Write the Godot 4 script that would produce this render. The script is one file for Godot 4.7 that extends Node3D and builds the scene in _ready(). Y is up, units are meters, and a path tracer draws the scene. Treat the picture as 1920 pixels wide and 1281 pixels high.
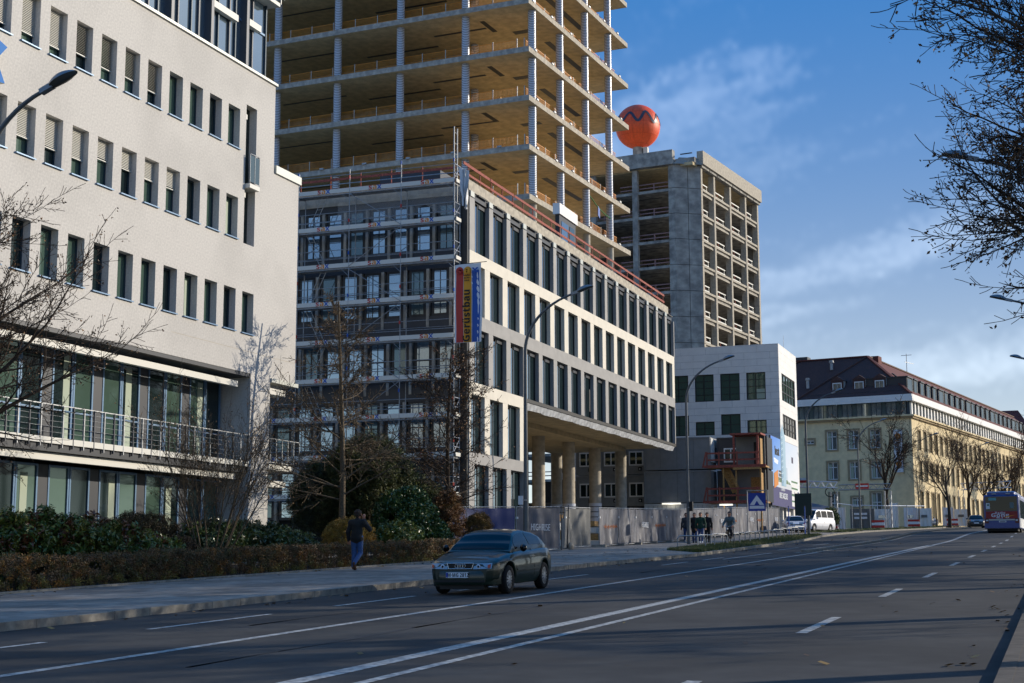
extends Node3D
# World: x = right across the street, y = up, -z = along the street. Distances along the street are called s (z = -s), across it u.

class MB:
	var v := PackedVector3Array()
	var n := PackedVector3Array()
	var c := PackedColorArray()
	var t := PackedVector2Array()
	var i := PackedInt32Array()
	var col := Color.WHITE
	var coloured := false
	var mapped := false
	func quad(a: Vector3, b: Vector3, p: Vector3, d: Vector3) -> void:
		var m := (p - a).cross(b - a)
		if m.length_squared() < 1e-16:
			m = (d - a).cross(p - a)
		m = m.normalized()
		var k := v.size()
		v.append(a); v.append(b); v.append(p); v.append(d)
		for _j in 4:
			n.append(m)
		if coloured:
			for _j in 4:
				c.append(col)
		if mapped:
			t.append(Vector2(0, 1)); t.append(Vector2(0, 0)); t.append(Vector2(1, 0)); t.append(Vector2(1, 1))
		i.append(k); i.append(k + 1); i.append(k + 2); i.append(k); i.append(k + 2); i.append(k + 3)
	func tri(a: Vector3, b: Vector3, p: Vector3) -> void:
		var m := (p - a).cross(b - a).normalized()
		var k := v.size()
		v.append(a); v.append(b); v.append(p)
		for _j in 3:
			n.append(m)
		if coloured:
			for _j in 3:
				c.append(col)
		if mapped:
			for _j in 3:
				t.append(Vector2.ZERO)
		i.append(k); i.append(k + 1); i.append(k + 2)
	func box(lo: Vector3, hi: Vector3) -> void:
		obox((lo + hi) / 2.0, Vector3((hi.x - lo.x) / 2.0, 0, 0), Vector3(0, (hi.y - lo.y) / 2.0, 0), Vector3(0, 0, (hi.z - lo.z) / 2.0))
	func obox(o: Vector3, x: Vector3, y: Vector3, z: Vector3) -> void:
		quad(o - x - y + z, o - x + y + z, o + x + y + z, o + x - y + z)
		quad(o + x - y - z, o + x + y - z, o - x + y - z, o - x - y - z)
		quad(o + x - y + z, o + x + y + z, o + x + y - z, o + x - y - z)
		quad(o - x - y - z, o - x + y - z, o - x + y + z, o - x - y + z)
		quad(o - x + y + z, o - x + y - z, o + x + y - z, o + x + y + z)
		quad(o - x - y - z, o - x - y + z, o + x - y + z, o + x - y - z)
	func beam(a: Vector3, b: Vector3, w: float, h: float, up := Vector3.UP) -> void:
		var z := (b - a) / 2.0
		var x := z.cross(up).normalized() * w / 2.0
		obox((a + b) / 2.0, x, x.cross(z).normalized() * h / 2.0 * -1.0, z)
	func tube(a: Vector3, b: Vector3, r0: float, r1: float, k := 6, caps := false) -> void:
		var d := (b - a).normalized()
		var x := d.cross(Vector3.RIGHT if absf(d.x) < 0.8 else Vector3.UP).normalized()
		var y := d.cross(x)
		var at := v.size()
		for j in k:
			var q := x * cos(TAU * j / k) + y * sin(TAU * j / k)
			v.append(a + q * r0); n.append(q)
			v.append(b + q * r1); n.append(q)
			if coloured:
				c.append(col); c.append(col)
			if mapped:
				t.append(Vector2.ZERO); t.append(Vector2.ZERO)
		for j in k:
			var p := at + 2 * j
			var q := at + 2 * ((j + 1) % k)
			i.append(p); i.append(p + 1); i.append(q + 1); i.append(p); i.append(q + 1); i.append(q)
		if caps:
			for e in [[a, r0, -d], [b, r1, d]]:
				var at2 := v.size()
				v.append(e[0]); n.append(e[2])
				if coloured: c.append(col)
				if mapped: t.append(Vector2.ZERO)
				for j in k:
					v.append(e[0] + (x * cos(TAU * j / k) + y * sin(TAU * j / k)) * e[1]); n.append(e[2])
					if coloured: c.append(col)
					if mapped: t.append(Vector2.ZERO)
				for j in k:
					var j1 := at2 + 1 + j
					var j2 := at2 + 1 + (j + 1) % k
					if e[2] == d:
						i.append(at2); i.append(j2); i.append(j1)
					else:
						i.append(at2); i.append(j1); i.append(j2)
	func path(pts: Array, r, k := 6) -> void:
		for j in pts.size() - 1:
			var r0: float = r[j] if r is Array else r
			var r1: float = r[j + 1] if r is Array else r
			tube(pts[j], pts[j + 1], r0, r1, k)
	# a grid of points [row][column], smooth normals
	func grid(g: Array, flip := false) -> void:
		var rows := g.size()
		var cols: int = g[0].size()
		var at := v.size()
		for a in rows:
			for b in cols:
				var du: Vector3 = g[a][mini(b + 1, cols - 1)] - g[a][maxi(b - 1, 0)]
				var dv: Vector3 = g[mini(a + 1, rows - 1)][b] - g[maxi(a - 1, 0)][b]
				var m := du.cross(dv).normalized()
				v.append(g[a][b]); n.append(-m if flip else m)
				if coloured: c.append(col)
				if mapped: t.append(Vector2(b / float(cols - 1), a / float(rows - 1)))
		for a in rows - 1:
			for b in cols - 1:
				var p := at + a * cols + b
				if flip:
					i.append(p); i.append(p + 1); i.append(p + cols + 1); i.append(p); i.append(p + cols + 1); i.append(p + cols)
				else:
					i.append(p); i.append(p + cols + 1); i.append(p + 1); i.append(p); i.append(p + cols); i.append(p + cols + 1)
	func lathe(o: Vector3, prof: Array, k := 16, axis := Vector3.UP) -> void:
		var x := axis.cross(Vector3.RIGHT if absf(axis.x) < 0.8 else Vector3.BACK).normalized()
		var y := axis.cross(x)
		var g := []
		for p in prof:
			var row := []
			for j in k + 1:
				row.append(o + axis * p.y + (x * cos(TAU * j / k) + y * sin(TAU * j / k)) * p.x)
			g.append(row)
		grid(g)
	func mesh() -> ArrayMesh:
		var m := ArrayMesh.new()
		if v.is_empty():
			return m
		var a := []
		a.resize(Mesh.ARRAY_MAX)
		a[Mesh.ARRAY_VERTEX] = v
		a[Mesh.ARRAY_NORMAL] = n
		a[Mesh.ARRAY_INDEX] = i
		if coloured: a[Mesh.ARRAY_COLOR] = c
		if mapped: a[Mesh.ARRAY_TEX_UV] = t
		m.add_surface_from_arrays(Mesh.PRIMITIVE_TRIANGLES, a)
		return m

var M := {}
var R := RandomNumberGenerator.new()
var boxes := {}
var taken := {}

func smooth(a: float, b: float, x: float) -> float:
	var q := clampf((x - a) / (b - a), 0.0, 1.0)
	return q * q * (3.0 - 2.0 * q)

# height of the street, which climbs away from the camera
func gh(s: float) -> float:
	return 0.0302 * clampf(s, -40.0, 330.0) + 0.22 * smooth(92.0, 118.0, s)

func P(u: float, y: float, s: float) -> Vector3:
	return Vector3(u, y, -s)

func G(u: float, s: float, dy := 0.0) -> Vector3:
	return Vector3(u, gh(s) + dy, -s)

func numbered(called: String) -> String:
	taken[called] = taken.get(called, -1) + 1
	return called if taken[called] == 0 else "%s_%03d" % [called, taken[called]]

func thing(called: String, label: String, category: String, at: Vector3, turn := 0.0, group := "") -> Node3D:
	var o := Node3D.new()
	o.name = numbered(called)
	add_child(o)
	o.position = at
	o.rotation_degrees.y = turn
	o.set_meta("label", label)
	o.set_meta("category", category)
	if group: o.set_meta("group", group)
	if turn != 0.0: o.set_meta("own", true)
	return o

func copy(o: Node3D, at: Vector3, turn := 0.0, label := "") -> Node3D:
	var r: Node3D = o.duplicate()
	r.name = numbered(str(o.name).rstrip("0123456789").rstrip("_"))
	add_child(r)
	r.position = at
	r.rotation_degrees.y = turn
	if label: r.set_meta("label", label)
	return r

func part(par: Node3D, called: String, mesh: Mesh, mat: Material, at := Vector3.ZERO) -> MeshInstance3D:
	var o := MeshInstance3D.new()
	o.name = called
	o.mesh = mesh
	o.material_override = mat
	o.position = at
	par.add_child(o, true)
	return o

func structure(called: String, mesh: Mesh, mat: Material) -> MeshInstance3D:
	var o := part(self, numbered(called), mesh, mat)
	o.set_meta("kind", "structure")
	return o

# where a part sits in the frame its thing is laid out in (world for unturned things, the thing's own for turned ones)
func org(p: Node3D) -> Vector3:
	var o := Vector3.ZERO
	var q := p
	while q != self:
		if q.has_meta("own"): break
		o += q.position
		q = q.get_parent()
	return o

func size_box(s: Vector3) -> BoxMesh:
	var key := s.snapped(Vector3.ONE * 0.001)
	if not boxes.has(key):
		var b := BoxMesh.new()
		b.size = key
		boxes[key] = b
	return boxes[key]

func bx(par: Node3D, called: String, mat: Material, u0: float, u1: float, y0: float, y1: float, s0: float, s1: float) -> MeshInstance3D:
	return part(par, called, size_box(Vector3(absf(u1 - u0), absf(y1 - y0), absf(s1 - s0))), mat, P((u0 + u1) / 2.0, (y0 + y1) / 2.0, (s0 + s1) / 2.0) - org(par))

func mbox(b: MB, u0: float, u1: float, y0: float, y1: float, s0: float, s1: float) -> void:
	b.box(Vector3(u0, y0, -s1), Vector3(u1, y1, -s0))

# puts a mesh laid out in the thing's frame under par
func put(par: Node3D, called: String, b: MB, mat: Material) -> MeshInstance3D:
	return part(par, called, b.mesh(), mat, -org(par))

# the same with the origin of the part at "at"
func put_at(par: Node3D, called: String, b: MB, mat: Material, at: Vector3) -> MeshInstance3D:
	for j in b.v.size(): b.v[j] -= at
	return part(par, called, b.mesh(), mat, at - org(par))

# a wall with holes: mp(a, y, depth) gives the point; holes are [a0, a1, y0, y1]
func holed(b: MB, mp: Callable, a0: float, a1: float, y0: float, y1: float, holes: Array, depth: float) -> void:
	var ca := [a0, a1]
	var cy := [y0, y1]
	for h in holes:
		for k in 2:
			if h[k] > a0 and h[k] < a1: ca.append(h[k])
			if h[2 + k] > y0 and h[2 + k] < y1: cy.append(h[2 + k])
	ca.sort(); cy.sort()
	for j in cy.size() - 1:
		if cy[j + 1] - cy[j] < 0.001: continue
		var run := -1.0
		for q in ca.size():
			var solid := false
			if q < ca.size() - 1 and ca[q + 1] - ca[q] > 0.001:
				solid = true
				var ma: float = (ca[q] + ca[q + 1]) / 2.0
				var my: float = (cy[j] + cy[j + 1]) / 2.0
				for h in holes:
					if ma > h[0] and ma < h[1] and my > h[2] and my < h[3]:
						solid = false
						break
			elif q < ca.size() - 1:
				continue
			if solid and run == -1.0: run = ca[q]
			if not solid and run != -1.0:
				b.quad(mp.call(run, cy[j], 0.0), mp.call(run, cy[j + 1], 0.0), mp.call(ca[q], cy[j + 1], 0.0), mp.call(ca[q], cy[j], 0.0))
				run = -1.0
	for h in holes:
		var g := func(k: int, d: float) -> Vector3: return mp.call(h[0] if k == 0 or k == 3 else h[1], h[2] if k < 2 else h[3], d)
		for k in 4:
			b.quad(g.call(k, 0.0), g.call((k + 1) % 4, 0.0), g.call((k + 1) % 4, depth), g.call(k, depth))

# ---------------------------------------------------------------- materials
func lin(r: float, g: float, b: float) -> Color:
	return Color(r, g, b).linear_to_srgb()

func ntex(seed_: int, freq: float, ramp: Array, size := 512, oct := 5, kind := FastNoiseLite.TYPE_SIMPLEX_SMOOTH, gain := 0.55) -> NoiseTexture2D:
	var f := FastNoiseLite.new()
	f.seed = seed_
	f.noise_type = kind
	f.frequency = freq
	f.fractal_octaves = oct
	f.fractal_gain = gain
	var q := NoiseTexture2D.new()
	q.width = size; q.height = size
	q.seamless = true
	q.noise = f
	var g := Gradient.new()
	g.offsets = PackedFloat32Array()
	g.colors = PackedColorArray()
	for e in ramp: g.add_point(e[0], e[1])
	q.color_ramp = g
	return q

func mat(called: String, c: Color, rough := 0.8, metal := 0.0) -> StandardMaterial3D:
	var m := StandardMaterial3D.new()
	m.resource_name = called
	m.albedo_color = c
	m.roughness = rough
	m.metallic = metal
	M[called] = m
	return m

# a surface whose tone wanders by "amount" round c, in patches of about "metres"
func rough_mat(called: String, c: Color, amount: float, metres: float, seed_: int, rough := 0.9, bump := 0.0, oct := 5) -> StandardMaterial3D:
	var m := mat(called, Color.WHITE, rough)
	var a := Color(c.r * (1.0 - amount), c.g * (1.0 - amount), c.b * (1.0 - amount * 0.95))
	var b := Color(minf(1, c.r * (1.0 + amount)), minf(1, c.g * (1.0 + amount)), minf(1, c.b * (1.0 + amount * 0.95)))
	m.albedo_texture = ntex(seed_, 0.012, [[0.2, a], [0.5, c], [0.8, b]], 512, oct)
	m.uv1_triplanar = true
	m.uv1_world_triplanar = true
	m.uv1_scale = Vector3.ONE / (metres * 4.0)
	if bump > 0.0:
		m.heightmap_enabled = true
		m.heightmap_texture = ntex(seed_ + 50, 0.09, [[0.0, Color.BLACK], [1.0, Color.WHITE]], 512, 4)
		m.heightmap_scale = bump
	return m

func make_materials() -> void:
	rough_mat("stucco", Color(0.775, 0.76, 0.735), 0.04, 0.16, 1, 0.95, 0.0, 6)
	rough_mat("concrete", Color(0.66, 0.64, 0.60), 0.13, 1.0, 2, 0.9)
	rough_mat("soffit", Color(0.80, 0.72, 0.56), 0.07, 1.6, 3, 0.9)
	rough_mat("old_concrete", Color(0.60, 0.585, 0.555), 0.2, 2.6, 4, 0.92)
	rough_mat("pale_concrete", Color(0.70, 0.665, 0.60), 0.08, 0.8, 5, 0.9)
	rough_mat("asphalt", Color(0.205, 0.20, 0.19), 0.14, 1.3, 6, 0.85, 0.0, 7)
	rough_mat("paving", Color(0.58, 0.545, 0.50), 0.10, 0.8, 7, 0.9, 0.0, 6)
	rough_mat("near_path", Color(0.33, 0.30, 0.265), 0.16, 0.7, 33, 0.95)
	rough_mat("kerb", Color(0.52, 0.50, 0.46), 0.14, 0.5, 8, 0.9)
	rough_mat("ground", Color(0.56, 0.53, 0.48), 0.15, 1.2, 9, 0.95)
	rough_mat("soil", Color(0.20, 0.16, 0.11), 0.3, 0.3, 10, 1.0)
	rough_mat("grass_soil", Color(0.20, 0.23, 0.10), 0.3, 0.25, 11, 1.0)
	rough_mat("paint", Color(0.66, 0.655, 0.63), 0.22, 0.25, 12, 0.8)
	rough_mat("cream_panel", Color(0.86, 0.83, 0.765), 0.02, 2.0, 13, 0.75)
	rough_mat("grey_panel", Color(0.60, 0.59, 0.575), 0.03, 2.0, 14, 0.7)
	rough_mat("white_clad", Color(0.90, 0.89, 0.87), 0.02, 2.0, 15, 0.6)
	rough_mat("cream_plaster", Color(0.89, 0.81, 0.64), 0.04, 1.5, 16, 0.95)
	rough_mat("stone_trim", Color(0.62, 0.55, 0.43), 0.07, 0.8, 17, 0.9)
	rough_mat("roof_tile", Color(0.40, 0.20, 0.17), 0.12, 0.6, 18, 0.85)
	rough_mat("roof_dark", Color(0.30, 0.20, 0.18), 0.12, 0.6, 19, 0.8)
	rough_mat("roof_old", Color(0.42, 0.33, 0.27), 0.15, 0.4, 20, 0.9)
	rough_mat("container", Color(0.50, 0.51, 0.51), 0.03, 1.0, 21, 0.55)
	rough_mat("container_white", Color(0.80, 0.80, 0.78), 0.03, 1.0, 22, 0.5)
	rough_mat("red_wood", Color(0.58, 0.31, 0.26), 0.16, 0.25, 23, 0.85)
	rough_mat("yellow_wood", Color(0.68, 0.53, 0.32), 0.12, 0.3, 24, 0.8)
	rough_mat("galvanised", Color(0.60, 0.61, 0.62), 0.12, 0.3, 25, 0.45)
	M.galvanised.metallic = 0.55
	rough_mat("deck_board", Color(0.60, 0.60, 0.60), 0.12, 0.4, 26, 0.6)
	rough_mat("ball_orange", Color(0.94, 0.35, 0.16), 0.06, 0.8, 27, 0.5)
	rough_mat("bark", Color(0.24, 0.195, 0.15), 0.25, 0.15, 28, 0.95)
	rough_mat("bark_pale", Color(0.36, 0.31, 0.24), 0.25, 0.12, 29, 0.95)
	rough_mat("tarp", Color(0.345, 0.35, 0.385), 0.07, 0.5, 30, 0.5)
	rough_mat("lamp_grey", Color(0.34, 0.36, 0.37), 0.06, 0.5, 31, 0.4)
	mat("tar", Color(0.165, 0.16, 0.155), 0.7)
	# broad weathering over the fine grain of plaster and asphalt
	for e in [["stucco", 0.045, 9.0, 71], ["asphalt", 0.28, 7.0, 72], ["paving", 0.2, 5.0, 73]]:
		var w: StandardMaterial3D = M[e[0]]
		w.detail_enabled = true
		w.detail_blend_mode = BaseMaterial3D.BLEND_MODE_MUL
		w.detail_uv_layer = BaseMaterial3D.DETAIL_UV_2
		var lo: float = 1.0 - e[1]
		w.detail_albedo = ntex(e[3], 0.01, [[0.25, Color(lo, lo, lo)], [0.6, Color.WHITE]], 512, 5)
		w.uv2_triplanar = true
		w.uv2_world_triplanar = true
		w.uv2_scale = Vector3.ONE / (e[2] * 3.0)
	mat("lamp_head", Color(0.50, 0.53, 0.55), 0.35, 0.2)
	mat("lamp_glass", Color(0.30, 0.31, 0.30), 0.2)
	mat("dark_frame", Color(0.10, 0.105, 0.115), 0.4)
	mat("blue_frame", Color(0.38, 0.50, 0.62), 0.35, 0.2)
	mat("steel_frame", Color(0.16, 0.24, 0.29), 0.35, 0.2)
	mat("grey_post", Color(0.30, 0.31, 0.335), 0.4, 0.2)
	mat("pale_box", Color(0.83, 0.82, 0.78), 0.5)
	mat("coping", Color(0.72, 0.73, 0.70), 0.4, 0.2)
	mat("slat", Color(0.80, 0.79, 0.75), 0.45)
	mat("slat_dark", Color(0.45, 0.45, 0.44), 0.4, 0.3)
	mat("blue_letter", Color(0.0, 0.42, 0.72), 0.7)
	mat("black", Color(0.03, 0.03, 0.032), 0.6)
	mat("black_gloss", Color(0.03, 0.03, 0.033), 0.15)
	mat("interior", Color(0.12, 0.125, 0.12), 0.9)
	mat("white", Color(0.87, 0.87, 0.86), 0.6)
	mat("wrap_white", Color(0.80, 0.82, 0.86), 0.25)
	mat("wrap_ring", Color(0.10, 0.10, 0.11), 0.5)
	mat("rail_orange", Color(0.86, 0.55, 0.14), 0.5)
	mat("rail_post", Color(0.68, 0.68, 0.67), 0.4, 0.4)
	mat("plastic_sheet", Color(0.80, 0.82, 0.84, 0.20), 0.3).transparency = BaseMaterial3D.TRANSPARENCY_ALPHA
	mat("white_sheet", Color(0.82, 0.83, 0.84), 0.35)
	mat("chrome", Color(0.80, 0.81, 0.82), 0.15, 1.0)
	mat("pink_board", Color(0.60, 0.47, 0.46), 0.8)
	mat("lamp_lens", Color(0.66, 0.68, 0.70), 0.15, 0.35)
	mat("tyre", Color(0.06, 0.06, 0.062), 0.9)
	mat("rim", Color(0.70, 0.71, 0.72), 0.35, 0.3)
	mat("sign_blue", Color(0.04, 0.23, 0.60), 0.45)
	mat("sign_white", Color(0.88, 0.89, 0.90), 0.5)
	mat("tag_red", Color(0.72, 0.16, 0.13), 0.5)
	mat("tag_orange", Color(0.83, 0.50, 0.10), 0.5)
	mat("tag_blue", Color(0.05, 0.32, 0.66), 0.5)
	mat("banner_white", Color(0.86, 0.87, 0.88), 0.6)
	mat("banner_yellow", Color(0.90, 0.62, 0.13), 0.6)
	mat("fence_blue", Color(0.12, 0.20, 0.42), 0.6)
	mat("plywood_grey", Color(0.42, 0.42, 0.41), 0.8)
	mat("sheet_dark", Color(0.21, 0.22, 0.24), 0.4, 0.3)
	mat("orange_script", Color(0.80, 0.45, 0.22), 0.7)
	mat("back_green", Color(0.06, 0.17, 0.15), 0.5)
	# panes: coated facade glass mirrors the sky more than plain glass does
	var g := mat("glass_dark", Color(0.16, 0.22, 0.22), 0.04, 0.45); g.metallic_specular = 0.6
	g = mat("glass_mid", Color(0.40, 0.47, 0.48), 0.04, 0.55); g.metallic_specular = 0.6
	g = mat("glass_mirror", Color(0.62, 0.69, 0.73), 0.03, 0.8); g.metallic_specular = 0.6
	g = mat("glass_green", Color(0.33, 0.42, 0.37), 0.04, 0.35); g.metallic_specular = 0.6
	g = mat("curtain", Color(0.66, 0.70, 0.62), 0.8)
	g = mat("car_glass", Color(0.02, 0.025, 0.027), 0.03, 0.0); g.metallic_specular = 0.42
	for e in [["leaf_brown", Color(0.36, 0.22, 0.12)], ["leaf_yellow", Color(0.62, 0.52, 0.14)], ["leaf_evergreen", Color(0.15, 0.24, 0.09)], ["leaf_gloss", Color(0.10, 0.20, 0.08)]]:
		var m := mat(e[0], e[1], 0.35 if e[0] == "leaf_gloss" else 0.7)
		m.backlight_enabled = true
		m.backlight = e[1] * 0.35
	var m2 := mat("foliage", Color.WHITE, 0.6)
	m2.vertex_color_use_as_albedo = true
	m2.backlight_enabled = true
	m2.backlight = Color(0.12, 0.12, 0.06)
	m2 = mat("foliage_gloss", Color.WHITE, 0.28)
	m2.vertex_color_use_as_albedo = true
	m2 = mat("cloth", Color.WHITE, 0.85)
	m2.vertex_color_use_as_albedo = true
	m2 = mat("print", Color.WHITE, 0.45)
	m2.vertex_color_use_as_albedo = true

# ---------------------------------------------------------------- camera, sky, sun
func make_sky() -> ImageTexture:
	# thin high clouds, the same all round the sky
	var a := FastNoiseLite.new()
	a.seed = 14; a.frequency = 1.7; a.fractal_octaves = 6; a.fractal_gain = 0.55
	a.domain_warp_enabled = true; a.domain_warp_amplitude = 0.35; a.domain_warp_frequency = 1.6
	var w := 2048
	var h := 1024
	var im := Image.create(w, h, false, Image.FORMAT_RGBA8)
	for y in range(0, h / 2):
		var el := (0.5 - (y + 0.5) / h) * PI
		var up := sin(el)
		var k := 0.55 / (up + 0.14)       # clouds lie in a flat layer
		for x in w:
			var az := (x + 0.5) / w * TAU
			var px := cos(az) * cos(el) * k
			var pz := sin(az) * cos(el) * k
			var q := a.get_noise_3d(px * 1.6 + pz * 0.9, pz * 0.8 - px * 0.3, 3.0) + 0.35 * a.get_noise_3d(px * 0.5, pz * 0.45, 9.0)
			var f := smoothstep(-0.08, 0.75, q)
			im.set_pixel(x, y, Color(1, 1, 1, f * 0.5))
	return ImageTexture.create_from_image(im)

func _ready() -> void:
	R.seed = 7
	var cam := Camera3D.new()
	cam.name = "camera"
	cam.fov = 25.96
	cam.near = 0.2
	cam.far = 5000.0
	cam.basis = Basis(Vector3.UP, deg_to_rad(20.285)) * Basis(Vector3.RIGHT, deg_to_rad(8.58)) * Basis(Vector3.BACK, deg_to_rad(-0.15))
	cam.position = Vector3(0, 1.5, 0)
	add_child(cam)
	var env := Environment.new()
	env.background_mode = Environment.BG_SKY
	var sm := ProceduralSkyMaterial.new()
	sm.sky_top_color = lin(0.006, 0.155, 0.475)
	sm.sky_horizon_color = lin(0.88, 0.94, 0.82)
	sm.sky_curve = 0.0923
	sm.ground_bottom_color = lin(0.10, 0.095, 0.085)
	sm.ground_horizon_color = lin(0.20, 0.2, 0.2)
	sm.sun_angle_max = 34.0
	sm.sun_curve = 0.6
	sm.sky_cover = make_sky()
	sm.sky_cover_modulate = Color(0.74, 0.77, 0.79)
	env.sky = Sky.new()
	env.sky.sky_material = sm
	env.tonemap_mode = Environment.TONE_MAPPER_LINEAR
	env.tonemap_exposure = 1.2
	env.sdfgi_enabled = true
	env.ssao_enabled = true
	env.ssil_enabled = true
	var we := WorldEnvironment.new()
	we.name = "world_environment"
	we.environment = env
	add_child(we)
	var sun := DirectionalLight3D.new()
	sun.name = "sun"
	sun.light_color = Color(1.0, 0.955, 0.885)
	sun.light_energy = 1.15
	sun.light_angular_distance = 0.53
	sun.shadow_enabled = true
	add_child(sun)
	sun.look_at_from_position(Vector3(0.735, 0.3256, -0.595) * 100.0, Vector3.ZERO)
	make_materials()
	setting()
	office()
	facade_building()
	scaffolding()
	tower_shell()
	concrete_tower()
	ball()
	white_building()
	site()
	cream_building()
	street_things()
	vehicles()
	vegetation()
	crowd()
	far_things()

# ---------------------------------------------------------------- ground, road, pavements
func kerb_u(s: float) -> float:
	if s < 48.0: return -14.75
	if s < 60.0: return lerpf(-14.75, -14.3, (s - 48.0) / 12.0)
	if s < 107.0: return lerpf(-14.3, -16.3, (s - 60.0) / 47.0)
	if s < 130.0: return -16.3
	return lerpf(-16.3, -12.6, smooth(130.0, 175.0, s))

func strip(b: MB, s0: float, s1: float, step: float, ul: Callable, ur: Callable, dy: float) -> void:
	var s := s0
	while s < s1 - 0.001:
		var e := minf(s + step, s1)
		b.quad(G(ul.call(s), s, dy), G(ul.call(e), e, dy), G(ur.call(e), e, dy), G(ur.call(s), s, dy))
		s = e

func mark(par: Node3D, called: String, u: float, w: float, s0: float, s1: float, u1 := 999.0) -> void:
	var b := MB.new()
	var ue := u if u1 > 900.0 else u1
	var k := maxi(1, int((s1 - s0) / 4.0))
	for j in k:
		var a := lerpf(s0, s1, j / float(k))
		var e := lerpf(s0, s1, (j + 1) / float(k))
		var ua := lerpf(u, ue, j / float(k))
		var ub := lerpf(u, ue, (j + 1) / float(k))
		b.quad(G(ua - w / 2, a, 0.005), G(ub - w / 2, e, 0.005), G(ub + w / 2, e, 0.005), G(ua + w / 2, a, 0.005))
	put(par, called, b, M.paint)

func setting() -> void:
	var b := MB.new()
	var cuts := [-600.0, -40.0, -20.0, 0.0, 30.0, 60.0, 90.0, 94.0, 98.0, 102.0, 106.0, 110.0, 114.0, 118.0, 150.0, 250.0, 330.0, 600.0, 3000.0]
	for j in cuts.size() - 1:
		b.quad(G(-1500, cuts[j], -0.014), G(-1500, cuts[j + 1], -0.014), G(1500, cuts[j + 1], -0.014), G(1500, cuts[j], -0.014))
	structure("ground", b.mesh(), M.ground)
	b = MB.new()
	strip(b, -60, 330, 4.0, func(s): return kerb_u(s), func(_s): return -0.65, 0.0)
	var road := structure("road", b.mesh(), M.asphalt)
	# painted lines
	mark(road, "lane_line", -10.3, 0.16, -10, 67)
	mark(road, "lane_line", -7.12, 0.24, -10, 82, -6.75)
	mark(road, "lane_line", -6.3, 0.14, -10, 82, -6.5)
	mark(road, "lane_line", -6.6, 0.22, 82, 170)
	for k in 16: mark(road, "lane_dash", -3.32, 0.15, 10.6 + 9.3 * k, 13.9 + 9.3 * k)
	for k in 8:
		if k == 5: continue
		mark(road, "lane_dash", -12.75, 0.12, 13.0 + 6.0 * k, 16.6 + 6.0 * k)
	for a in [[-12.2, 56.0, 66.0], [-13.0, 72.0, 78.0], [-13.2, 84.0, 90.0]]: mark(road, "lane_dash", a[0], 0.12, a[1], a[2])
	# repaired seams in the asphalt
	for a in [[-8.9, 14.0, 40.0], [-11.6, 20.0, 46.0], [-9.4, 44.0, 80.0]]:
		var q := MB.new()
		strip(q, a[1], a[2], 2.0, func(s): return a[0] - 0.03 + 0.05 * sin(s * 0.9), func(s): return a[0] + 0.03 + 0.05 * sin(s * 1.1), 0.003)
		put(road, "tar_seam", q, M.tar)
	# the pavement on the far side
	b = MB.new()
	strip(b, -20, 62, 2.0, func(_s): return -21.2, func(s): return kerb_u(s) - 0.16, 0.12)
	strip(b, 62, 170, 2.0, func(s): return lerpf(-21.2, -26.0, smooth(62, 70, s)), func(s): return kerb_u(s) - 0.16 - 2.3 * smooth(62, 68, s) * (1.0 - smooth(104, 110, s)), 0.12)
	var walk := structure("pavement", b.mesh(), M.paving)
	# joint lines between the slabs and a paler band along the pavement
	b = MB.new()
	strip(b, -10, 60, 2.0, func(_s): return -17.62, func(_s): return -17.50, 0.124)
	put(walk, "joint", b, M.kerb)
	var s := -6.0
	while s < 175.0:
		var len_ := 1.0 if s < 110.0 else 3.0
		var u := kerb_u(s + len_ / 2.0)
		var ang := atan2(kerb_u(s + len_) - kerb_u(s), len_)
		var q := MB.new()
		var d := Vector3(sin(ang), 0.0302, -cos(ang)) * (len_ / 2.0 - 0.006)
		var x := Vector3(cos(ang), 0, sin(ang)) * 0.08
		var wob := R.randf_range(-0.006, 0.006)
		var o := G(u - 0.08 + wob, s + len_ / 2.0, 0.035 + wob)
		q.obox(o, x, Vector3(0, 0.095, 0), d)
		put_at(walk, "kerb_stone", q, M.kerb, o)
		s += len_
	# edging stones of the garden
	for k in 46:
		var a := 10.0 + k * 1.0
		var q := MB.new()
		var o := G(-21.25, a + 0.5, 0.10)
		q.obox(o, Vector3(0.05, 0, 0), Vector3(0, 0.07, 0), Vector3(0, 0.0151, -0.494))
		put_at(walk, "edging_stone", q, M.kerb, o)
	# dusty debris and clods on the site side of the pavement
	b = MB.new()
	for k in 170:
		var a := R.randf_range(48.0, 100.0)
		var u := R.randf_range(-22.0, -15.5)
		if R.randf() < 0.6: u = -17.5 - absf(R.randfn(0, 0.7)) + 0.02 * (a - 48)
		var r := R.randf_range(0.012, 0.035)
		var o := G(u, a, 0.12)
		b.obox(o, Vector3(r, 0, r * 0.4), Vector3(0, r * 0.4, 0), Vector3(-r * 0.5, 0, r))
	var st := put(self, "rubble", b, M.ground)
	st.set_meta("kind", "stuff"); st.set_meta("label", "loose clods of earth on the pavement by the site fence"); st.set_meta("category", "rubble")
	# the garden in front of the office
	b = MB.new()
	strip(b, -20, 62, 4.0, func(_s): return -29.6, func(_s): return -21.3, 0.10)
	structure("garden_bed", b.mesh(), M.soil)
	# grass verge between kerb and pavement
	b = MB.new()
	strip(b, 62, 110, 2.0, func(s): return kerb_u(s) - 0.16 - 2.3 * smooth(62, 68, s) * (1.0 - smooth(104, 110, s)), func(s): return kerb_u(s) - 0.16, 0.13)
	strip(b, 122, 133, 2.0, func(_s): return -18.6, func(s): return kerb_u(s) - 0.3, 0.135)
	strip(b, 138, 230, 4.0, func(s): return kerb_u(s) - 5.0, func(s): return kerb_u(s) - 0.3, 0.135)
	structure("grass_verge", b.mesh(), M.grass_soil)
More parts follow.
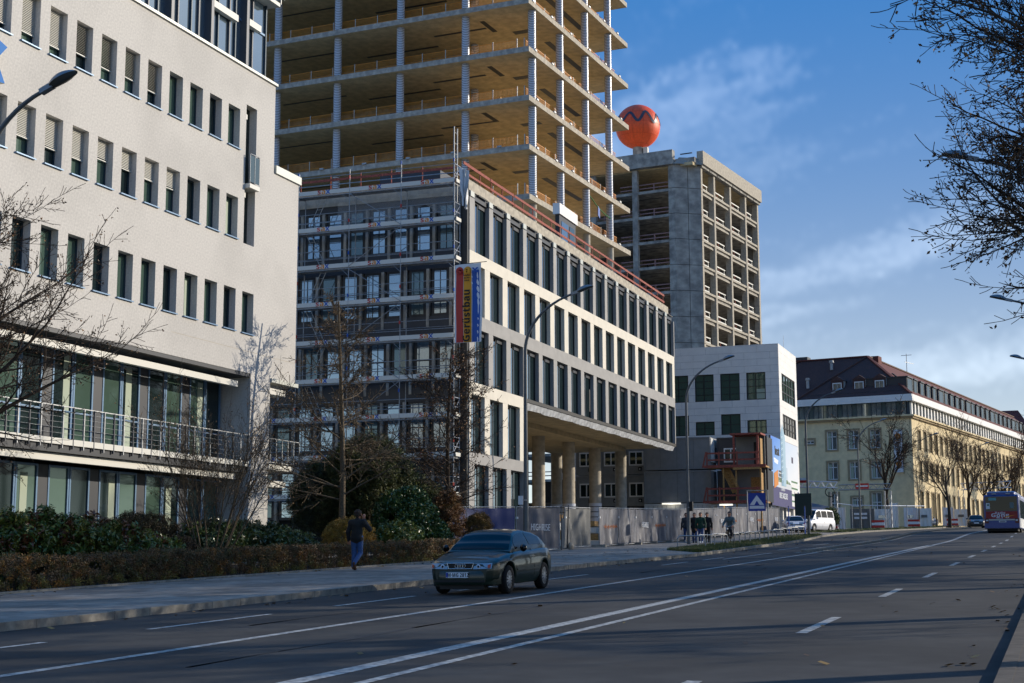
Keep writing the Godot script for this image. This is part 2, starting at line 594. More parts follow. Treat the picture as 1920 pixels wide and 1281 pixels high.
	# stones along the tram bed in the middle of the road
	var med := MB.new()
	strip(med, 66, 168, 4.0, func(s): return -11.25 if s < 130 else lerpf(-11.25, -9.9, smooth(130, 168, s)), func(s): return -10.35 if s < 130 else lerpf(-10.35, -9.4, smooth(130, 168, s)), 0.006)
	var bed := structure("median_strip", med.mesh(), M.kerb)
	for k in 92:
		var a := 66.3 + k * 1.1
		var u := -10.8 if a < 130 else lerpf(-10.8, -9.6, smooth(130, 168, a))
		var q := MB.new()
		var o := G(u, a + 0.5, 0.05)
		var t := R.randf_range(-0.02, 0.02)
		q.obox(o, Vector3(0.24, t, 0.10), Vector3(0, 0.075, 0), Vector3(-0.08, 0.011, -0.36))
		put_at(bed, "median_stone", q, M.kerb, o)
	# the pavement the photographer stands on
	b = MB.new()
	strip(b, -60, 250, 4.0, func(_s): return -0.50, func(_s): return 2.6, 0.06)
	var near := structure("near_pavement", b.mesh(), M.near_path)
	for k in 70:
		var q := MB.new()
		var o := G(-0.575, -4.0 + k * 1.0, 0.02)
		q.obox(o, Vector3(0.075, 0, 0), Vector3(0, 0.045, 0), Vector3(0, 0.0151, -0.494))
		put_at(near, "kerb_stone", q, M.near_path, o)
	b = MB.new()
	strip(b, -60, 250, 10.0, func(_s): return 2.6, func(_s): return 9.0, 0.055)
	structure("lawn", b.mesh(), M.grass_soil)
	# fallen leaves on the road and along the kerbs
	b = MB.new()
	b.coloured = true
	for k in 520:
		var a := R.randf_range(8.0, 110.0)
		var u := R.randf_range(-14.2, -0.9)
		var dy := 0.008
		var z := R.randf()
		if z < 0.35:
			u = -14.5 + absf(R.randfn(0, 0.25))
		elif z < 0.62:
			u = -21.1 + absf(R.randfn(0, 0.35)); dy = 0.132; a = R.randf_range(10.0, 60.0)
		elif z < 0.85:
			u = -0.75 - absf(R.randfn(0, 0.3))
		var r := R.randf_range(0.025, 0.055)
		b.col = [Color(0.22, 0.12, 0.03), Color(0.30, 0.18, 0.04), Color(0.12, 0.07, 0.03)][R.randi() % 3]
		var o := G(u, a, dy + r * 0.25)
		var x := Vector3(cos(z * 40.0), 0.25, sin(z * 40.0)) * r
		var y := Vector3(-sin(z * 40.0), 0.1, cos(z * 40.0)) * r * 0.7
		b.quad(o - x - y, o - x + y, o + x + y, o + x - y)
	var lv := put(self, "fallen_leaves", b, M.foliage)
	lv.set_meta("kind", "stuff"); lv.set_meta("label", "dry fallen leaves scattered on road and kerbs"); lv.set_meta("category", "leaves")

# ---------------------------------------------------------------- the white office building on the left
func frame_mesh(w: float, h: float, t: float, d: float, bars := []) -> ArrayMesh:
	# a window frame in the plane x = 0 looking towards +x, width along -z; origin at the middle
	var b := MB.new()
	b.box(Vector3(-d, -h / 2, -w / 2), Vector3(0, h / 2, -w / 2 + t))
	b.box(Vector3(-d, -h / 2, w / 2 - t), Vector3(0, h / 2, w / 2))
	b.box(Vector3(-d, h / 2 - t, -w / 2 + t), Vector3(0, h / 2, w / 2 - t))
	b.box(Vector3(-d, -h / 2, -w / 2 + t), Vector3(0, -h / 2 + t, w / 2 - t))
	for e in bars:   # [0 upright / 1 lying, position from the middle, half width]
		if e[0] == 0: b.box(Vector3(-d, -h / 2 + t, e[1] - e[2]), Vector3(-0.004, h / 2 - t, e[1] + e[2]))
		else: b.box(Vector3(-d, e[1] - e[2], -w / 2 + t), Vector3(-0.006, e[1] + e[2], w / 2 - t))
	return b.mesh()

func pane_mesh(w: float, h: float) -> BoxMesh:
	return size_box(Vector3(0.012, h, w))

func blind_mesh(w: float, h: float, tilt: float) -> ArrayMesh:
	# a stack of slats hanging down from the origin, a bottom rail below
	var b := MB.new()
	var k := int(h / 0.055)
	for j in k:
		var y := -0.03 - j * 0.055
		b.obox(Vector3(0, y, 0), Vector3(cos(tilt) * 0.032, -sin(tilt) * 0.032, 0), Vector3(sin(tilt) * 0.002, cos(tilt) * 0.002, 0), Vector3(0, 0, w / 2))
	b.box(Vector3(-0.025, -h - 0.03, -w / 2), Vector3(0.03, -h, w / 2))
	return b.mesh()

func office() -> void:
	var U := -29.0
	var o := thing("office_building", "white plastered office building with narrow recessed windows and a glass penthouse", "building", P(U, gh(40), 40))
	var mp := func(a: float, y: float, d: float) -> Vector3: return P(U - d, y, a)
	var holes := []
	var rows := [[17.37, 18.95], [13.84, 15.44], [10.30, 11.90]]
	for r in 3:
		for k in range(-3, 12 if r == 2 else 11):
			var s0 := 34.06 + 1.3325 * k
			holes.append([s0, s0 + 0.85, rows[r][0], rows[r][1]])
	holes.append([48.70, 49.50, 13.77, 19.29])
	var b := MB.new()
	holed(b, mp, 22.0, 50.92, 8.80, 20.70, holes, 0.34)
	holed(b, mp, 50.92, 53.0, 8.80, 17.10, [], 0.1)
	# ends, underside and step
	b.quad(P(U, 17.1, 50.92), P(U, 20.7, 50.92), P(U - 14, 20.7, 50.92), P(U - 14, 17.1, 50.92))
	b.quad(P(U, 8.8, 53.0), P(U, 17.1, 53.0), P(U - 14, 17.1, 53.0), P(U - 14, 8.8, 53.0))
	b.quad(P(U, 8.8, 22.0), P(U, 8.8, 53.0), P(U - 1.2, 8.8, 53.0), P(U - 1.2, 8.8, 22.0))
	b.quad(P(U - 14, 8.8, 22), P(U - 14, 20.7, 22), P(U, 20.7, 22), P(U, 8.8, 22))
	b.quad(P(U, 17.1, 50.9), P(U - 14, 17.1, 50.9), P(U - 14, 17.1, 53.0), P(U, 17.1, 53.0))
	b.quad(P(U, 20.7, 22), P(U - 14, 20.7, 22), P(U - 14, 20.7, 50.92), P(U, 20.7, 50.92))
	var wall := put(o, "wall", b, M.stucco)
	bx(wall, "plaster_joint", M.pale_concrete, U - 0.01, U + 0.004, 9.62, 9.635, 44.0, 53.0)
	# dark rooms behind the panes
	bx(o, "room", M.interior, U - 13.8, U - 0.5, 8.9, 20.6, 22.1, 50.8)
	# windows
	var fm := frame_mesh(0.85, 1.6, 0.06, 0.06, [[0, 0.16, 0.02]])
	var blinds := [[0.75, 0.78, 0.74, 0.74, 0.62, 0.65, 0.60, 0.63], [0.6, 0.61, 0.6, 0.61, 0.60, 0.41, 0.40, 0.42, 0.41]]
	for r in 3:
		for k in range(-3, 12 if r == 2 else 11):
			var s0 := 34.06 + 1.3325 * k
			var at := P(U - 0.27, (rows[r][0] + rows[r][1]) / 2.0, s0 + 0.425)
			var w := part(o, "window", fm, M.steel_frame, at - o.position)
			part(w, "pane", pane_mesh(0.73, 1.48), M.glass_green if (k + r) % 3 else M.glass_dark, Vector3(-0.04, 0, 0))
			var sill := MB.new()
			sill.obox(Vector3(0.16, -0.80, 0), Vector3(0.18, -0.012, 0), Vector3(0, 0.02, 0), Vector3(0, 0, 0.46))
			part(w, "sill", sill.mesh(), M.blue_frame)
			var n: int = k + 1 if r == 1 else k + 1
			if r < 2 and k >= -1 and n < blinds[r].size():
				var h: float = blinds[r][n] * 1.6
				var lit := (r == 0 and k < 3) or (r == 1)
				part(w, "blind", blind_mesh(0.80, h, 1.0 if lit else 0.35), M.slat, Vector3(0.06, 0.80, 0))
			if R.randf() < 0.3 and k > 2: part(w, "curtain", size_box(Vector3(0.01, 1.3, 0.14)), M.curtain, Vector3(-0.028, -0.05, -0.12))
	# the tall slit with a small balcony
	var slit := bx(o, "slit_window", M.glass_dark, U - 0.345, U - 0.33, 13.77, 19.29, 48.70, 49.50)
	bx(slit, "frame", M.steel_frame, U - 0.33, U - 0.26, 13.77, 19.29, 48.70, 48.78)
	bx(slit, "transom", M.pale_box, U - 0.33, U - 0.1, 18.75, 18.95, 48.70, 48.95)
	bx(slit, "transom", M.pale_box, U - 0.33, U - 0.1, 15.62, 15.85, 48.70, 48.95)
	var bal := bx(slit, "balcony_floor", M.pale_box, U - 0.3, U + 0.22, 15.95, 16.12, 48.72, 49.48)
	var rb := MB.new()
	for a in [[0.20, 48.74], [0.20, 49.46], [0.20, 49.1]]: rb.tube(P(U + a[0], 16.0, a[1]), P(U + a[0], 17.3, a[1]), 0.012, 0.012, 5)
	rb.tube(P(U + 0.2, 17.3, 48.74), P(U + 0.2, 17.3, 49.46), 0.018, 0.018, 5)
	rb.tube(P(U - 0.2, 17.3, 49.46), P(U + 0.2, 17.3, 49.46), 0.018, 0.018, 5)
	put(bal, "railing", rb, M.galvanised)
	bx(bal, "panel", M.glass_mid, U + 0.185, U + 0.195, 16.2, 17.25, 48.76, 49.44)
	# roof edges
	bx(o, "coping", M.coping, U - 0.5, U + 0.08, 20.70, 20.80, 22.0, 51.0)
	bx(o, "coping", M.coping, U - 14.0, U + 0.08, 17.1, 17.42, 51.0, 53.1)
	# penthouse of glass
	var UP := -29.7
	var pent := bx(o, "penthouse", M.interior, UP - 8.0, UP - 0.12, 20.8, 28.0, 24.0, 51.1)
	var muls := [30.0, 31.3, 32.6, 34.0, 35.3, 36.6, 37.9, 39.2, 40.5, 41.3, 42.1, 42.9, 43.5, 44.8, 45.68, 46.19, 47.56, 48.38, 48.83, 50.14, 51.2]
	for j in muls.size():
		bx(pent, "mullion", M.grey_post if j % 2 else M.steel_frame, UP - 0.1, UP + 0.05, 20.8, 28.0, muls[j] - 0.035, muls[j] + 0.035)
		if j < muls.size() - 1:
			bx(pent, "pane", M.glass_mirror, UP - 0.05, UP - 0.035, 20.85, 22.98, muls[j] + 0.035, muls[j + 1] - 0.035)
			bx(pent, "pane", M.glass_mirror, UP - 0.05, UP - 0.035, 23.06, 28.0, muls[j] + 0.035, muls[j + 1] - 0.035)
	bx(pent, "transom", M.blue_frame, UP - 0.08, UP + 0.02, 22.98, 23.06, 30.0, 51.2)
	for s in [38.6, 41.4, 44.08, 46.76, 49.36]: bx(pent, "post", M.grey_post, UP - 0.1, UP + 0.28, 20.8, 28.0, s - 0.09, s + 0.09)
	for a in [[46.9, 48.69, 22.7], [49.55, 50.47, 22.88]]: bx(pent, "awning_box", M.pale_box, UP + 0.02, UP + 0.24, a[2], a[2] + 0.27, a[0], a[1])
	for a in [[44.9, 46.2], [42.2, 43.6]]: bx(pent, "awning_box", M.pale_box, UP + 0.02, UP + 0.24, 24.4, 24.66, a[0], a[1])
	bx(pent, "roof_edge", M.pale_box, UP - 0.1, UP + 0.5, 24.30, 24.46, 49.4, 51.5)
	for y in [24.75, 25.0, 25.3]: bx(pent, "roof_rail", M.rail_post, UP + 0.44, UP + 0.48, y, y + 0.04, 49.4, 51.9)
	for s in [50.0, 50.9, 51.6]: bx(pent, "roof_rail_post", M.rail_post, UP + 0.44, UP + 0.48, 24.46, 25.34, s, s + 0.04)
	# the two recessed floors below
	bx(o, "rear_wall", M.interior, U - 14, U - 1.6, 0.0, 8.8, 22.0, 51.0)
	var ceiling := bx(o, "loggia_ceiling", M.sheet_dark, U - 1.5, U - 0.02, 8.66, 8.80, 22.0, 49.5)
	bx(ceiling, "awning_band", M.pale_box, U - 0.42, U - 0.22, 8.24, 8.46, 22.0, 48.93)
	bx(o, "pillar", M.stucco, U - 1.4, U, 0.2, 8.798, 49.50, 51.0)
	var slab := bx(o, "balcony_slab", M.pale_box, U - 1.4, U + 0.02, 5.23, 5.42, 22.0, 49.498)
	bx(slab, "gap_shade", M.sheet_dark, U - 1.3, U - 0.06, 4.99, 5.23, 22.0, 49.49)  # dark block painting the shaded gap under the balcony slab
	bx(o, "awning_band", M.pale_box, U - 0.42, U - 0.22, 4.73, 4.97, 22.0, 48.95)
	var uw := U - 1.2
	for lvl in 2:
		var y0: float = [5.42, 2.2][lvl]
		var y1: float = [8.62, 4.70][lvl]
		var fm2 := frame_mesh(1.06, y1 - y0, 0.07, 0.08, [[1, -0.55, 0.03]] if lvl == 0 else [])
		for k in range(-3, 5):
			var p := 39.17 + 2.667 * k
			for j in 2:
				var s0 := p + 1.09 * j
				if s0 > 50.2: continue
				var w := part(o, "window", fm2, M.blue_frame, P(uw, (y0 + y1) / 2.0, s0 + 0.53) - o.position)
				part(w, "pane", pane_mesh(0.93, y1 - y0 - 0.13), M.glass_green if (k + j + lvl) % 2 else M.glass_dark, Vector3(-0.05, 0, 0))
				if (k * 2 + j + lvl) % 3 == 0: part(w, "curtain", size_box(Vector3(0.01, y1 - y0 - 0.4, 0.34)), M.curtain, Vector3(-0.038, -0.1, 0.1 if j else -0.22))
			if p + 2.4 < 49.4: bx(o, "pier", M.sheet_dark, uw - 0.3, uw - 0.02, y0, y1, p + 2.15, p + 2.667)
	# balcony railing
	var rail := MB.new()
	rail.beam(P(U - 0.05, 6.43, 22.0), P(U - 0.05, 6.43, 49.5), 0.05, 0.03)
	var ro := put(o, "railing", rail, M.galvanised)
	for k in 52:
		var s := 22.2 + k * 0.533
		bx(ro, "baluster", M.grey_post if k % 2 else M.galvanised, U - 0.035, U + 0.03, 5.12, 6.42, s - 0.018, s + 0.018)
	for y in [5.58, 5.75, 5.92, 6.09, 6.26]:
		var q := MB.new()
		q.tube(P(U + 0.01, y, 22.0), P(U + 0.01, y, 49.5), 0.006, 0.006, 4)
		put(ro, "wire", q, M.galvanised)
	# the glazed corner beyond the pillar
	var cor := bx(o, "corner_room", M.interior, U - 6.0, U - 1.2, 0.5, 8.5, 51.0, 52.3)
	for lvl in 2:
		var y0: float = [5.42, 2.0][lvl]
		var y1: float = [8.20, 4.55][lvl]
		for j in 2:
			bx(cor, "pane", M.glass_green, U - 1.19, U - 1.17, y0, y1, 51.0 + 0.42 * j + 0.05, 51.42 + 0.86 * j)
		bx(cor, "pane", M.glass_green, U - 6.0, U - 1.25, y0, y1, 52.31, 52.33)
		for s in [51.4, 52.28]: bx(cor, "mullion", M.blue_frame, U - 1.2, U - 1.1, y0, y1, s - 0.04, s + 0.04)
		bx(cor, "awning_band", M.pale_box, U - 0.9, U - 0.1 + 0.1 * lvl, y1 + 0.0, y1 + 0.24, 51.0, 52.4)
	bx(o, "balcony_slab", M.pale_box, U - 3.0, U + 0.02, 5.22, 5.42, 51.002, 53.5)
	bx(o, "overhang_edge", M.coping, U - 6.0, U + 0.08, 8.64, 8.798, 51.01, 53.15)
	var r2 := MB.new()
	r2.beam(P(U, 6.43, 51.0), P(U, 6.43, 53.5), 0.05, 0.03)
	r2.beam(P(U, 6.43, 53.5), P(U - 3, 6.43, 53.5), 0.05, 0.03)
	r2.beam(P(U, 5.5, 51.0), P(U, 5.5, 53.5), 0.03, 0.03)
	var r2o := put(o, "railing", r2, M.galvanised)
	for k in 6: bx(r2o, "baluster", M.galvanised, U - 0.02, U + 0.02, 5.2, 6.42, 51.1 + 0.47 * k, 51.13 + 0.47 * k)
	# the blue letter on the facade
	var pts := [Vector2(31.5, 15.75), Vector2(31.5, 17.0), Vector2(33.55, 17.0), Vector2(34.42, 16.75), Vector2(33.97, 16.25), Vector2(34.38, 15.62), Vector2(33.2, 15.5)]
	var poly := PackedVector2Array(pts)
	var lt := MB.new()
	var tris := Geometry2D.triangulate_polygon(poly)
	for j in range(0, tris.size(), 3):
		for f in [0.0, 0.22]:
			lt.tri(P(U + 0.1 + f, pts[tris[j]].y, pts[tris[j]].x), P(U + 0.1 + f, pts[tris[j + 1]].y, pts[tris[j + 1]].x), P(U + 0.1 + f, pts[tris[j + 2]].y, pts[tris[j + 2]].x))
	var edge := MB.new()
	for j in pts.size():
		var a: Vector2 = pts[j]
		var c: Vector2 = pts[(j + 1) % pts.size()]
		edge.quad(P(U + 0.1, a.y, a.x), P(U + 0.318, a.y, a.x), P(U + 0.318, c.y, c.x), P(U + 0.1, c.y, c.x))
	var sg := thing("wall_sign", "bright blue sign letter standing off the white plaster facade", "sign", P(U + 0.1, 15.3, 33.0))
	put(sg, "letter_face", lt, M.blue_letter)
	put(sg, "letter_edge", edge, M.coping)

# ---------------------------------------------------------------- the low building with cream and grey frames
func facade_building() -> void:
	var U := -29.5
	var o := thing("facade_building", "new building with cream and grey window frames raised on round columns", "building", P(U, gh(90), 95))
	# storeys from the top: [window bottom, window top, frame material, first opening, opening width, first bay, last bay]
	var st := [[18.48, 21.45, M.grey_panel, 73.95, 2.2, 0, 15], [15.02, 17.8, M.cream_panel, 73.45, 2.02, 0, 15], [11.28, 14.25, M.grey_panel, 73.95, 2.12, 0, 15], [7.50, 10.60, M.cream_panel, 73.45, 2.02, 0, 2], [3.2, 6.87, M.grey_panel, 73.95, 2.12, 0, 2]]
	var tops := [21.83, 18.48, 15.02, 11.28, 7.50]
	var wf := {}
	for r in 5:
		var e: Array = st[r]
		var far: float = 118.5 if r < 3 else 82.3
		for k in range(e[5], e[6] + 1):
			var s0: float = e[3] + 2.82 * k
			var s1: float = s0 + e[4]
			# pilaster before this opening
			var pa: float = 73.2 if k == 0 else s0 - (2.82 - e[4]) + 0.004
			bx(o, "pilaster", e[2], U - 0.42, U, e[0] - 0.0, e[1], pa, s0)
			# the band above
			if r > 0: bx(o, "band_panel", e[2], U - 0.42, U + 0.005, e[1] + 0.003, tops[r] - 0.003, 73.2 if k == 0 else s0, far if k == e[6] else s0 + 2.812)
			var h: float = e[1] - e[0]
			var w: float = e[4]
			if not wf.has(r):
				wf[r] = frame_mesh(w, h, 0.07, 0.10, [[0, w / 2 - 0.62, 0.05], [0, w / 2 - 1.02, 0.03]])
			var win := part(o, "window", wf[r], M.dark_frame, P(U - 0.24, (e[0] + e[1]) / 2.0, (s0 + s1) / 2.0) - o.position)
			# a dark opening wing, a bright narrow pane and the big dark pane
			part(win, "vent_panel", size_box(Vector3(0.03, h - 0.14, 0.5)), M.black_gloss, Vector3(-0.05, 0, w / 2 - 0.32))
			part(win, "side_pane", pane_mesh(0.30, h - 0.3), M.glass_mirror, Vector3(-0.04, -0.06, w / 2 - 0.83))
			part(win, "pane", pane_mesh(w - 1.13, h - 0.14), M.glass_dark, Vector3(-0.05, 0, (w - 1.13) / 2 - w / 2 + 0.07))
			if r == 0 or r == 2: part(win, "blind_box", size_box(Vector3(0.06, 0.18, w - 1.2)), M.sheet_dark, Vector3(-0.01, h / 2 - 0.16, (w - 1.2) / 2 - w / 2 + 0.07))
			if k == 7 and r == 2: part(win, "loose_sheet", size_box(Vector3(0.02, 1.5, 0.2)), M.black, Vector3(0.15, -0.3, -0.4))
		var sl: float = e[3] + 2.82 * e[6] + e[4]
		bx(o, "pilaster", e[2], U - 0.42, U, e[0], e[1], sl, maxf(far, sl + 0.2))
	# concrete upstand and roof
	var para := bx(o, "parapet", M.pale_concrete, U - 0.5, U - 0.06, 21.84, 22.42, 73.2, 117.0)
	for k in 16:
		bx(para, "bracket", M.black, U - 0.06, U + 0.02, 21.75, 21.83, 74.5 + 2.82 * k, 75.9 + 2.82 * k)
		bx(para, "bracket_plate", M.coping, U - 0.05, U + 0.03, 21.5, 21.8, 73.3 + 2.82 * k, 73.85 + 2.82 * k)
	bx(o, "lintel", M.sheet_dark, U - 0.5, U - 0.12, 21.46, 21.83, 73.2, 118.3)
	bx(o, "roof", M.concrete, U - 30, U - 0.52, 21.9, 22.2, 73.4, 118.0)
	# body behind the windows
	bx(o, "core_wall", M.interior, U - 18, U - 0.5, 11.3, 21.4, 73.8, 118.0)
	bx(o, "core_wall", M.interior, U - 14, U - 0.5, 0.5, 11.0, 73.8, 82.0)
	bx(o, "corner_post", M.dark_frame, U - 0.45, U - 0.05, 3.0, 21.8, 72.98, 73.19)
	# underside of the raised part with a loose protective film along its edge
	var sof := bx(o, "soffit", M.soffit, U - 14.0, U - 0.1, 10.95, 11.2, 82.3, 118.3)
	bx(sof, "beam", M.soffit, -39.5, -33.2, 10.62, 10.945, 84.5, 116.0)
	bx(sof, "edge_profile", M.black, U - 0.08, U + 0.03, 11.05, 11.25, 82.3, 118.5)
	var g := []
	for r in 4:
		var row := []
		for k in 181:
			var s := 82.5 + k * 0.1985
			var f := r / 3.0
			var w := 0.04 * sin(s * 5.0 + f * 2.5 + sin(s)) + 0.03 * sin(s * 11.3 - f * 3.0 + 2.0 * sin(s * 0.7)) + 0.02 * sin(s * 2.1)
			row.append(P(U - 0.02 - 0.22 * f + w * f * (1.2 - f * 0.5) * 1.3, 11.04 - 0.36 * f * (1.0 + 0.06 * sin(s * 1.9) + 0.04 * sin(s * 0.6)), s))
		g.append(row)
	var film := MB.new()
	film.grid(g, true)
	put(sof, "protective_film", film, M.white_sheet)
	# columns
	var cm := MB.new()
	cm.lathe(Vector3.ZERO, [Vector2(0.47, 0), Vector2(0.47, 9.0)], 28)
	var cmesh := cm.mesh()
	for a in [[-35.0, 100.07], [-34.6, 105.8], [-34.45, 112.0], [-33.85, 117.2], [-39.5, 117.5], [-34.9, 94.3], [-35.0, 88.5], [-40.5, 106.0], [-40.5, 112.0]]:
		var yb := gh(a[1]) - 0.2
		var cc := part(o, "column", cmesh, M.pale_concrete, P(a[0], yb, a[1]) - o.position)
		cc.scale = Vector3(1, (10.94 - yb) / 9.0, 1)
	# white wrapping tied round the column feet
	for a in [[-34.6, 105.8], [-34.45, 112.0], [-39.5, 117.5]]:
		var wm := MB.new()
		var yb := gh(a[1])
		wm.lathe(P(a[0], yb, a[1]), [Vector2(0.49, 0.9), Vector2(0.505, 1.5), Vector2(0.49, 2.1), Vector2(0.505, 2.7)], 24)
		var q := put(o, "column_wrap", wm, M.wrap_white)
		for j in 4:
			var rr := MB.new()
			rr.lathe(P(a[0], yb + 1.2 + j * 0.4, a[1]), [Vector2(0.51, 0), Vector2(0.515, 0.03), Vector2(0.51, 0.06)], 24)
			put(q, "strap", rr, M.sheet_dark)
	# a bright drain pipe where the low part ends
	var dp := MB.new()
	dp.tube(P(-29.9, 3.2, 82.75), P(-29.9, 10.9, 82.75), 0.10, 0.10, 10)
	put(o, "drain_pipe", dp, M.wrap_white)
	var dp2 := MB.new()
	dp2.tube(P(-30.6, 3.2, 83.4), P(-30.6, 9.4, 83.4), 0.08, 0.08, 10)
	put(o, "drain_pipe", dp2, M.pale_concrete)
	# ribbed wall and stained beam in the shade under the building
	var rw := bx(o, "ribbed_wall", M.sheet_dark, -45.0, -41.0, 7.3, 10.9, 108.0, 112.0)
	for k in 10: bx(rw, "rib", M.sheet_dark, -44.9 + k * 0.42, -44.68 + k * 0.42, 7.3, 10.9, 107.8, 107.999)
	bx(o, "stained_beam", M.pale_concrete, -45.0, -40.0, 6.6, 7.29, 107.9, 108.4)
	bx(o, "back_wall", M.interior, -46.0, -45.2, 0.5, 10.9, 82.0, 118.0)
	# the end wall behind the scaffolding
	var S := 73.3
	var lv := [[18.55, 21.2], [14.95, 17.6], [11.3, 13.95], [7.65, 10.3], [4.0, 6.65]]
	for r in 5:
		bx(o, "end_lintel", M.sheet_dark, -50.0, U - 0.43, lv[r][1], lv[r][1] + 1.0, S + 0.02, S + 0.3)
		for k in 14:
			var u := -30.55 - 1.36 * k - (0.35 if r % 2 else 0.0)
			var um := u - 0.37
			bx(o, "end_frame", M.dark_frame, um - 0.52, um + 0.52, lv[r][0], lv[r][1], S + 0.05, S + 0.28)
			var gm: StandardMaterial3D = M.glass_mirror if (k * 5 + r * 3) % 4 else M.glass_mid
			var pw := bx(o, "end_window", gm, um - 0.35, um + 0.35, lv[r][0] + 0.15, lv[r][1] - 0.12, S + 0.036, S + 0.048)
			if k % 2: bx(pw, "transom", M.dark_frame, um - 0.35, um + 0.35, lv[r][0] + 1.2, lv[r][0] + 1.26, S + 0.01, S + 0.035)
			if k % 3 == 0: bx(pw, "mullion", M.dark_frame, um - 0.02, um + 0.02, lv[r][0] + 0.15, lv[r][1] - 0.12, S + 0.012, S + 0.034)
			bx(o, "end_pier", M.concrete, um + 0.54, um + 0.70, lv[r][0] - 0.6, lv[r][1], S - 0.02, S + 0.3)
	bx(o, "end_wall", M.interior, -50.0, U - 0.46, 0.5, 21.8, S + 0.32, S + 0.5)
	bx(o, "end_parapet", M.pale_concrete, -50.0, U - 0.55, 21.6, 22.1, S - 0.05, S + 0.4)
	# red timber guard rail round the roof
	var gr := thing("roof_guard_rail", "red timber guard rail along the flat roof edge", "railing", P(U - 0.4, 22.4, 95))
	for k in 25:
		var s := 74.0 + k * 1.78
		bx(gr, "post", M.red_wood, U - 0.45, U - 0.40, 22.2, 23.55, s, s + 0.06)
	for y in [22.78, 23.32]:
		for k in 11:
			var s := 73.2 + k * 4.0
			bx(gr, "board", M.red_wood, U - 0.39, U - 0.355, y + R.randf_range(-0.02, 0.02), y + 0.15, s, minf(s + 4.1, 117.0) - 0.02)
	for k in 9:
		bx(gr, "post", M.red_wood, -30.6 - k * 1.9, -30.55 - k * 1.9, 22.1, 23.5, 73.5, 73.55)
	for y in [22.55, 23.15]:
		for k in 4: bx(gr, "board", M.red_wood, -34.9 - k * 4.5, -30.4 - k * 4.5 - 0.02, y, y + 0.14, 73.45, 73.49)
	# dark crates and ladder rack on the roof behind the rail
	var cr := thing("roof_unit", "dark blue service unit standing on the flat roof behind the scaffold", "roof unit", P(-34, 22.2, 76))
	for k in 3: bx(cr, "panel", M.sheet_dark, -36.2, -32.4, 22.3 + k * 0.55, 22.78 + k * 0.55, 75.9, 77.5)
	# a sample of the facade hung up on the tower's first floor
	var fs := thing("facade_sample", "dark framed facade sample with a white head on the lowest tower floor", "facade sample", P(-31.2, 22.2, 95.5))
	bx(fs, "frame", M.dark_frame, -31.5, -31.2, 22.25, 25.2, 93.8, 97.4)
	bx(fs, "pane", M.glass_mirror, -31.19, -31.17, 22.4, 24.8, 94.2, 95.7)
	bx(fs, "pane", M.glass_mid, -31.19, -31.17, 22.4, 24.8, 96.0, 97.0)
	bx(fs, "head", M.white_clad, -31.6, -31.1, 25.2, 25.95, 93.6, 97.6)

func text_mesh(txt: String, size: float, bold := true, serif := false) -> TextMesh:
	var f := SystemFont.new()
	f.font_names = PackedStringArray(["Droid Serif" if serif else "Droid Sans"])
	f.font_weight = 700 if bold else 400
	var t := TextMesh.new()
	t.text = txt
	t.font = f
	t.font_size = 48
	t.pixel_size = size / 48.0
	t.depth = 0.012
	t.curve_step = 4.0
	return t

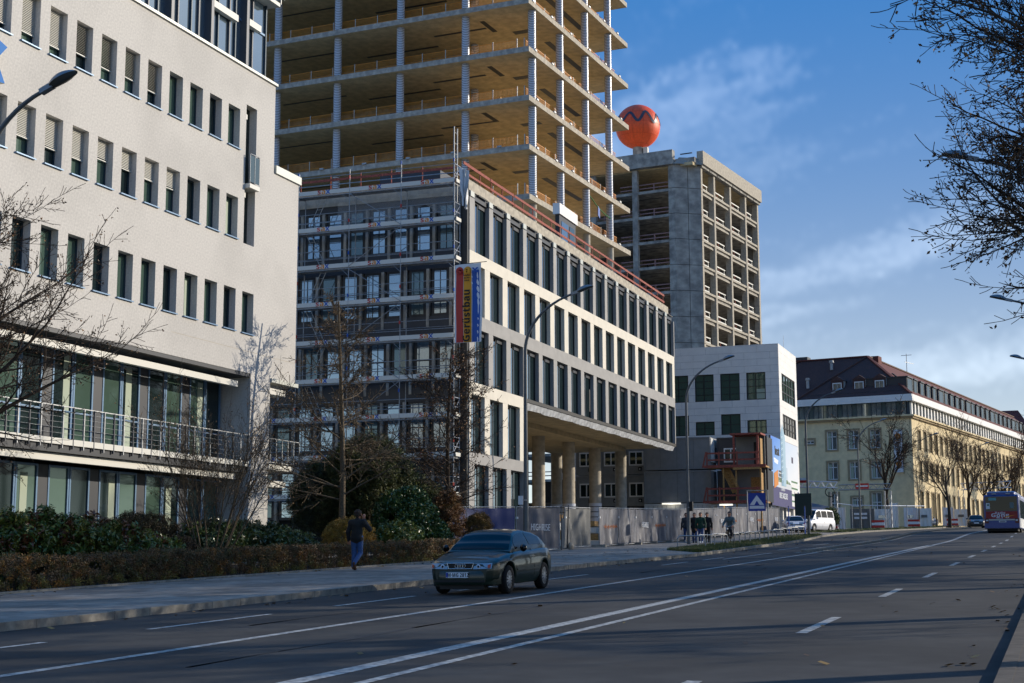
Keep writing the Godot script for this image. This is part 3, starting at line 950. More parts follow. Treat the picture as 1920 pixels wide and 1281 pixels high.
# ---------------------------------------------------------------- scaffolding
func scaffolding() -> void:
	var sc := thing("scaffold", "steel facade scaffold with white toe boards before the building end", "scaffold", P(-36, gh(72), 72.4))
	var decks := [22.02, 19.9, 17.77, 15.66, 13.52, 11.38, 9.30, 7.18, 5.1]
	var stands := [-29.93, -33.08, -36.22, -39.38, -42.5, -45.65]
	for u in stands:
		for s in [72.05, 72.85]:
			var q := MB.new()
			q.tube(P(u, gh(72), s), P(u, 23.3 if s < 72.5 else 22.0, s), 0.028, 0.028, 6)
			put(sc, "standard", q, M.galvanised)
	for j in decks.size():
		var y: float = decks[j]
		for k in stands.size() - 1:
			var u1: float = stands[k]
			var u0: float = stands[k + 1]
			bx(sc, "deck", M.deck_board, u0 + 0.01, u1 - 0.01, y - 0.06, y, 72.1, 72.8)
			var toe := bx(sc, "toe_board", M.pale_box, u0 + 0.015, u1 - 0.015, y + 0.005, y + 0.24, 72.02, 72.06)
			# painted tags: red, orange and blue
			var um := u0 + 1.55
			for e in [[-0.27, M.tag_red, "s"], [0.0, M.tag_orange, "a"], [0.27, M.tag_blue, "x"]]:
				var tm := part(toe, "letter", text_mesh(e[2], 0.42), e[1], Vector3(um + e[0] - (u0 + u1) / 2.0, 0.03, 0.022))
				tm.scale = Vector3(1.25, 0.95, 0.3)
			for h in [0.5, 1.0]:
				var q := MB.new()
				q.tube(P(u0, y + h, 72.05), P(u1, y + h, 72.05), 0.02, 0.02, 5)
				put(sc, "guard_rail", q, M.galvanised)
			var q2 := MB.new()
			q2.tube(P(u0, y - 0.09, 72.05), P(u1, y - 0.09, 72.05), 0.022, 0.022, 5)
			q2.tube(P(u0, y + 0.75, 72.85), P(u1, y + 0.75, 72.85), 0.018, 0.018, 5)
			put(sc, "ledger", q2, M.galvanised)
			# braced end frames
			var q3 := MB.new()
			q3.tube(P(u1, y - 0.1, 72.05), P(u1, y - 0.1, 72.85), 0.022, 0.022, 5)
			q3.tube(P(u1, y - 0.5, 72.05), P(u1 - 0.45, y - 0.09, 72.05), 0.015, 0.015, 4)
			put(sc, "transom", q3, M.galvanised)
			if k == 1 or k == 3:
				var q4 := MB.new()
				var a := P(u0, y - 2.1, 72.0)
				var c := P(u1, y - 0.1, 72.0)
				if j % 2: q4.tube(a, c, 0.02, 0.02, 5)
				else: q4.tube(P(u1, y - 2.1, 72.0), P(u0, y - 0.1, 72.0), 0.02, 0.02, 5)
				put(sc, "diagonal_brace", q4, M.galvanised)
			# ladders between the decks
			if k == 2 and j > 0:
				var lean := 0.5 if j % 2 else -0.5
				var q5 := MB.new()
				var b0 := P(-38.4 - lean, y, 72.4)
				var b1 := P(-38.4 + lean, y + 2.1, 72.4)
				for e in [-0.16, 0.16]: q5.tube(b0 + Vector3(e, 0, 0), b1 + Vector3(e, 0, 0), 0.02, 0.02, 5)
				for e in 7:
					var m := b0.lerp(b1, (e + 0.5) / 7.0)
					q5.tube(m + Vector3(-0.16, 0, 0), m + Vector3(0.16, 0, 0), 0.012, 0.012, 4)
				put(sc, "ladder", q5, M.rail_post)
		# pale end boards turned to the street
		bx(sc, "end_board", M.pale_box, -29.86, -29.82, y + 0.005, y + 0.2, 72.1, 72.8)
		var q6 := MB.new()
		for h in [0.5, 1.0]: q6.tube(P(-29.9, y + h, 72.05), P(-29.9, y + h, 72.85), 0.02, 0.02, 5)
		q6.tube(P(-29.9, y + 0.25, 72.05), P(-29.9, y + 1.0, 72.85), 0.012, 0.012, 4)
		put(sc, "end_rail", q6, M.wrap_white)
	# corner ladder tower sticking up above the roof
	var q7 := MB.new()
	for s in [72.05, 72.5]: q7.tube(P(-29.95, 21, s), P(-29.95, 25.1, s), 0.03, 0.03, 6)
	for k in 5: q7.tube(P(-29.95, 22.4 + k * 0.6, 72.05), P(-29.95, 22.4 + k * 0.6, 72.5), 0.02, 0.02, 5)
	put(sc, "corner_frame", q7, M.rail_post)
	# coloured clamps
	for k in 40:
		var q8 := MB.new()
		var o := P(stands[k % 5] + R.randf_range(-0.02, 0.02), decks[k % 9] + R.randf_range(0.4, 1.6), 72.0)
		q8.obox(o, Vector3(0.035, 0, 0), Vector3(0, 0.09, 0), Vector3(0, 0, 0.03))
		put_at(sc, "clamp", q8, M.tag_red if k % 2 else M.tag_blue, o)
	# plastic sheeting under the top deck and over the corner
	var ps := thing("plastic_sheet", "clear plastic sheeting sagging under the top scaffold deck", "plastic sheet", P(-33, 21, 72.95))
	var g := []
	for r in 9:
		var row := []
		for k in 41:
			var u := -37.4 + k * 0.185
			var f := r / 8.0
			var sag := 0.55 + 0.9 * absf(sin(u * 0.9 + 0.6)) + 0.5 * maxf(0.0, sin(u * 0.55 + 2.0))
			row.append(P(u, 21.75 - sag * f, 72.95 + 0.06 * sin(u * 7.0 + f * 4.0) * f))
		g.append(row)
	var b := MB.new()
	b.grid(g, true)
	put(ps, "film", b, M.plastic_sheet)
	var ws := thing("plastic_sheet", "torn white plastic sheet hanging from the scaffold's top corner", "plastic sheet", P(-29.6, 21, 72.3))
	g = []
	for r in 9:
		var row := []
		for k in 9:
			var f := r / 8.0
			var e := k / 8.0 - 0.5
			row.append(P(-29.5 + e * (0.55 - 0.4 * f) + 0.14 * f + 0.07 * sin(k * 2.4 + f * 5.0), 22.75 - 2.2 * f - 0.2 * e, 72.2 + 0.12 * sin(k * 1.9 + f * 3.0) + 0.2 * e))
		g.append(row)
	b = MB.new()
	b.grid(g, true)
	put(ws, "film", b, M.white_sheet)
	# the banner of the scaffolding firm
	var bn := thing("banner", "hanging banner with red, yellow and blue stripes lettered Gerüstbau", "banner", P(-29.0, 13.1, 71.75))
	var cloth := func(u0: float, u1: float, y0: float, y1: float, dz: float) -> MB:
		var q := MB.new()
		var gg := []
		for r in 13:
			var row := []
			for k in 5:
				var u := lerpf(u0, u1, k / 4.0)
				var y := lerpf(y1, y0, r / 12.0)
				row.append(P(u + 0.03 * sin(y * 1.4) * smooth(-29.6, -28.2, u), y, 71.75 - dz + 0.04 * sin(y * 1.7 + u * 2.0) + 0.03 * sin(u * 5.0)))
			gg.append(row)
		q.grid(gg, true)
		return q
	put(bn, "cloth", cloth.call(-29.78, -28.22, 13.13, 17.36, 0.0), M.banner_white)
	put(bn, "stripe", cloth.call(-29.69, -29.27, 13.15, 17.0, 0.008), M.tag_red)
	put(bn, "stripe", cloth.call(-29.24, -28.80, 13.15, 17.0, 0.008), M.banner_yellow)
	put(bn, "stripe", cloth.call(-28.77, -28.34, 13.15, 17.0, 0.008), M.tag_blue)
	for e in [[-29.48, "s", M.tag_red], [-29.02, "a", M.banner_yellow], [-28.55, "x", M.tag_blue]]:
		var tm := part(bn, "letter", text_mesh(e[1], 0.8), e[2], P(e[0], 17.0, 71.6) - bn.position)
		tm.scale = Vector3(0.95, 0.62, 0.5)
		var cap := MB.new()
		cap.lathe(P(e[0], 17.0, 71.735), [Vector2(0.215, 0.0), Vector2(0.0, 0.006)], 20, Vector3(0, 0, 1))
		if e[1] != "x": put(bn, "stripe_cap", cap, e[2])
	var tx := part(bn, "lettering", text_mesh("Gerüstbau", 0.56), M.black, P(-29.03, 14.55, 71.6) - bn.position)
	tx.rotation_degrees.z = 90
	for e in [["Telefon", 16.72], ["08708", 16.58], ["910-0", 16.44]]:
		part(bn, "lettering", text_mesh(e[0], 0.115), M.black, P(-29.02, e[1], 71.61) - bn.position)
	var pole := MB.new()
	pole.tube(P(-29.9, 17.36, 71.8), P(-27.95, 17.42, 71.8), 0.02, 0.02, 6)
	pole.tube(P(-29.9, 13.13, 71.8), P(-28.1, 13.2, 71.8), 0.015, 0.015, 6)
	put(bn, "pole", pole, M.black)

# ---------------------------------------------------------------- the tower shell with yellow railings
func rail_panel(w: float, h: float) -> ArrayMesh:
	var b := MB.new()
	var k := int(w / 0.105)
	for j in k:
		var x := (j + 0.5) * w / k
		b.box(Vector3(x - 0.011, 0.06, -0.006), Vector3(x + 0.011, h, 0.006))
	for y in [0.05, h * 0.5, h - 0.02]: b.box(Vector3(0, y, -0.012), Vector3(w, y + 0.03, 0.012))
	return b.mesh()

func tower_shell() -> void:
	var b0 := gh(99)
	var o := thing("tower_shell", "unfinished concrete tower with open floors and yellow mesh railings", "building", P(-35.2, b0, 99.0), -3.6)
	var L := 33.0
	var D := 22.1
	var lev := []
	for k in 8: lev.append(28.26 - b0 + 3.735 * k)
	# a wrapped column: white film with dark rings
	var cm := MB.new()
	cm.lathe(Vector3.ZERO, [Vector2(0.30, 0), Vector2(0.30, 3.3)], 20)
	var col_mesh := cm.mesh()
	var rm := MB.new()
	for j in 24: rm.lathe(Vector3(0, 0.07 + j * 0.136, 0), [Vector2(0.301, 0), Vector2(0.306, 0.012), Vector2(0.306, 0.03), Vector2(0.301, 0.042)], 20)
	var ring_mesh := rm.mesh()
	var spots := []
	for k in 6: spots.append(Vector2(-5.55 - 5.6 * k, 0.75))
	for k in 4: spots.append(Vector2(-0.45, 1.65 + 5.52 * k))
	for k in 3: spots.append(Vector2(-6.5 - 7.0 * k, 21.0))
	for k in 2: spots.append(Vector2(-7.5, 6.5 + 7.5 * k))
	var pm := rail_panel(1.96, 1.12)
	for j in lev.size():
		var y: float = lev[j]
		var slab := bx(o, "floor_slab", M.soffit, -L, -0.03, y - 0.40, y, 0.03, D)
		# cast edges in lengths
		for k in 4: bx(slab, "slab_edge", M.pale_concrete, -0.029, 0.0, y - 0.405, y + 0.004, 5.53 * k + 0.004, minf(5.53 * (k + 1), D) - 0.004)
		for k in 6: bx(slab, "slab_edge", M.concrete, -5.5 * (k + 1) + 0.004, -5.5 * k - 0.004, y - 0.405, y + 0.004, 0.0, 0.029)
		# dark strips painting the shade of recessed slots in the underside
		for e in [[-9.5, -5.0, 3.2, 3.5], [-3.4, -1.8, 4.8, 5.5], [-2.4, -1.9, 8.0, 16.0], [-16.5, -10.0, 5.0, 5.3], [-4.6, -4.2, 1.5, 4.0], [-24.0, -18.0, 3.0, 3.25]]:
			var sh := 1.3 * sin(j * 2.3 + e[0])
			bx(slab, "slot_shade", M.sheet_dark, e[0] + sh * 0.3, e[1] + sh * 0.3, y - 0.412, y - 0.401, e[2] + absf(sh) * 0.4, e[3] + absf(sh) * 0.4)
		if j == lev.size() - 1: continue
		for p in spots:
			var c := part(o, "column", col_mesh, M.wrap_white, Vector3(p.x, y + 0.003, -p.y))
			part(c, "ring", ring_mesh, M.wrap_ring)
			var head := MB.new()
			head.lathe(Vector3(0, 3.3, 0), [Vector2(0.285, 0), Vector2(0.285, 0.032)], 16)
			part(c, "head", size_box(Vector3(0.4, 0.035, 0.4)), M.sheet_dark, Vector3(0, 3.316, 0))
		# railings
		for k in 16:
			var rp := part(o, "railing", pm, M.rail_orange, Vector3(-1.5 - 2.0 * (k + 1), y, -1.28))
			part(rp, "post", size_box(Vector3(0.05, 1.2, 0.05)), M.rail_post, Vector3(2.0, 0.6, 0.02))
		for k in 10:
			var rp := part(o, "railing", pm, M.rail_orange, Vector3(-0.95, y, -1.3 - 2.0 * k))
			rp.rotation_degrees.y = 90
			part(rp, "post", size_box(Vector3(0.05, 1.2, 0.05)), M.rail_post, Vector3(0, 0.6, 0.02))
		# anchor shoes on the edges
		for k in 6:
			var shoe := part(o, "anchor_shoe", size_box(Vector3(0.16, 0.14, 0.34)), M.galvanised, Vector3(-0.02, y + 0.05, -1.2 - 3.7 * k - 0.4 * sin(j + k)))
			part(shoe, "bolt", size_box(Vector3(0.05, 0.1, 0.06)), M.black, Vector3(0.06, 0.1, 0.08))
		if j < 2:
			for k in 5: part(o, "anchor_shoe", size_box(Vector3(0.34, 0.14, 0.16)), M.galvanised, Vector3(-2.4 - 3.8 * k, y + 0.05, 0.02))
	# plain columns down to the flat roof below
	var y0: float = lev[0] - 0.4
	for p in spots:
		var q := MB.new()
		q.lathe(Vector3(p.x, 22.2 - b0, -p.y), [Vector2(0.30, 0), Vector2(0.30, y0 - 22.2 + b0)], 18)
		put(o, "base_column", q, M.pale_concrete)
	# core block added inside to keep the open floors dark
	var core := bx(o, "core", M.old_concrete, -27.0, -9.0, 0.0, 56.0 - b0, 8.0, 16.5)
	for j in 7: bx(core, "doorway", M.black, -14.0, -12.6, lev[j] + 0.01, lev[j] + 2.2, 7.97, 7.999)
	# site clutter on the floors: timber panels, drums
	for j in 7:
		for k in 3:
			var w := R.randf_range(0.8, 2.2)
			var u := -2.5 - 8.0 * k - R.randf() * 3.0
			bx(o, "stored_panel", M.yellow_wood if k == 0 else M.sheet_dark, u - w, u, lev[j] + 0.01, lev[j] + R.randf_range(0.5, 1.3), 3.0, 3.3)
	# green strap between two columns
	var st := MB.new()
	var a := Vector3(-0.3, lev[0] + 3.0, -12.7)
	var c2 := Vector3(-0.3, lev[0] + 2.0, -18.2)
	st.path([a, a.lerp(c2, 0.4) - Vector3(0, 0.25, 0), a.lerp(c2, 0.7) - Vector3(0, 0.2, 0), c2], 0.04, 5)
	var gs := thing("strap", "green strap with a blue cloth tied between two tower columns", "strap", o.to_global(a))
	gs.rotation_degrees.y = -3.6
	gs.set_meta("own", true)
	for j in st.v.size(): st.v[j] -= a
	part(gs, "band", st.mesh(), mat("strap_green", Color(0.10, 0.45, 0.22), 0.7))
	var cl := MB.new()
	var d := (a.lerp(c2, 0.45) - Vector3(0, 0.25, 0)) - a
	cl.obox(d + Vector3(0, -0.35, 0), Vector3(0.03, 0, 0), Vector3(0, 0.4, 0), Vector3(0, 0.1, 0.2))
	part(gs, "cloth", cl.mesh(), M.tag_blue)

# ---------------------------------------------------------------- the older concrete tower behind
func concrete_tower() -> void:
	var b0 := gh(180)
	var o := thing("concrete_frame_tower", "bare grey concrete tower frame with a chamfered corner pier and no facade", "building", P(-44.3, b0, 180.0), -7.5)
	var Y := func(y: float) -> float: return y - b0
	var cols := [0.0, 4.8, 11.0, 17.3, 22.5]
	var lev := []
	for k in 12: lev.append(49.18 - 3.335 * k)
	# corner pier in storey-high casts, two panels each
	for j in 12:
		var top: float = Y.call(lev[j] + 3.0 if j == 0 else lev[j - 1] - 0.06)
		var bot: float = Y.call(lev[j])
		for e in [[0.0, 0.49], [0.51, 1.0]]:
			var q := MB.new()
			var a := Vector3(2.66 * e[0], 0, -2.32 * e[0])
			var c := Vector3(2.66 * e[1], 0, -2.32 * e[1])
			var nrm := Vector3(2.32, 0, 2.66).normalized() * 0.6
			var mid := (a + c) / 2.0 - nrm / 2.0
			q.obox(mid + Vector3(0, (top + bot) / 2.0, 0), (c - a) / 2.0, Vector3(0, (top - bot) / 2.0, 0), nrm / 2.0)
			put(o, "pier_panel", q, M.old_concrete)
		bx(o, "pier_return", M.old_concrete, -0.9, -0.02, bot, top, 0.03, 0.6)
		bx(o, "pier_return", M.pale_concrete, 2.1, 2.66, bot, top, 2.40, 2.95)
	var core := bx(o, "core", M.old_concrete, -22.0, -9.0, 0.0, Y.call(52.0), 9.0, 18.0)
	bx(core, "shaft", M.old_concrete, -8.9, -6.0, 0.0, Y.call(52.0), 12.0, 16.0)
	for j in 12:
		var y: float = Y.call(lev[j])
		var slab := bx(o, "floor_slab", M.old_concrete, -24.0, -0.5, y - 0.32, y, 0.7, 25.0)
		bx(slab, "slab_bay", M.old_concrete, -0.499, 2.4, y - 0.32, y, 2.9, 25.0)
		bx(slab, "slab_edge", M.old_concrete, -24.0, -0.92, y - 0.34, y + 0.01, 0.2, 0.69)
		for k in 4: bx(slab, "slab_edge", M.pale_concrete, 2.41, 2.62, y - 0.12, y + 0.16, cols[k] + 2.9, cols[k + 1] + 2.3)
		for k in 4: bx(slab, "ledge", M.pale_concrete, 2.2, 2.56, y - 0.62, y - 0.42, cols[k] + 2.9, cols[k + 1] + 1.9)
		bx(slab, "slot_shade", M.sheet_dark, -9.0, -3.0, y - 0.335, y - 0.322, 3.0, 3.3)  # dark strip below the slab, painted as the shade of a slot
		# guard boards
		for h in [0.45, 0.95]:
			for k in 3: bx(o, "guard_board", M.pink_board, -8.0 * k - 7.9, -8.0 * k - 0.95, y + h, y + h + 0.13, 0.75, 0.79)
		for h in [0.40, 1.0]:
			for k in 4: bx(o, "guard_board", M.pale_box, 2.1, 2.14, y + h, y + h + 0.15, cols[k] + 3.0, cols[k + 1] + 1.3)
		for k in 4:
			for e in 3:
				var q := MB.new()
				var s: float = cols[k] + 3.2 + e * (cols[k + 1] - cols[k] - 1.6) / 2.2
				q.obox(Vector3(2.05, y + 0.5, -s), Vector3(0.03, 0, 0), Vector3(0, 0.5, 0.16), Vector3(0, 0, 0.06))
				put(o, "rail_post", q, M.red_wood if e % 2 else M.pale_box)
		for k in 3: bx(o, "rail_post", M.pink_board, -3.3 - 7.0 * k, -3.15 - 7.0 * k, y, y + 1.1, 0.8, 0.9)
		# inner columns and stored material
		for k in 3:
			bx(o, "inner_column", M.old_concrete, -2.0, -1.5, y, y + 3.0, cols[k + 1] + 0.7, cols[k + 1] + 1.3)
	for k in range(1, 5): bx(o, "column", M.pale_concrete, 1.9, 2.66, 0.0, Y.call(52.15), cols[k] + 2.32, cols[k] + 2.88)
	for u in [-5.6, -11.5, -17.5]: bx(o, "column", M.old_concrete, u - 0.35, u + 0.35, 0.0, Y.call(52.1), 0.1, 0.68)
	bx(o, "rear_wall", M.old_concrete, -24.0, 1.8, 0.0, Y.call(52.0), 25.05, 25.5)
	# heavy roof band, notched at the corner
	var roof := bx(o, "roof_slab", M.soffit, -24.0, 2.3, Y.call(52.0), Y.call(52.4), 0.5, 25.4)
	for k in 6: bx(roof, "roof_band", M.old_concrete, -4.0 * (k + 1) - 0.1, -4.0 * k - 0.115, Y.call(52.19), Y.call(54.08), -0.45, 0.45)
	for k in 8: bx(roof, "roof_band", M.pale_concrete, 2.3, 3.15, Y.call(52.35), Y.call(54.08), 2.0 + 2.95 * k, 4.94 + 2.95 * k)
	for k in 8: bx(roof, "roof_band_foot", M.old_concrete, 2.2, 2.9, Y.call(52.0), Y.call(52.345), 2.2 + 2.95 * k, 4.93 + 2.95 * k)
	var nq := MB.new()
	nq.quad(Vector3(0.05, Y.call(52.2), 0.45), Vector3(0.4, Y.call(53.2), -0.6), Vector3(2.3, Y.call(53.2), -2.0), Vector3(3.1, Y.call(52.2), -2.0))
	put(roof, "corner_apron", nq, M.old_concrete)
	bx(roof, "corner_cap", M.old_concrete, -0.4, 2.4, Y.call(52.41), Y.call(53.1), 0.9, 3.0)
	bx(roof, "notch_bar", M.black, 0.3, 1.9, Y.call(53.75), Y.call(53.85), 1.3, 1.5)

# ---------------------------------------------------------------- the orange ball on its mast
func ball() -> void:
	var C := P(-53.15, 62.3, 195.0)
	var r := 3.12
	var o := thing("ball_sign", "big orange advertising ball with a dark wave band on a short mast", "ball", P(-53.15, 54.1, 195.0))
	var inner := SphereMesh.new()
	inner.radius = r - 0.03
	inner.height = 2.0 * r - 0.06
	part(o, "ball_core", inner, M.tag_red, C - o.position)
	# the skin in panels with fine gaps
	for la in 6:
		for lo in 12:
			var g := []
			for a in 6:
				var row := []
				for b in 7:
					var th := PI * (la + 0.008 + 0.984 * a / 5.0) / 6.0
					var ph := TAU * (lo + 0.008 + 0.984 * b / 6.0) / 12.0
					row.append(Vector3(sin(th) * cos(ph), cos(th), -sin(th) * sin(ph)) * r)
				g.append(row)
			var q := MB.new()
			q.grid(g, true)
			part(o, "panel", q.mesh(), M.ball_orange, C - o.position)
	# wave band standing proud of the skin
	var g2 := [[], []]
	var wave := func(ph: float) -> float: return 0.25 * sin(ph * 8.0 + 0.6) * (0.8 + 0.2 * sin(ph * 2.0))
	for k in 221:
		var ph := -2.2 + k * 0.0215
		var la: float = 0.24 + wave.call(ph)
		var sl := 0.25 * 8.0 * cos(ph * 8.0 + 0.6) * 0.85
		var nn := Vector2(-sl, 1.0).normalized() * 0.06
		for e in 2:
			var f := 1.0 if e == 0 else -1.0
			var p2 := ph + nn.x * f
			var l2 := la + nn.y * f
			g2[e].append(Vector3(cos(l2) * cos(p2), sin(l2), sin(p2) * cos(l2)) * (r + 0.06))
	var w := MB.new()
	w.grid(g2)
	part(o, "wave_band", w.mesh(), mat("wave_grey", Color(0.28, 0.28, 0.32), 0.35, 0.3), C - o.position)
	var mast := MB.new()
	mast.tube(P(-53.15, 54.0, 195), P(-53.15, 59.4, 195), 0.75, 0.75, 18, true)
	put(o, "mast", mast, M.old_concrete)
	bx(o, "mast_box", M.pale_box, -52.3, -51.7, 58.2, 59.2, 194.6, 195.3)

# ---------------------------------------------------------------- the white clad building
func white_building() -> void:
	var U := -23.8
	var S := 135.0
	var o := thing("clad_building", "white panel clad corner building with dark grid windows", "building", P(U, gh(S), S))
	bx(o, "core", M.interior, -45.0, U - 0.16, 3.0, 21.3, S + 0.25, 144.4)
	var wins := [[-34.1, -32.32, 16.5, 19.02], [-31.67, -29.9, 16.5, 19.02], [-29.26, -27.46, 16.5, 19.02], [-26.82, -25.06, 16.5, 19.02], [-34.1, -32.32, 13.35, 15.24], [-31.67, -29.9, 13.35, 14.61], [-29.26, -27.46, 13.35, 15.24], [-26.82, -25.06, 13.35, 14.61]]
	var y := 21.54
	var j := 0
	while y > 4.0:
		var u := -45.0 + (1.2 if j % 2 else 0.0)
		while u < U - 0.01:
			var lo := u
			var hi := minf(u + 2.4, U)
			var cuts := [lo, hi]
			for w in wins:
				if y - 0.3 > w[2] and y - 0.3 < w[3]:
					for e in 2:
						if w[e] > lo and w[e] < hi: cuts.append(w[e])
			cuts.sort()
			for q in cuts.size() - 1:
				var m: float = (cuts[q] + cuts[q + 1]) / 2.0
				var open := false
				for w in wins:
					if m > w[0] and m < w[1] and y - 0.3 > w[2] and y - 0.3 < w[3]: open = true
				if not open and cuts[q + 1] - cuts[q] > 0.05: bx(o, "cladding_panel", M.white_clad, cuts[q] + 0.008, cuts[q + 1] - 0.008, y - 0.622, y - 0.008, S, S + 0.04)
			u += 2.4
		y -= 0.63
		j += 1
	bx(o, "joint_backing", M.sheet_dark, -45.0, -34.1, 3.0, 21.5, S + 0.042, S + 0.1)
	for e in [[-32.32, -31.67], [-29.9, -29.26], [-27.46, -26.82], [-25.06, U - 0.05]]: bx(o, "joint_backing", M.sheet_dark, e[0], e[1], 3.0, 21.5, S + 0.042, S + 0.1)
	for e in [[19.02, 21.5], [15.24, 16.5], [3.0, 13.35]]: bx(o, "joint_backing", M.sheet_dark, -34.1, U - 0.05, e[0], e[1], S + 0.105, S + 0.15)
	bx(o, "roof_edge", M.white_clad, -45.0, U, 21.545, 21.62, S, 144.6)
	for w in wins:
		var f := MB.new()
		var mid: float = lerpf(w[0], w[1], 0.47)
		for e in [w[0] + 0.04, mid, w[1] - 0.04]: mbox(f, e - 0.04, e + 0.04, w[2], w[3], S + 0.12, S + 0.22)
		for e in [w[2] + 0.04, w[3] - 0.04]: mbox(f, w[0] + 0.08, w[1] - 0.08, e - 0.04, e + 0.04, S + 0.13, S + 0.21)
		var n := 3 if w[3] - w[2] > 2 else 1
		for e in n:
			var yy: float = lerpf(w[2], w[3], (e + 1.0) / (n + 1))
			mbox(f, w[0] + 0.08, w[1] - 0.08, yy - 0.025, yy + 0.025, S + 0.135, S + 0.2)
		var win := put(o, "window", f, M.dark_frame)
		bx(win, "pane", M.glass_green, w[0] + 0.06, w[1] - 0.06, w[2] + 0.05, w[3] - 0.05, S + 0.165, S + 0.18)
		if w[1] > -26 and w[2] > 16: bx(win, "pale_blind", M.curtain, w[0] + 0.9, w[1] - 0.1, w[2] + 0.1, w[2] + 1.0, S + 0.155, S + 0.163)  # pale sheet in the lower right of the window
	# side towards the street
	var sw := [[136.3, 143.5, 16.5, 19.02], [136.35, 143.5, 13.35, 15.24]]
	y = 21.54
	j = 0
	while y > 4.0:
		var s := S + 0.045 - (1.2 if j % 2 else 0.0)
		while s < 144.6:
			var lo := maxf(s, S + 0.045)
			var hi := minf(s + 2.4, 144.6)
			var cuts := [lo, hi]
			for w in sw:
				if y - 0.3 > w[2] and y - 0.3 < w[3]:
					for e in 2:
						if w[e] > lo and w[e] < hi: cuts.append(w[e])
			cuts.sort()
			for q in cuts.size() - 1:
				var m: float = (cuts[q] + cuts[q + 1]) / 2.0
				var open := false
				for w in sw:
					if m > w[0] and m < w[1] and y - 0.3 > w[2] and y - 0.3 < w[3]: open = true
				if not open and cuts[q + 1] - cuts[q] > 0.05: bx(o, "cladding_panel", M.white_clad, U - 0.04, U, y - 0.625, y - 0.005, cuts[q] + 0.005, cuts[q + 1] - 0.005)
			s += 2.4
		y -= 0.63
		j += 1
	for w in sw:
		var f := MB.new()
		for e in 6:
			var a: float = lerpf(w[0] + 0.04, w[1] - 0.04, e / 5.0)
			mbox(f, U - 0.2, U - 0.08, w[2], w[3], a - 0.09, a + 0.09)
		for e in 4:
			var a: float = lerpf(w[2] + 0.04, w[3] - 0.04, e / 3.0)
			mbox(f, U - 0.19, U - 0.09, a - 0.04, a + 0.04, w[0], w[1])
		var win := put(o, "window", f, M.dark_frame)
		bx(win, "pane", M.glass_green if w[2] > 16 else M.slat_dark, U - 0.16, U - 0.145, w[2], w[3], w[0], w[1])
	bx(o, "slot_window", M.black, U - 0.05, U + 0.003, 9.3, 11.4, 142.4, 143.6)
	# shop front at street level
	for k in 5: bx(o, "shop_column", M.pale_box, U - 0.5, U - 0.1, 3.0, 6.5, 135.3 + 2.2 * k, 135.6 + 2.2 * k)
	for e in [[-26.0, 139.0, 1.4, "short thin antenna rod on the roof of the white clad building"], [-24.5, 142.0, 1.8, "taller thin antenna rod near the white clad building's far roof corner"]]:
		var ant := thing("antenna", e[3], "antenna", P(e[0], 21.6, e[1]), 0.0, "roof antennas")
		var q := MB.new()
		q.tube(P(e[0], 21.6, e[1]), P(e[0], 21.6 + e[2], e[1]), 0.02, 0.012, 5)
		put(ant, "rod", q, M.galvanised)
		bx(ant, "foot", M.galvanised, e[0] - 0.12, e[0] + 0.12, 21.62, 21.68, e[1] - 0.12, e[1] + 0.12)

# ---------------------------------------------------------------- site containers, stair, billboard, fences
func container(label: String, u0: float, u1: float, y0: float, s0: float, depth: float, ribs: int, win: Array, m: Material) -> Node3D:
	var h := 2.68
	var o := thing("site_container", label, "container", P((u0 + u1) / 2, y0, s0), 0.0, "stacked site containers")
	bx(o, "shell", m, u0 + 0.06, u1 - 0.06, y0 + 0.02, y0 + h - 0.02, s0 + 0.06, s0 + depth)
	for u in [u0, u1 - 0.12]: bx(o, "corner_post", m, u, u + 0.12, y0 + 0.122, y0 + h - 0.142, s0, s0 + 0.12)
	bx(o, "bottom_rail", m, u0, u1, y0, y0 + 0.12, s0, s0 + 0.12)
	bx(o, "top_rail", m, u0, u1, y0 + h - 0.14, y0 + h, s0, s0 + 0.12)
	for k in ribs: bx(o, "wall_seam", M.sheet_dark, lerpf(u0, u1, (k + 1.0) / (ribs + 1)) - 0.008, lerpf(u0, u1, (k + 1.0) / (ribs + 1)) + 0.008, y0 + 0.12, y0 + h - 0.14, s0 + 0.052, s0 + 0.062)
	for w in win:
		var f := bx(o, "window", M.white, w[0], w[1], w[2], w[3], s0 + 0.0, s0 + 0.058)
		bx(f, "pane", M.glass_dark, w[0] + 0.12, w[1] - 0.12, w[2] + 0.12, w[3] - 0.12, s0 - 0.012, s0 - 0.002)
		bx(f, "mullion", M.white, (w[0] + w[1]) / 2 - 0.05, (w[0] + w[1]) / 2 + 0.05, w[2] + 0.12, w[3] - 0.12, s0 - 0.02, s0 - 0.013)
	return o

func tube_lamp(u0: float, u1: float, y: float, s: float, label: String) -> void:
	var o := thing("tube_lamp", label, "lamp", P(u0, y, s), 0.0, "tube lamps of the site")
	var b := MB.new()
	b.tube(P(u0, y, s), P(u1, y, s), 0.06, 0.06, 8, true)
	var m: StandardMaterial3D
	if M.has("tube_light"): m = M.tube_light
	else:
		m = mat("tube_light", Color(0.9, 0.9, 0.88), 0.5)
		m.emission_enabled = true
		m.emission = Color(1.0, 0.97, 0.9)
		m.emission_energy_multiplier = 0.9
	put(o, "tube", b, m)
	bx(o, "holder", M.white, u0, u1, y + 0.065, y + 0.12, s - 0.05, s + 0.05)
	var l := OmniLight3D.new()
	l.name = "light"
	l.light_energy = 0.12
	l.light_size = 0.3
	l.omni_range = 12.0
	l.omni_attenuation = 2.0
	l.shadow_enabled = true
	l.light_color = Color(1.0, 0.97, 0.9)
	l.position = P((u0 + u1) / 2, y - 0.12, s - 0.1) - o.position
	o.add_child(l)

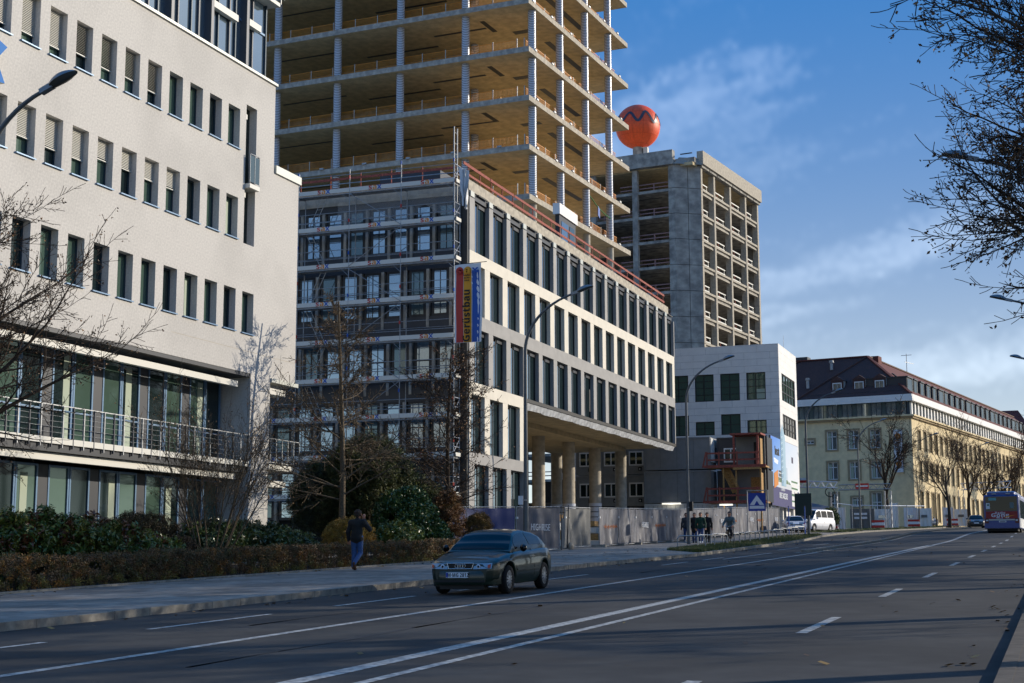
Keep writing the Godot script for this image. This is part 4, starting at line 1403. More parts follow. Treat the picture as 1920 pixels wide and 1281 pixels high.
func wavy(u0: float, s0: float, u1: float, s1: float, ya: float, yb: float, h: float, seed_: float, dx := 0.0) -> MB:
	# a tarpaulin between two posts, folded and creased
	var b := MB.new()
	var g := []
	var dir := Vector2(u1 - u0, s1 - s0)
	var nn := Vector2(dir.y, -dir.x).normalized()
	for r in 11:
		var row := []
		for k in 37:
			var f := k / 36.0
			var v := r / 10.0
			var e := sin(PI * f)
			var w := 0.07 * sin(f * 9.0 + seed_ + v * 2.0) + 0.06 * sin(f * 21.0 + seed_ * 3.0 - v * 3.5) + 0.025 * sin(f * 38.0 + v * 6.0 + seed_)
			w *= 0.35 + 0.65 * v
			var p := Vector2(u0, s0) + dir * f + nn * (w * (0.3 + 0.7 * e) + dx)
			row.append(P(p.x, lerpf(ya, yb, f) + h * (1.0 - v) - 0.03 * absf(sin(f * PI * 4.0 + seed_)) * (1.0 - v) * 0.8, p.y))
		g.append(row)
	b.grid(g, true)
	return b

func fence_panel(label: String, u0: float, s0: float, u1: float, s1: float, skin: Material, print_: int, seed_: float) -> Node3D:
	var o := thing("fence_panel", label, "fence", G(u0, s0, 0.12), 0.0, "site fence panels")
	var y0 := gh(s0) + 0.2
	var y1 := gh(s1) + 0.2
	var f := MB.new()
	for h in [0.0, 2.0]: f.tube(P(u0, y0 + h, s0), P(u1, y1 + h, s1), 0.021, 0.021, 6)
	f.tube(P(u0, y0, s0), P(u0, y0 + 2.03, s0), 0.021, 0.021, 6)
	f.tube(P(u1, y1, s1), P(u1, y1 + 2.03, s1), 0.021, 0.021, 6)
	put(o, "frame", f, M.galvanised)
	var mesh := MB.new()
	for k in 18:
		var a := (k + 0.5) / 18.0
		var p := P(lerpf(u0, u1, a), lerpf(y0, y1, a), lerpf(s0, s1, a))
		mesh.tube(p, p + Vector3(0, 2.0, 0), 0.003, 0.003, 3)
	put(o, "mesh", mesh, M.galvanised)
	if skin: put(o, "tarpaulin", wavy(u0, s0, u1, s1, y0 + 0.06, y1 + 0.06, 1.9, seed_, 0.03), skin)
	var foot := MB.new()
	var dir := Vector3(u1 - u0, 0, -(s1 - s0)).normalized()
	var across := dir.cross(Vector3.UP)
	foot.obox(P(u0, gh(s0) + 0.19, s0), dir * 0.11, Vector3(0, 0.07, 0), across * 0.38)
	put(o, "foot_block", foot, M.kerb)
	var clip := MB.new()
	clip.obox(P(u0, y0 + 1.5, s0) + across * 0.04, dir * 0.05, Vector3(0, 0.05, 0), across * 0.04)
	put(o, "clip", clip, M.white)
	if print_ == 1:
		var t := part(o, "lettering", text_mesh("HIGHRISE", 0.42, false), M.sign_white, P(lerpf(u0, u1, 0.5), (y0 + y1) / 2 + 1.05, lerpf(s0, s1, 0.5)) + across * 0.14 - o.position)
		t.rotation.y = atan2(-dir.z, dir.x)
		t.scale = Vector3(0.8, 1, 1)
	elif print_ == 2:
		# a handwritten orange line
		var q := MB.new()
		var pts := []
		for k in 60:
			var a := 0.14 + 0.72 * k / 59.0
			pts.append(P(lerpf(u0, u1, a), lerpf(y0, y1, a) + 1.0 + 0.07 * sin(k * 1.7) + 0.10 * sin(k * 0.63) * sin(k * 2.9), lerpf(s0, s1, a)) + across * 0.13)
		q.path(pts, 0.008, 4)
		put(o, "script_lettering", q, M.orange_script)
	return o

func billboard_picture() -> ImageTexture:
	var w := 448
	var h := 196
	var im := Image.create(w, h, false, Image.FORMAT_RGB8)
	for y in h:
		for x in w:
			var f := x / float(w)
			var g := y / float(h)
			var c := Color(0.22, 0.50, 0.86).lerp(Color(0.86, 0.90, 0.94), clampf(g * 0.9 + f * 0.75 - 0.05, 0.0, 1.0))
			if f > 0.5: c = c.lerp(Color(0.90, 0.91, 0.92), 0.7)
			im.set_pixel(x, y, c)
	# printed street, trees, tower and plinth
	for k in 9: im.fill_rect(Rect2i(40 + k * 6, 60 + (k * 7) % 13, 22, 6), Color(0.92, 0.94, 0.97))
	for k in 34:
		im.fill_rect(Rect2i(150, 4 + k * 3, 66, 2), Color(0.55, 0.70, 0.82) if k % 2 else Color(0.40, 0.56, 0.70))
	im.fill_rect(Rect2i(112, 92, 110, 30), Color(0.24, 0.29, 0.33))
	im.fill_rect(Rect2i(112, 98, 110, 3), Color(0.85, 0.87, 0.88))
	im.fill_rect(Rect2i(112, 110, 110, 3), Color(0.80, 0.83, 0.85))
	im.fill_rect(Rect2i(232, 78, 24, 40), Color(0.72, 0.79, 0.85))
	for k in 26: im.fill_rect(Rect2i(100 + (k * 37) % 200, 112 + (k * 5) % 14, 12, 14), Color(0.28, 0.40, 0.28) if k % 2 else Color(0.40, 0.50, 0.34))
	im.fill_rect(Rect2i(90, 126, 250, 16), Color(0.80, 0.82, 0.84))
	im.fill_rect(Rect2i(0, 142, w, 54), Color(0.16, 0.15, 0.40))
	im.fill_rect(Rect2i(330, 40, 30, 18), Color(0.14, 0.12, 0.28))
	for r in 4:
		im.fill_rect(Rect2i(318, 112 + r * 20, 110, 5), Color(0.22, 0.42, 0.24))
		for k in 2: im.fill_rect(Rect2i(322 + k * 54, 118 + r * 20 - (2 if r == 3 else 0), 46, 13), Color(0.90, 0.90, 0.88))
	return ImageTexture.create_from_image(im)

func site() -> void:
	var wc: Material = M.container
	# two blank grey containers over a white one
	container("plain grey site container directly above the white container", -33.2, -27.45, 6.64, 122.0, 2.6, 3, [], wc)
	var up := container("plain grey site container on top of the stack beside the timber stair", -33.2, -27.45, 9.42, 122.0, 2.6, 3, [], wc)
	var dr := bx(up, "lit_end_panel", M.container_white, -27.44, -27.40, 10.0, 12.0, 122.15, 124.5)
	bx(dr, "end_window", M.sheet_dark, -27.39, -27.385, 10.3, 11.3, 123.7, 124.2)
	var wcon := container("white ribbed site container with a round blue and yellow logo", -33.2, -27.45, 3.88, 122.0, 2.6, 14, [], M.container_white)
	bx(wcon, "logo_plate", M.white, -29.0, -27.8, 5.0, 6.2, 121.97, 121.998)
	var ring := MB.new()
	for k in 18:
		ring.coloured = true
		ring.col = [Color(0.02, 0.16, 0.40), Color(0.55, 0.50, 0.03), Color(0.03, 0.30, 0.42)][(k / 6) % 3]
		var a := TAU * k / 18.0
		var c := P(-28.4, 5.6, 121.95)
		var p := func(r: float, t: float) -> Vector3: return c + Vector3(cos(t), sin(t), 0) * r
		ring.quad(p.call(0.26, a), p.call(0.45, a), p.call(0.45, a - TAU / 18), p.call(0.26, a - TAU / 18))
	put(wcon, "logo", ring, M.print)
	# three columns of containers seen end on, each with a window
	var names := ["leftmost column", "middle column", "column next to the blank wall"]
	for k in 3:
		var u1 := -33.35 - 2.26 * (2 - k)
		var u0 := u1 - 2.24
		for j in 2:
			var y := 6.55 + 2.72 * j
			container("grey container end with a white framed window, %s, %s row" % [names[k], ["lower", "upper"][j]], u0, u1, y, 124.6, 5.0, 0, [[u0 + 0.35, u0 + 1.65, y + 0.75, y + 2.0]], wc)
			var ob := thing("wall_vent", "small black vent on the %s row container, %s" % [["lower", "upper"][j], names[k]], "vent", P(u0 + 1.3, y + 0.3, 124.6))
			bx(ob, "box", M.black, u0 + 1.2, u0 + 1.5, y + 0.3, y + 0.6, 124.5, 124.595)
			bx(ob, "flap", M.white, u0 + 1.3, u0 + 1.4, y + 0.38, y + 0.48, 124.47, 124.498)
	container("dark blue container standing end on behind the round columns", -44.0, -40.6, 6.2, 126.0, 5.0, 0, [], M.sheet_dark)
	container("dark container below it at ground level", -40.2, -33.4, 3.86, 124.8, 5.0, 2, [], M.sheet_dark)
	container("grey container with a green pipe behind the first columns", -46.0, -40.2, 4.0, 118.5, 2.4, 2, [[-42.6, -41.9, 5.5, 6.4]], wc)
	tube_lamp(-36.2, -34.9, 6.1, 122.3, "short lit tube lamp under the windowed containers")
	tube_lamp(-31.6, -30.0, 6.55, 121.8, "lit tube lamp above the white container")
	tube_lamp(-26.3, -25.2, 6.3, 119.9, "lit tube lamp under the timber stair's lower landing")
	# timber stair and landings
	var st := thing("timber_stair", "red stained timber stair tower with two railed landings and a small roof", "stair", P(-25, gh(120), 121))
	for y in [6.45, 9.35]:
		bx(st, "landing", M.yellow_wood, -27.4, -22.5, y, y + 0.12, 119.9, 121.9)
		bx(st, "edge_beam", M.red_wood, -27.5, -22.4, y - 0.02, y + 0.2, 119.8, 119.89)
		for h in [0.55, 1.1]: bx(st, "rail_board", M.red_wood, -27.3, -22.9, y + h, y + h + 0.14, 119.84, 119.88)
		for u in [-27.3, -26.3, -24.8, -23.2]: bx(st, "rail_post", M.red_wood, u, u + 0.12, y + 0.2, y + 1.3, 119.78, 119.83)
		var q := MB.new()
		q.beam(P(-27.6, y, 119.8), P(-27.3, y + 1.3, 119.8), 0.12, 0.05, Vector3.BACK)
		put(st, "brace", q, M.red_wood)
	for u in [-26.0, -24.95, -22.95]: bx(st, "post", M.yellow_wood, u, u + 0.12, gh(120), 9.34, 120.0, 120.12)
	for u in [-25.1, -23.15]: bx(st, "hut_post", M.red_wood, u, u + 0.16, 9.48, 11.98, 119.95, 120.1)
	bx(st, "hut_roof", M.red_wood, -25.3, -22.75, 11.98, 12.12, 119.8, 121.9)
	bx(st, "hut_wall", M.container, -25.2, -22.8, 9.48, 11.97, 121.7, 121.85)
	bx(st, "hut_wall", M.container, -25.2, -22.8, 6.58, 9.2, 121.7, 121.85)
	bx(st, "hut_door", M.black, -23.7, -23.3, 9.5, 11.5, 121.66, 121.695)
	bx(st, "hut_side", M.yellow_wood, -22.92, -22.88, 9.5, 11.7, 120.2, 121.5)
	bx(st, "hut_side", M.yellow_wood, -22.92, -22.88, 7.0, 8.9, 120.2, 121.5)
	bx(st, "board_sheet", M.yellow_wood, -24.0, -23.2, 6.8, 8.6, 121.65, 121.698)
	bx(st, "yellow_beam", M.yellow_wood, -25.1, -22.85, 9.15, 9.34, 119.82, 119.9)
	var fl := MB.new()
	fl.beam(P(-25.9, 9.3, 120.6), P(-25.0, 7.4, 120.6), 0.7, 0.08, Vector3.BACK)
	put(st, "stair_flight", fl, M.yellow_wood)
	for k in 8:
		bx(st, "tread", M.yellow_wood, -25.95 + k * 0.12, -25.7 + k * 0.12, 9.1 - k * 0.24, 9.14 - k * 0.24, 120.25, 120.95)
	bx(st, "end_board", M.sheet_dark, -22.7, -22.55, 6.5, 12.0, 121.4, 121.8)
	# the dark block and windowed box behind the stair
	container("dark grey container behind the timber stair, upper row", -27.2, -22.9, 9.42, 123.4, 2.6, 2, [[-26.6, -25.4, 10.0, 11.2]], M.sheet_dark)
	container("dark grey container behind the timber stair, lower row", -27.2, -22.9, 6.64, 123.4, 2.6, 2, [], M.sheet_dark)
	# billboard along the street
	var bb := thing("billboard", "large site billboard picturing a glass tower over a purple base", "billboard", P(-23.4, gh(134), 134))
	var U := -23.3
	var face := MB.new()
	face.mapped = true
	face.quad(P(U, 6.55, 127.2), P(U, 12.5, 127.2), P(U, 12.5, 141.0), P(U, 6.55, 141.0))
	var pm := mat("billboard_print", Color.WHITE, 0.5)
	pm.albedo_texture = billboard_picture()
	put(bb, "printed_face", face, pm)
	bx(bb, "board", M.sheet_dark, U - 0.12, U - 0.01, 6.5, 12.52, 127.15, 141.05)
	var tw := MB.new()
	tw.coloured = true
	for e in [[131.9, 132.9, Color(0.25, 0.42, 0.55)], [132.9, 134.2, Color(0.38, 0.55, 0.66)]]:
		tw.col = e[2]
		tw.quad(P(U + 0.02, 8.4, e[0]), P(U + 0.02, 13.0 if e[0] < 132 else 14.0, e[0]), P(U + 0.02, 14.0 if e[0] < 132 else 12.8, e[1]), P(U + 0.02, 8.4, e[1]))
	for k in 16:
		tw.col = Color(0.55, 0.68, 0.76) if k % 2 else Color(0.18, 0.30, 0.40)
		tw.quad(P(U + 0.03, 8.6 + k * 0.27, 132.0), P(U + 0.03, 8.68 + k * 0.27, 132.0), P(U + 0.03, 8.83 + k * 0.27, 132.85), P(U + 0.03, 8.75 + k * 0.27, 132.85))
	put(bb, "tower_cutout", tw, M.print)
	var tag := MB.new()
	tag.quad(P(U + 0.03, 8.0, 128.2), P(U + 0.03, 9.3, 128.2), P(U + 0.03, 9.7, 130.2), P(U + 0.03, 8.4, 130.2))
	put(bb, "orange_tag", tag, M.tag_orange)
	for e in [["089 3402303", 0.72, 7.5, 132.6], ["beat", 1.0, 11.3, 130.0], ["ZU VERMIETEN", 0.3, 8.05, 132.3]]:
		var t := part(bb, "lettering", text_mesh(e[0], e[1]), M.black if e[0] == "beat" else M.sign_white, P(U + 0.03, e[2], e[3]) - bb.position)
		t.rotation_degrees.y = 90
	for s in [127.4, 131.0, 134.6, 138.2, 140.8]: bx(bb, "post", M.galvanised, U - 0.35, U - 0.13, gh(s), 12.3, s - 0.06, s + 0.06)
	# fences
	fence_panel("fence panel with dark blue netting beside the golden bush", -25.6, 57.5, -24.7, 60.9, M.fence_blue, 0, 0.5)
	fence_panel("fence panel with dark blue netting behind the first street lamp", -24.7, 60.95, -23.7, 64.4, M.fence_blue, 0, 1.1)
	fence_panel("grey tarpaulin fence panel lettered HIGHRISE before the open gate", -23.65, 64.5, -22.6, 67.6, M.tarp, 1, 1.7)
	# the plywood gate stands half open
	var gate := thing("site_gate", "grey boarded site gate leaf standing half open on a small wheel", "gate", G(-22.6, 68, 0.12))
	var gb := MB.new()
	var ga := [Vector2(-22.6, 67.9), Vector2(-23.1, 70.0), Vector2(-23.5, 71.9)]
	for k in 2:
		var a: Vector2 = ga[k]
		var c: Vector2 = ga[k + 1]
		var q := MB.new()
		var m := (a + c) / 2.0
		var dd := (c - a) / 2.0 * 0.99
		q.obox(P(m.x, gh(m.y) + 0.95, m.y), Vector3(dd.x, 0.0302 * dd.y, -dd.y), Vector3(0, 0.72, 0), Vector3(dd.y, 0, dd.x).normalized() * 0.02)
		put(gate, "board", q, M.plywood_grey)
	gb.tube(G(-22.6, 67.9, 0.15), G(-22.6, 67.9, 2.25), 0.025, 0.025, 6)
	gb.tube(G(-23.2, 70.6, 0.2), G(-23.05, 70.4, 2.3), 0.03, 0.03, 6)
	gb.tube(G(-23.5, 71.9, 0.2), G(-23.5, 71.9, 1.7), 0.025, 0.025, 6)
	gb.tube(G(-22.6, 67.9, 2.2), G(-23.4, 73.0, 2.25), 0.02, 0.02, 6)
	put(gate, "frame", gb, M.sheet_dark)
	var wh := MB.new()
	wh.lathe(G(-23.0, 70.6, 0.27), [Vector2(0.03, -0.06), Vector2(0.2, -0.05), Vector2(0.2, 0.05), Vector2(0.03, 0.06)], 16, Vector3(0.93, 0, 0.36))
	put(gate, "wheel", wh, M.kerb)
	fence_panel("bare fence panel set back at the gate with a concrete block", -23.9, 72.4, -23.5, 75.4, M.plywood_grey, 0, 2.0)
	var s := 76.2
	var nth := ["first", "second", "third", "fourth", "fifth", "sixth", "seventh", "eighth", "ninth", "tenth", "eleventh", "twelfth", "thirteenth", "fourteenth", "fifteenth"]
	for k in 15:
		var what: String = ["with orange script", "plain", "lettered HIGHRISE"][k % 3]
		fence_panel("grey tarpaulin fence panel %s, %s beyond the open gate" % [what, nth[k]], -23.25, s, -23.25, s + 3.5, M.tarp, [2, 0, 1][k % 3], k * 1.3)
		s += 3.56
	# piles behind the fence
	for e in [[-27.0, 79.0, 1.4, "stack of pale boxes behind the open site gate"], [-26.0, 83.0, 1.1, "stack of timber behind the site fence by the columns"]]:
		var pl := thing("material_stack", e[3], "material", G(e[0], e[1]))
		for k in 4: bx(pl, "layer", M.yellow_wood if k % 2 else M.pale_box, e[0] - 0.9, e[0] + 0.9 - 0.1 * k, gh(e[1]) + 0.02 + k * 0.36 * e[2], gh(e[1]) + 0.34 * e[2] * (k + 1), e[1] - 0.6, e[1] + 0.6)
	# blue direction sign
	var sg := thing("direction_sign", "square blue sign with a white arrow shaped like a house", "sign", G(-21.5, 111.2))
	var S := 111.0
	bx(sg, "plate", M.sign_blue, -22.15, -20.85, 5.45, 6.8, S, S + 0.03)
	var ar := MB.new()
	var pt := func(x: float, y: float) -> Vector3: return P(-21.5 + x, 6.12 + y, S - 0.006)
	ar.tri(pt.call(-0.55, -0.22), pt.call(0.0, 0.52), pt.call(0.0, 0.1))
	ar.tri(pt.call(-0.55, -0.22), pt.call(0.0, 0.1), pt.call(-0.2, -0.22))
	ar.tri(pt.call(0.55, -0.22), pt.call(0.0, 0.1), pt.call(0.0, 0.52))
	ar.tri(pt.call(0.55, -0.22), pt.call(0.2, -0.22), pt.call(0.0, 0.1))
	ar.quad(pt.call(-0.56, -0.5), pt.call(-0.56, -0.28), pt.call(0.56, -0.28), pt.call(0.56, -0.5))
	put(sg, "arrow", ar, M.sign_white)
	for u in [-22.25, -20.7]:
		var q := MB.new()
		q.tube(G(u, S + 0.1), P(u, 7.0, S + 0.1), 0.045, 0.045, 8, true)
		put(sg, "post", q, M.galvanised)
	bx(sg, "crossbar", M.galvanised, -22.25, -20.7, 6.95, 7.02, S + 0.06, S + 0.12)

# ---------------------------------------------------------------- the long cream building at the back
func cream_building() -> void:
	var b0 := gh(175)
	var o := thing("cream_building", "long cream building with a glazed attic storey and dark red hipped roof", "building", P(-15.8, b0, 175.0), -9.3)
	var Y := func(y: float) -> float: return y - b0
	var L := 95.0
	var W := 18.0
	# walls with real openings
	var rows := [[14.8, 17.0], [11.3, 13.35]]
	var fx := [-9.45, -6.85, -4.3]
	var holes := []
	for r in rows:
		for u in fx: holes.append([u - 0.6, u + 0.6, Y.call(r[0]), Y.call(r[1])])
	holes.append([-7.3, -6.1, Y.call(8.1), Y.call(9.2)])
	holes.append([-5.0, -3.8, Y.call(5.9), Y.call(9.7)])
	holes.append([-9.9, -8.9, Y.call(5.9), Y.call(9.7)])
	holes.append([-12.6, -11.6, Y.call(15.6), Y.call(16.1)])
	var b := MB.new()
	holed(b, func(a, y, d): return P(a, y, d), -W, 0.0, 0.0, Y.call(18.1), holes, 0.3)
	var sh := []
	for k in 30:
		var s := 2.6 + k * 2.62
		for r in [[14.6, 16.9], [11.1, 13.3], [6.4, 9.8]]: sh.append([s, s + 1.15, Y.call(r[0]), Y.call(r[1])])
	holed(b, func(a, y, d): return P(-d, y, a), 0.0, L, 0.0, Y.call(18.1), sh, 0.3)
	put(o, "wall", b, M.cream_plaster)
	bx(o, "inside", M.interior, -W + 0.5, -0.45, 0.1, Y.call(20.1), 0.45, L - 0.5)
	# windows of the front with stone surrounds
	for h in holes:
		var w: float = h[1] - h[0]
		var q := MB.new()
		for e in [[h[0] - 0.2, h[0], h[2] - 0.2, h[3] + 0.2], [h[1], h[1] + 0.2, h[2] - 0.2, h[3] + 0.2], [h[0], h[1], h[3], h[3] + 0.2], [h[0], h[1], h[2] - 0.2, h[2]]]: mbox(q, e[0], e[1], e[2], e[3], -0.06, 0.1)
		var sur := put(o, "window_surround", q, M.stone_trim)
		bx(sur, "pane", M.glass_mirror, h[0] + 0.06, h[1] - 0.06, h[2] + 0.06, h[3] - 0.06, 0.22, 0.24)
		var f := MB.new()
		for e in [h[0] + 0.05, (h[0] + h[1]) / 2, h[1] - 0.05]: mbox(f, e - 0.05, e + 0.05, h[2], h[3], 0.15, 0.21)
		for e in [h[2] + 0.05, lerpf(h[2], h[3], 0.7), h[3] - 0.05]: mbox(f, h[0], h[1], e - 0.045, e + 0.045, 0.14, 0.2)
		put(sur, "frame", f, M.white)
		if w > 1.1: bx(sur, "curtain", M.curtain, h[0] + 0.08, h[0] + 0.42, h[2] + 0.1, h[3] - 0.2, 0.212, 0.218)
	for h in sh:
		var q := MB.new()
		for e in [[h[0] - 0.18, h[0]], [h[1], h[1] + 0.18]]: mbox(q, -0.1, 0.05, h[2] - 0.15, h[3] + 0.18, e[0], e[1])
		mbox(q, -0.1, 0.05, h[3], h[3] + 0.18, h[0], h[1])
		var sur := put(o, "window_surround", q, M.stone_trim)
		bx(sur, "pane", M.glass_dark, -0.28, -0.26, h[2], h[3], h[0], h[1])
		bx(sur, "frame", M.white, -0.25, -0.2, h[2], h[3], (h[0] + h[1]) / 2 - 0.05, (h[0] + h[1]) / 2 + 0.05)
	# cornice
	bx(o, "cornice", M.stone_trim, -W, 0.25, Y.call(18.1), Y.call(18.32), -0.25, L)
	bx(o, "cornice", M.cream_plaster, -W, 0.42, Y.call(18.325), Y.call(18.5), -0.42, L)
	# glazed attic storey
	bx(o, "attic_core", M.interior, -W, -0.4, Y.call(18.51), Y.call(20.08), 0.4, L)
	for k in 30:
		var u := -0.6 - k * 0.58
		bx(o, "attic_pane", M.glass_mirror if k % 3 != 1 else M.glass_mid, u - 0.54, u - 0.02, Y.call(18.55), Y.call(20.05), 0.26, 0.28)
		bx(o, "attic_mullion", M.steel_frame, u - 0.025, u + 0.025, Y.call(18.52), Y.call(20.07), 0.18, 0.25)
	for k in 62:
		var s := 0.7 + k * 1.5
		bx(o, "attic_pane", M.glass_mid, -0.28, -0.26, Y.call(18.55), Y.call(20.05), s + 0.5, s + 1.46)
		bx(o, "attic_pier", M.white_clad, -0.24, -0.1, Y.call(18.52), Y.call(20.07), s, s + 0.5)
	bx(o, "corner_post", M.steel_frame, -0.5, -0.15, Y.call(18.52), Y.call(20.07), 0.15, 0.5)
	for k in 3:
		var y: float = Y.call(20.09 + k * 0.27)
		for j in 6: bx(o, "fascia_board", M.white_clad, -3.0 * (j + 1) + 0.006, -3.0 * j - 0.006 if j else 0.30 - 0.05 * k, y, y + 0.25, -0.30 + 0.05 * k, 0.1)
		for j in 12: bx(o, "fascia_board", M.white_clad, -0.1, 0.32 - 0.05 * k, y, y + 0.25, 8.0 * j + (0.12 if j == 0 else 0.006), 8.0 * (j + 1) - 0.006)
	# roof
	var e0: float = Y.call(20.9)
	var rd: float = Y.call(26.55)
	var A := Vector3(-6.9, rd, -7.2)
	var q := MB.new()
	q.tri(Vector3(-13.6, e0, 0.1), A, Vector3(0.1, e0, 0.1))
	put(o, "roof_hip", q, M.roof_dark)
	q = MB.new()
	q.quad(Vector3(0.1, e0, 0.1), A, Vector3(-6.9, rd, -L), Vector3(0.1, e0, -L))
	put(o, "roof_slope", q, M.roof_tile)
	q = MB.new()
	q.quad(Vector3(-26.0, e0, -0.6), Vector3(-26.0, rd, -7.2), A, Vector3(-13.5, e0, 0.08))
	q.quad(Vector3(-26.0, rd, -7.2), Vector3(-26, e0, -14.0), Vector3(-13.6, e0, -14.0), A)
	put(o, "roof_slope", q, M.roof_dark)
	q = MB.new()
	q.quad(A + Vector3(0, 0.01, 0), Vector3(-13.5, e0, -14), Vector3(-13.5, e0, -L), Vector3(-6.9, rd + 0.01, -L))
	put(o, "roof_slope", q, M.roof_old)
	# ridge caps, red strips at the hips
	for e in [[Vector3(0.1, e0, 0.1), A, M.roof_tile], [Vector3(-26, rd, -7.2), A, M.roof_tile], [A, Vector3(-6.9, rd, -L), M.roof_old], [Vector3(-13.6, e0, 0.1), A, M.roof_dark]]:
		var rc := MB.new()
		rc.beam(e[0] + Vector3(0, 0.06, 0), e[1] + Vector3(0, 0.06, 0), 0.35, 0.16)
		put(o, "ridge_cap", rc, e[2])
	q = MB.new()
	q.quad(Vector3(-26.0, e0 + 0.1, -0.62), Vector3(-24.0, rd + 0.08, -7.2), Vector3(-15.0, rd + 0.08, -7.2), Vector3(-16.2, rd - 0.35, -6.6))
	put(o, "roof_strip", q, M.roof_tile)
	# snow guard along the front eaves
	var sg := MB.new()
	sg.beam(Vector3(-13.0, e0 + 0.55, -0.5), Vector3(-0.6, e0 + 0.55, -0.5), 0.03, 0.03)
	sg.beam(Vector3(-13.0, e0 + 0.35, -0.4), Vector3(-0.6, e0 + 0.35, -0.4), 0.03, 0.03)
	for k in 18: sg.beam(Vector3(-13.0 + k * 0.73, e0 + 0.1, -0.4), Vector3(-13.0 + k * 0.73, e0 + 0.57, -0.5), 0.04, 0.04, Vector3.BACK)
	put(o, "snow_guard", sg, M.sheet_dark)
	# front dormers
	for u in [-9.0, -6.35, -3.9]:
		var d := bx(o, "dormer", M.roof_dark, u - 0.75, u + 0.75, e0 + 0.5, e0 + 2.2, 1.4, 4.5)
		var gb := MB.new()
		gb.tri(Vector3(u - 0.85, e0 + 2.2, -1.35), Vector3(u, e0 + 2.75, -1.35), Vector3(u + 0.85, e0 + 2.2, -1.35))
		gb.quad(Vector3(u - 0.85, e0 + 2.2, -1.35), Vector3(u - 0.85, e0 + 2.2, -4.5), Vector3(u, e0 + 2.75, -4.5), Vector3(u, e0 + 2.75, -1.35))
		gb.quad(Vector3(u, e0 + 2.75, -1.35), Vector3(u, e0 + 2.75, -4.5), Vector3(u + 0.85, e0 + 2.2, -4.5), Vector3(u + 0.85, e0 + 2.2, -1.35))
		put(d, "gable", gb, M.roof_dark)
		bx(d, "window", M.white, u - 0.55, u + 0.55, e0 + 0.6, e0 + 1.95, 1.33, 1.395)
		for k in 2: bx(d, "pane", M.glass_mirror, u - 0.46 + k * 0.48, u - 0.02 + k * 0.48, e0 + 0.7, e0 + 1.85, 1.315, 1.328)
		bx(d, "cheek", M.coping, u + 0.76, u + 0.78, e0 + 1.3, e0 + 2.15, 1.45, 2.2)
	# dormers towards the street
	for k in 26:
		var s := 1.6 + k * 3.0
		var wide := 2.3 if k % 5 == 0 else 1.5
		var d := bx(o, "dormer", M.sheet_dark, -3.4 if k else -5.5, -0.75, e0 + 0.15, e0 + 2.15, s, s + wide)
		bx(d, "dormer_roof", M.sheet_dark, -3.6 if k else -5.6, -0.6, e0 + 2.155, e0 + 2.3, s - 0.08, s + wide + 0.08)
		bx(d, "window", M.glass_dark, -0.745, -0.72, e0 + 0.5, e0 + 2.0, s + 0.2, s + wide - 0.2)
		bx(d, "frame", M.coping, -0.72, -0.68, e0 + 0.2, e0 + 2.14, s + wide - 0.08, s + wide)
	# flues, hatches, chimney
	for e in [[-17.2, 3.6, 1.7], [-12.8, 2.0, 1.0], [-10.8, 5.2, 0.9]]:
		var fl := MB.new()
		var yb: float = e0 + (rd - e0) * e[1] / 7.3
		fl.tube(Vector3(e[0], yb, -e[1]), Vector3(e[0], yb + e[2], -e[1]), 0.2, 0.2, 10, true)
		fl.tube(Vector3(e[0], yb + e[2] + 0.02, -e[1]), Vector3(e[0], yb + e[2] + 0.3, -e[1]), 0.32, 0.26, 10, true)
		put(o, "flue", fl, M.galvanised)
	bx(o, "chimney", M.roof_tile, -7.6, -6.2, rd - 0.6, rd + 0.35, 9.5, 11.0)
	bx(o, "roof_hatch", M.sheet_dark, -16.5, -14.5, rd - 0.4, rd + 0.55, 7.3, 8.6)
	for s in [6.0, 9.5]: 
		var hq := MB.new()
		hq.obox(Vector3(-3.6, e0 + (rd - e0) * 0.53 + 0.08, -s - 2.0), Vector3(0.5, -0.42, 0), Vector3(0.03, 0.04, 0), Vector3(0, 0, 0.35))
		put(o, "roof_light", hq, M.black)
	# aerial
	var ae := MB.new()
	ae.tube(Vector3(-6.5, rd, -24), Vector3(-6.5, rd + 2.4, -24), 0.05, 0.04, 6)
	ae.beam(Vector3(-7.2, rd + 2.2, -24), Vector3(-5.8, rd + 2.2, -24), 0.06, 0.06)
	ae.beam(Vector3(-6.5, rd + 1.2, -23.0), Vector3(-6.0, rd + 1.2, -25.6), 0.06, 0.06)
	put(o, "aerial", ae, M.galvanised)
	# the banner with two orange discs
	var bn := thing("banner", "tall narrow white banner with two orange discs on the cream facade", "banner", o.to_global(Vector3(-1.6, Y.call(11.9), 0.1)), -9.3)
	bx(bn, "cloth", M.banner_white, -0.5, 0.5, 0.0, 4.9, -0.12, -0.1)
	for y in [0.95, 4.15]:
		var dq := MB.new()
		dq.lathe(Vector3(0, y, 0.125), [Vector2(0.34, 0), Vector2(0.0, 0.01)], 20, Vector3(0, 0, 1))
		put(bn, "disc", dq, M.tag_orange)
	var tx := part(bn, "lettering", text_mesh("mitralwohnen", 0.42), M.sheet_dark, Vector3(0.0, 2.55, 0.14))
	tx.rotation_degrees.z = 90
	tx.scale = Vector3(0.85, 1, 1)
	var pq := MB.new()
	pq.tube(Vector3(0.56, -0.2, 0.12), Vector3(0.56, 5.2, 0.12), 0.03, 0.03, 6)
	put(bn, "pole", pq, M.sheet_dark)

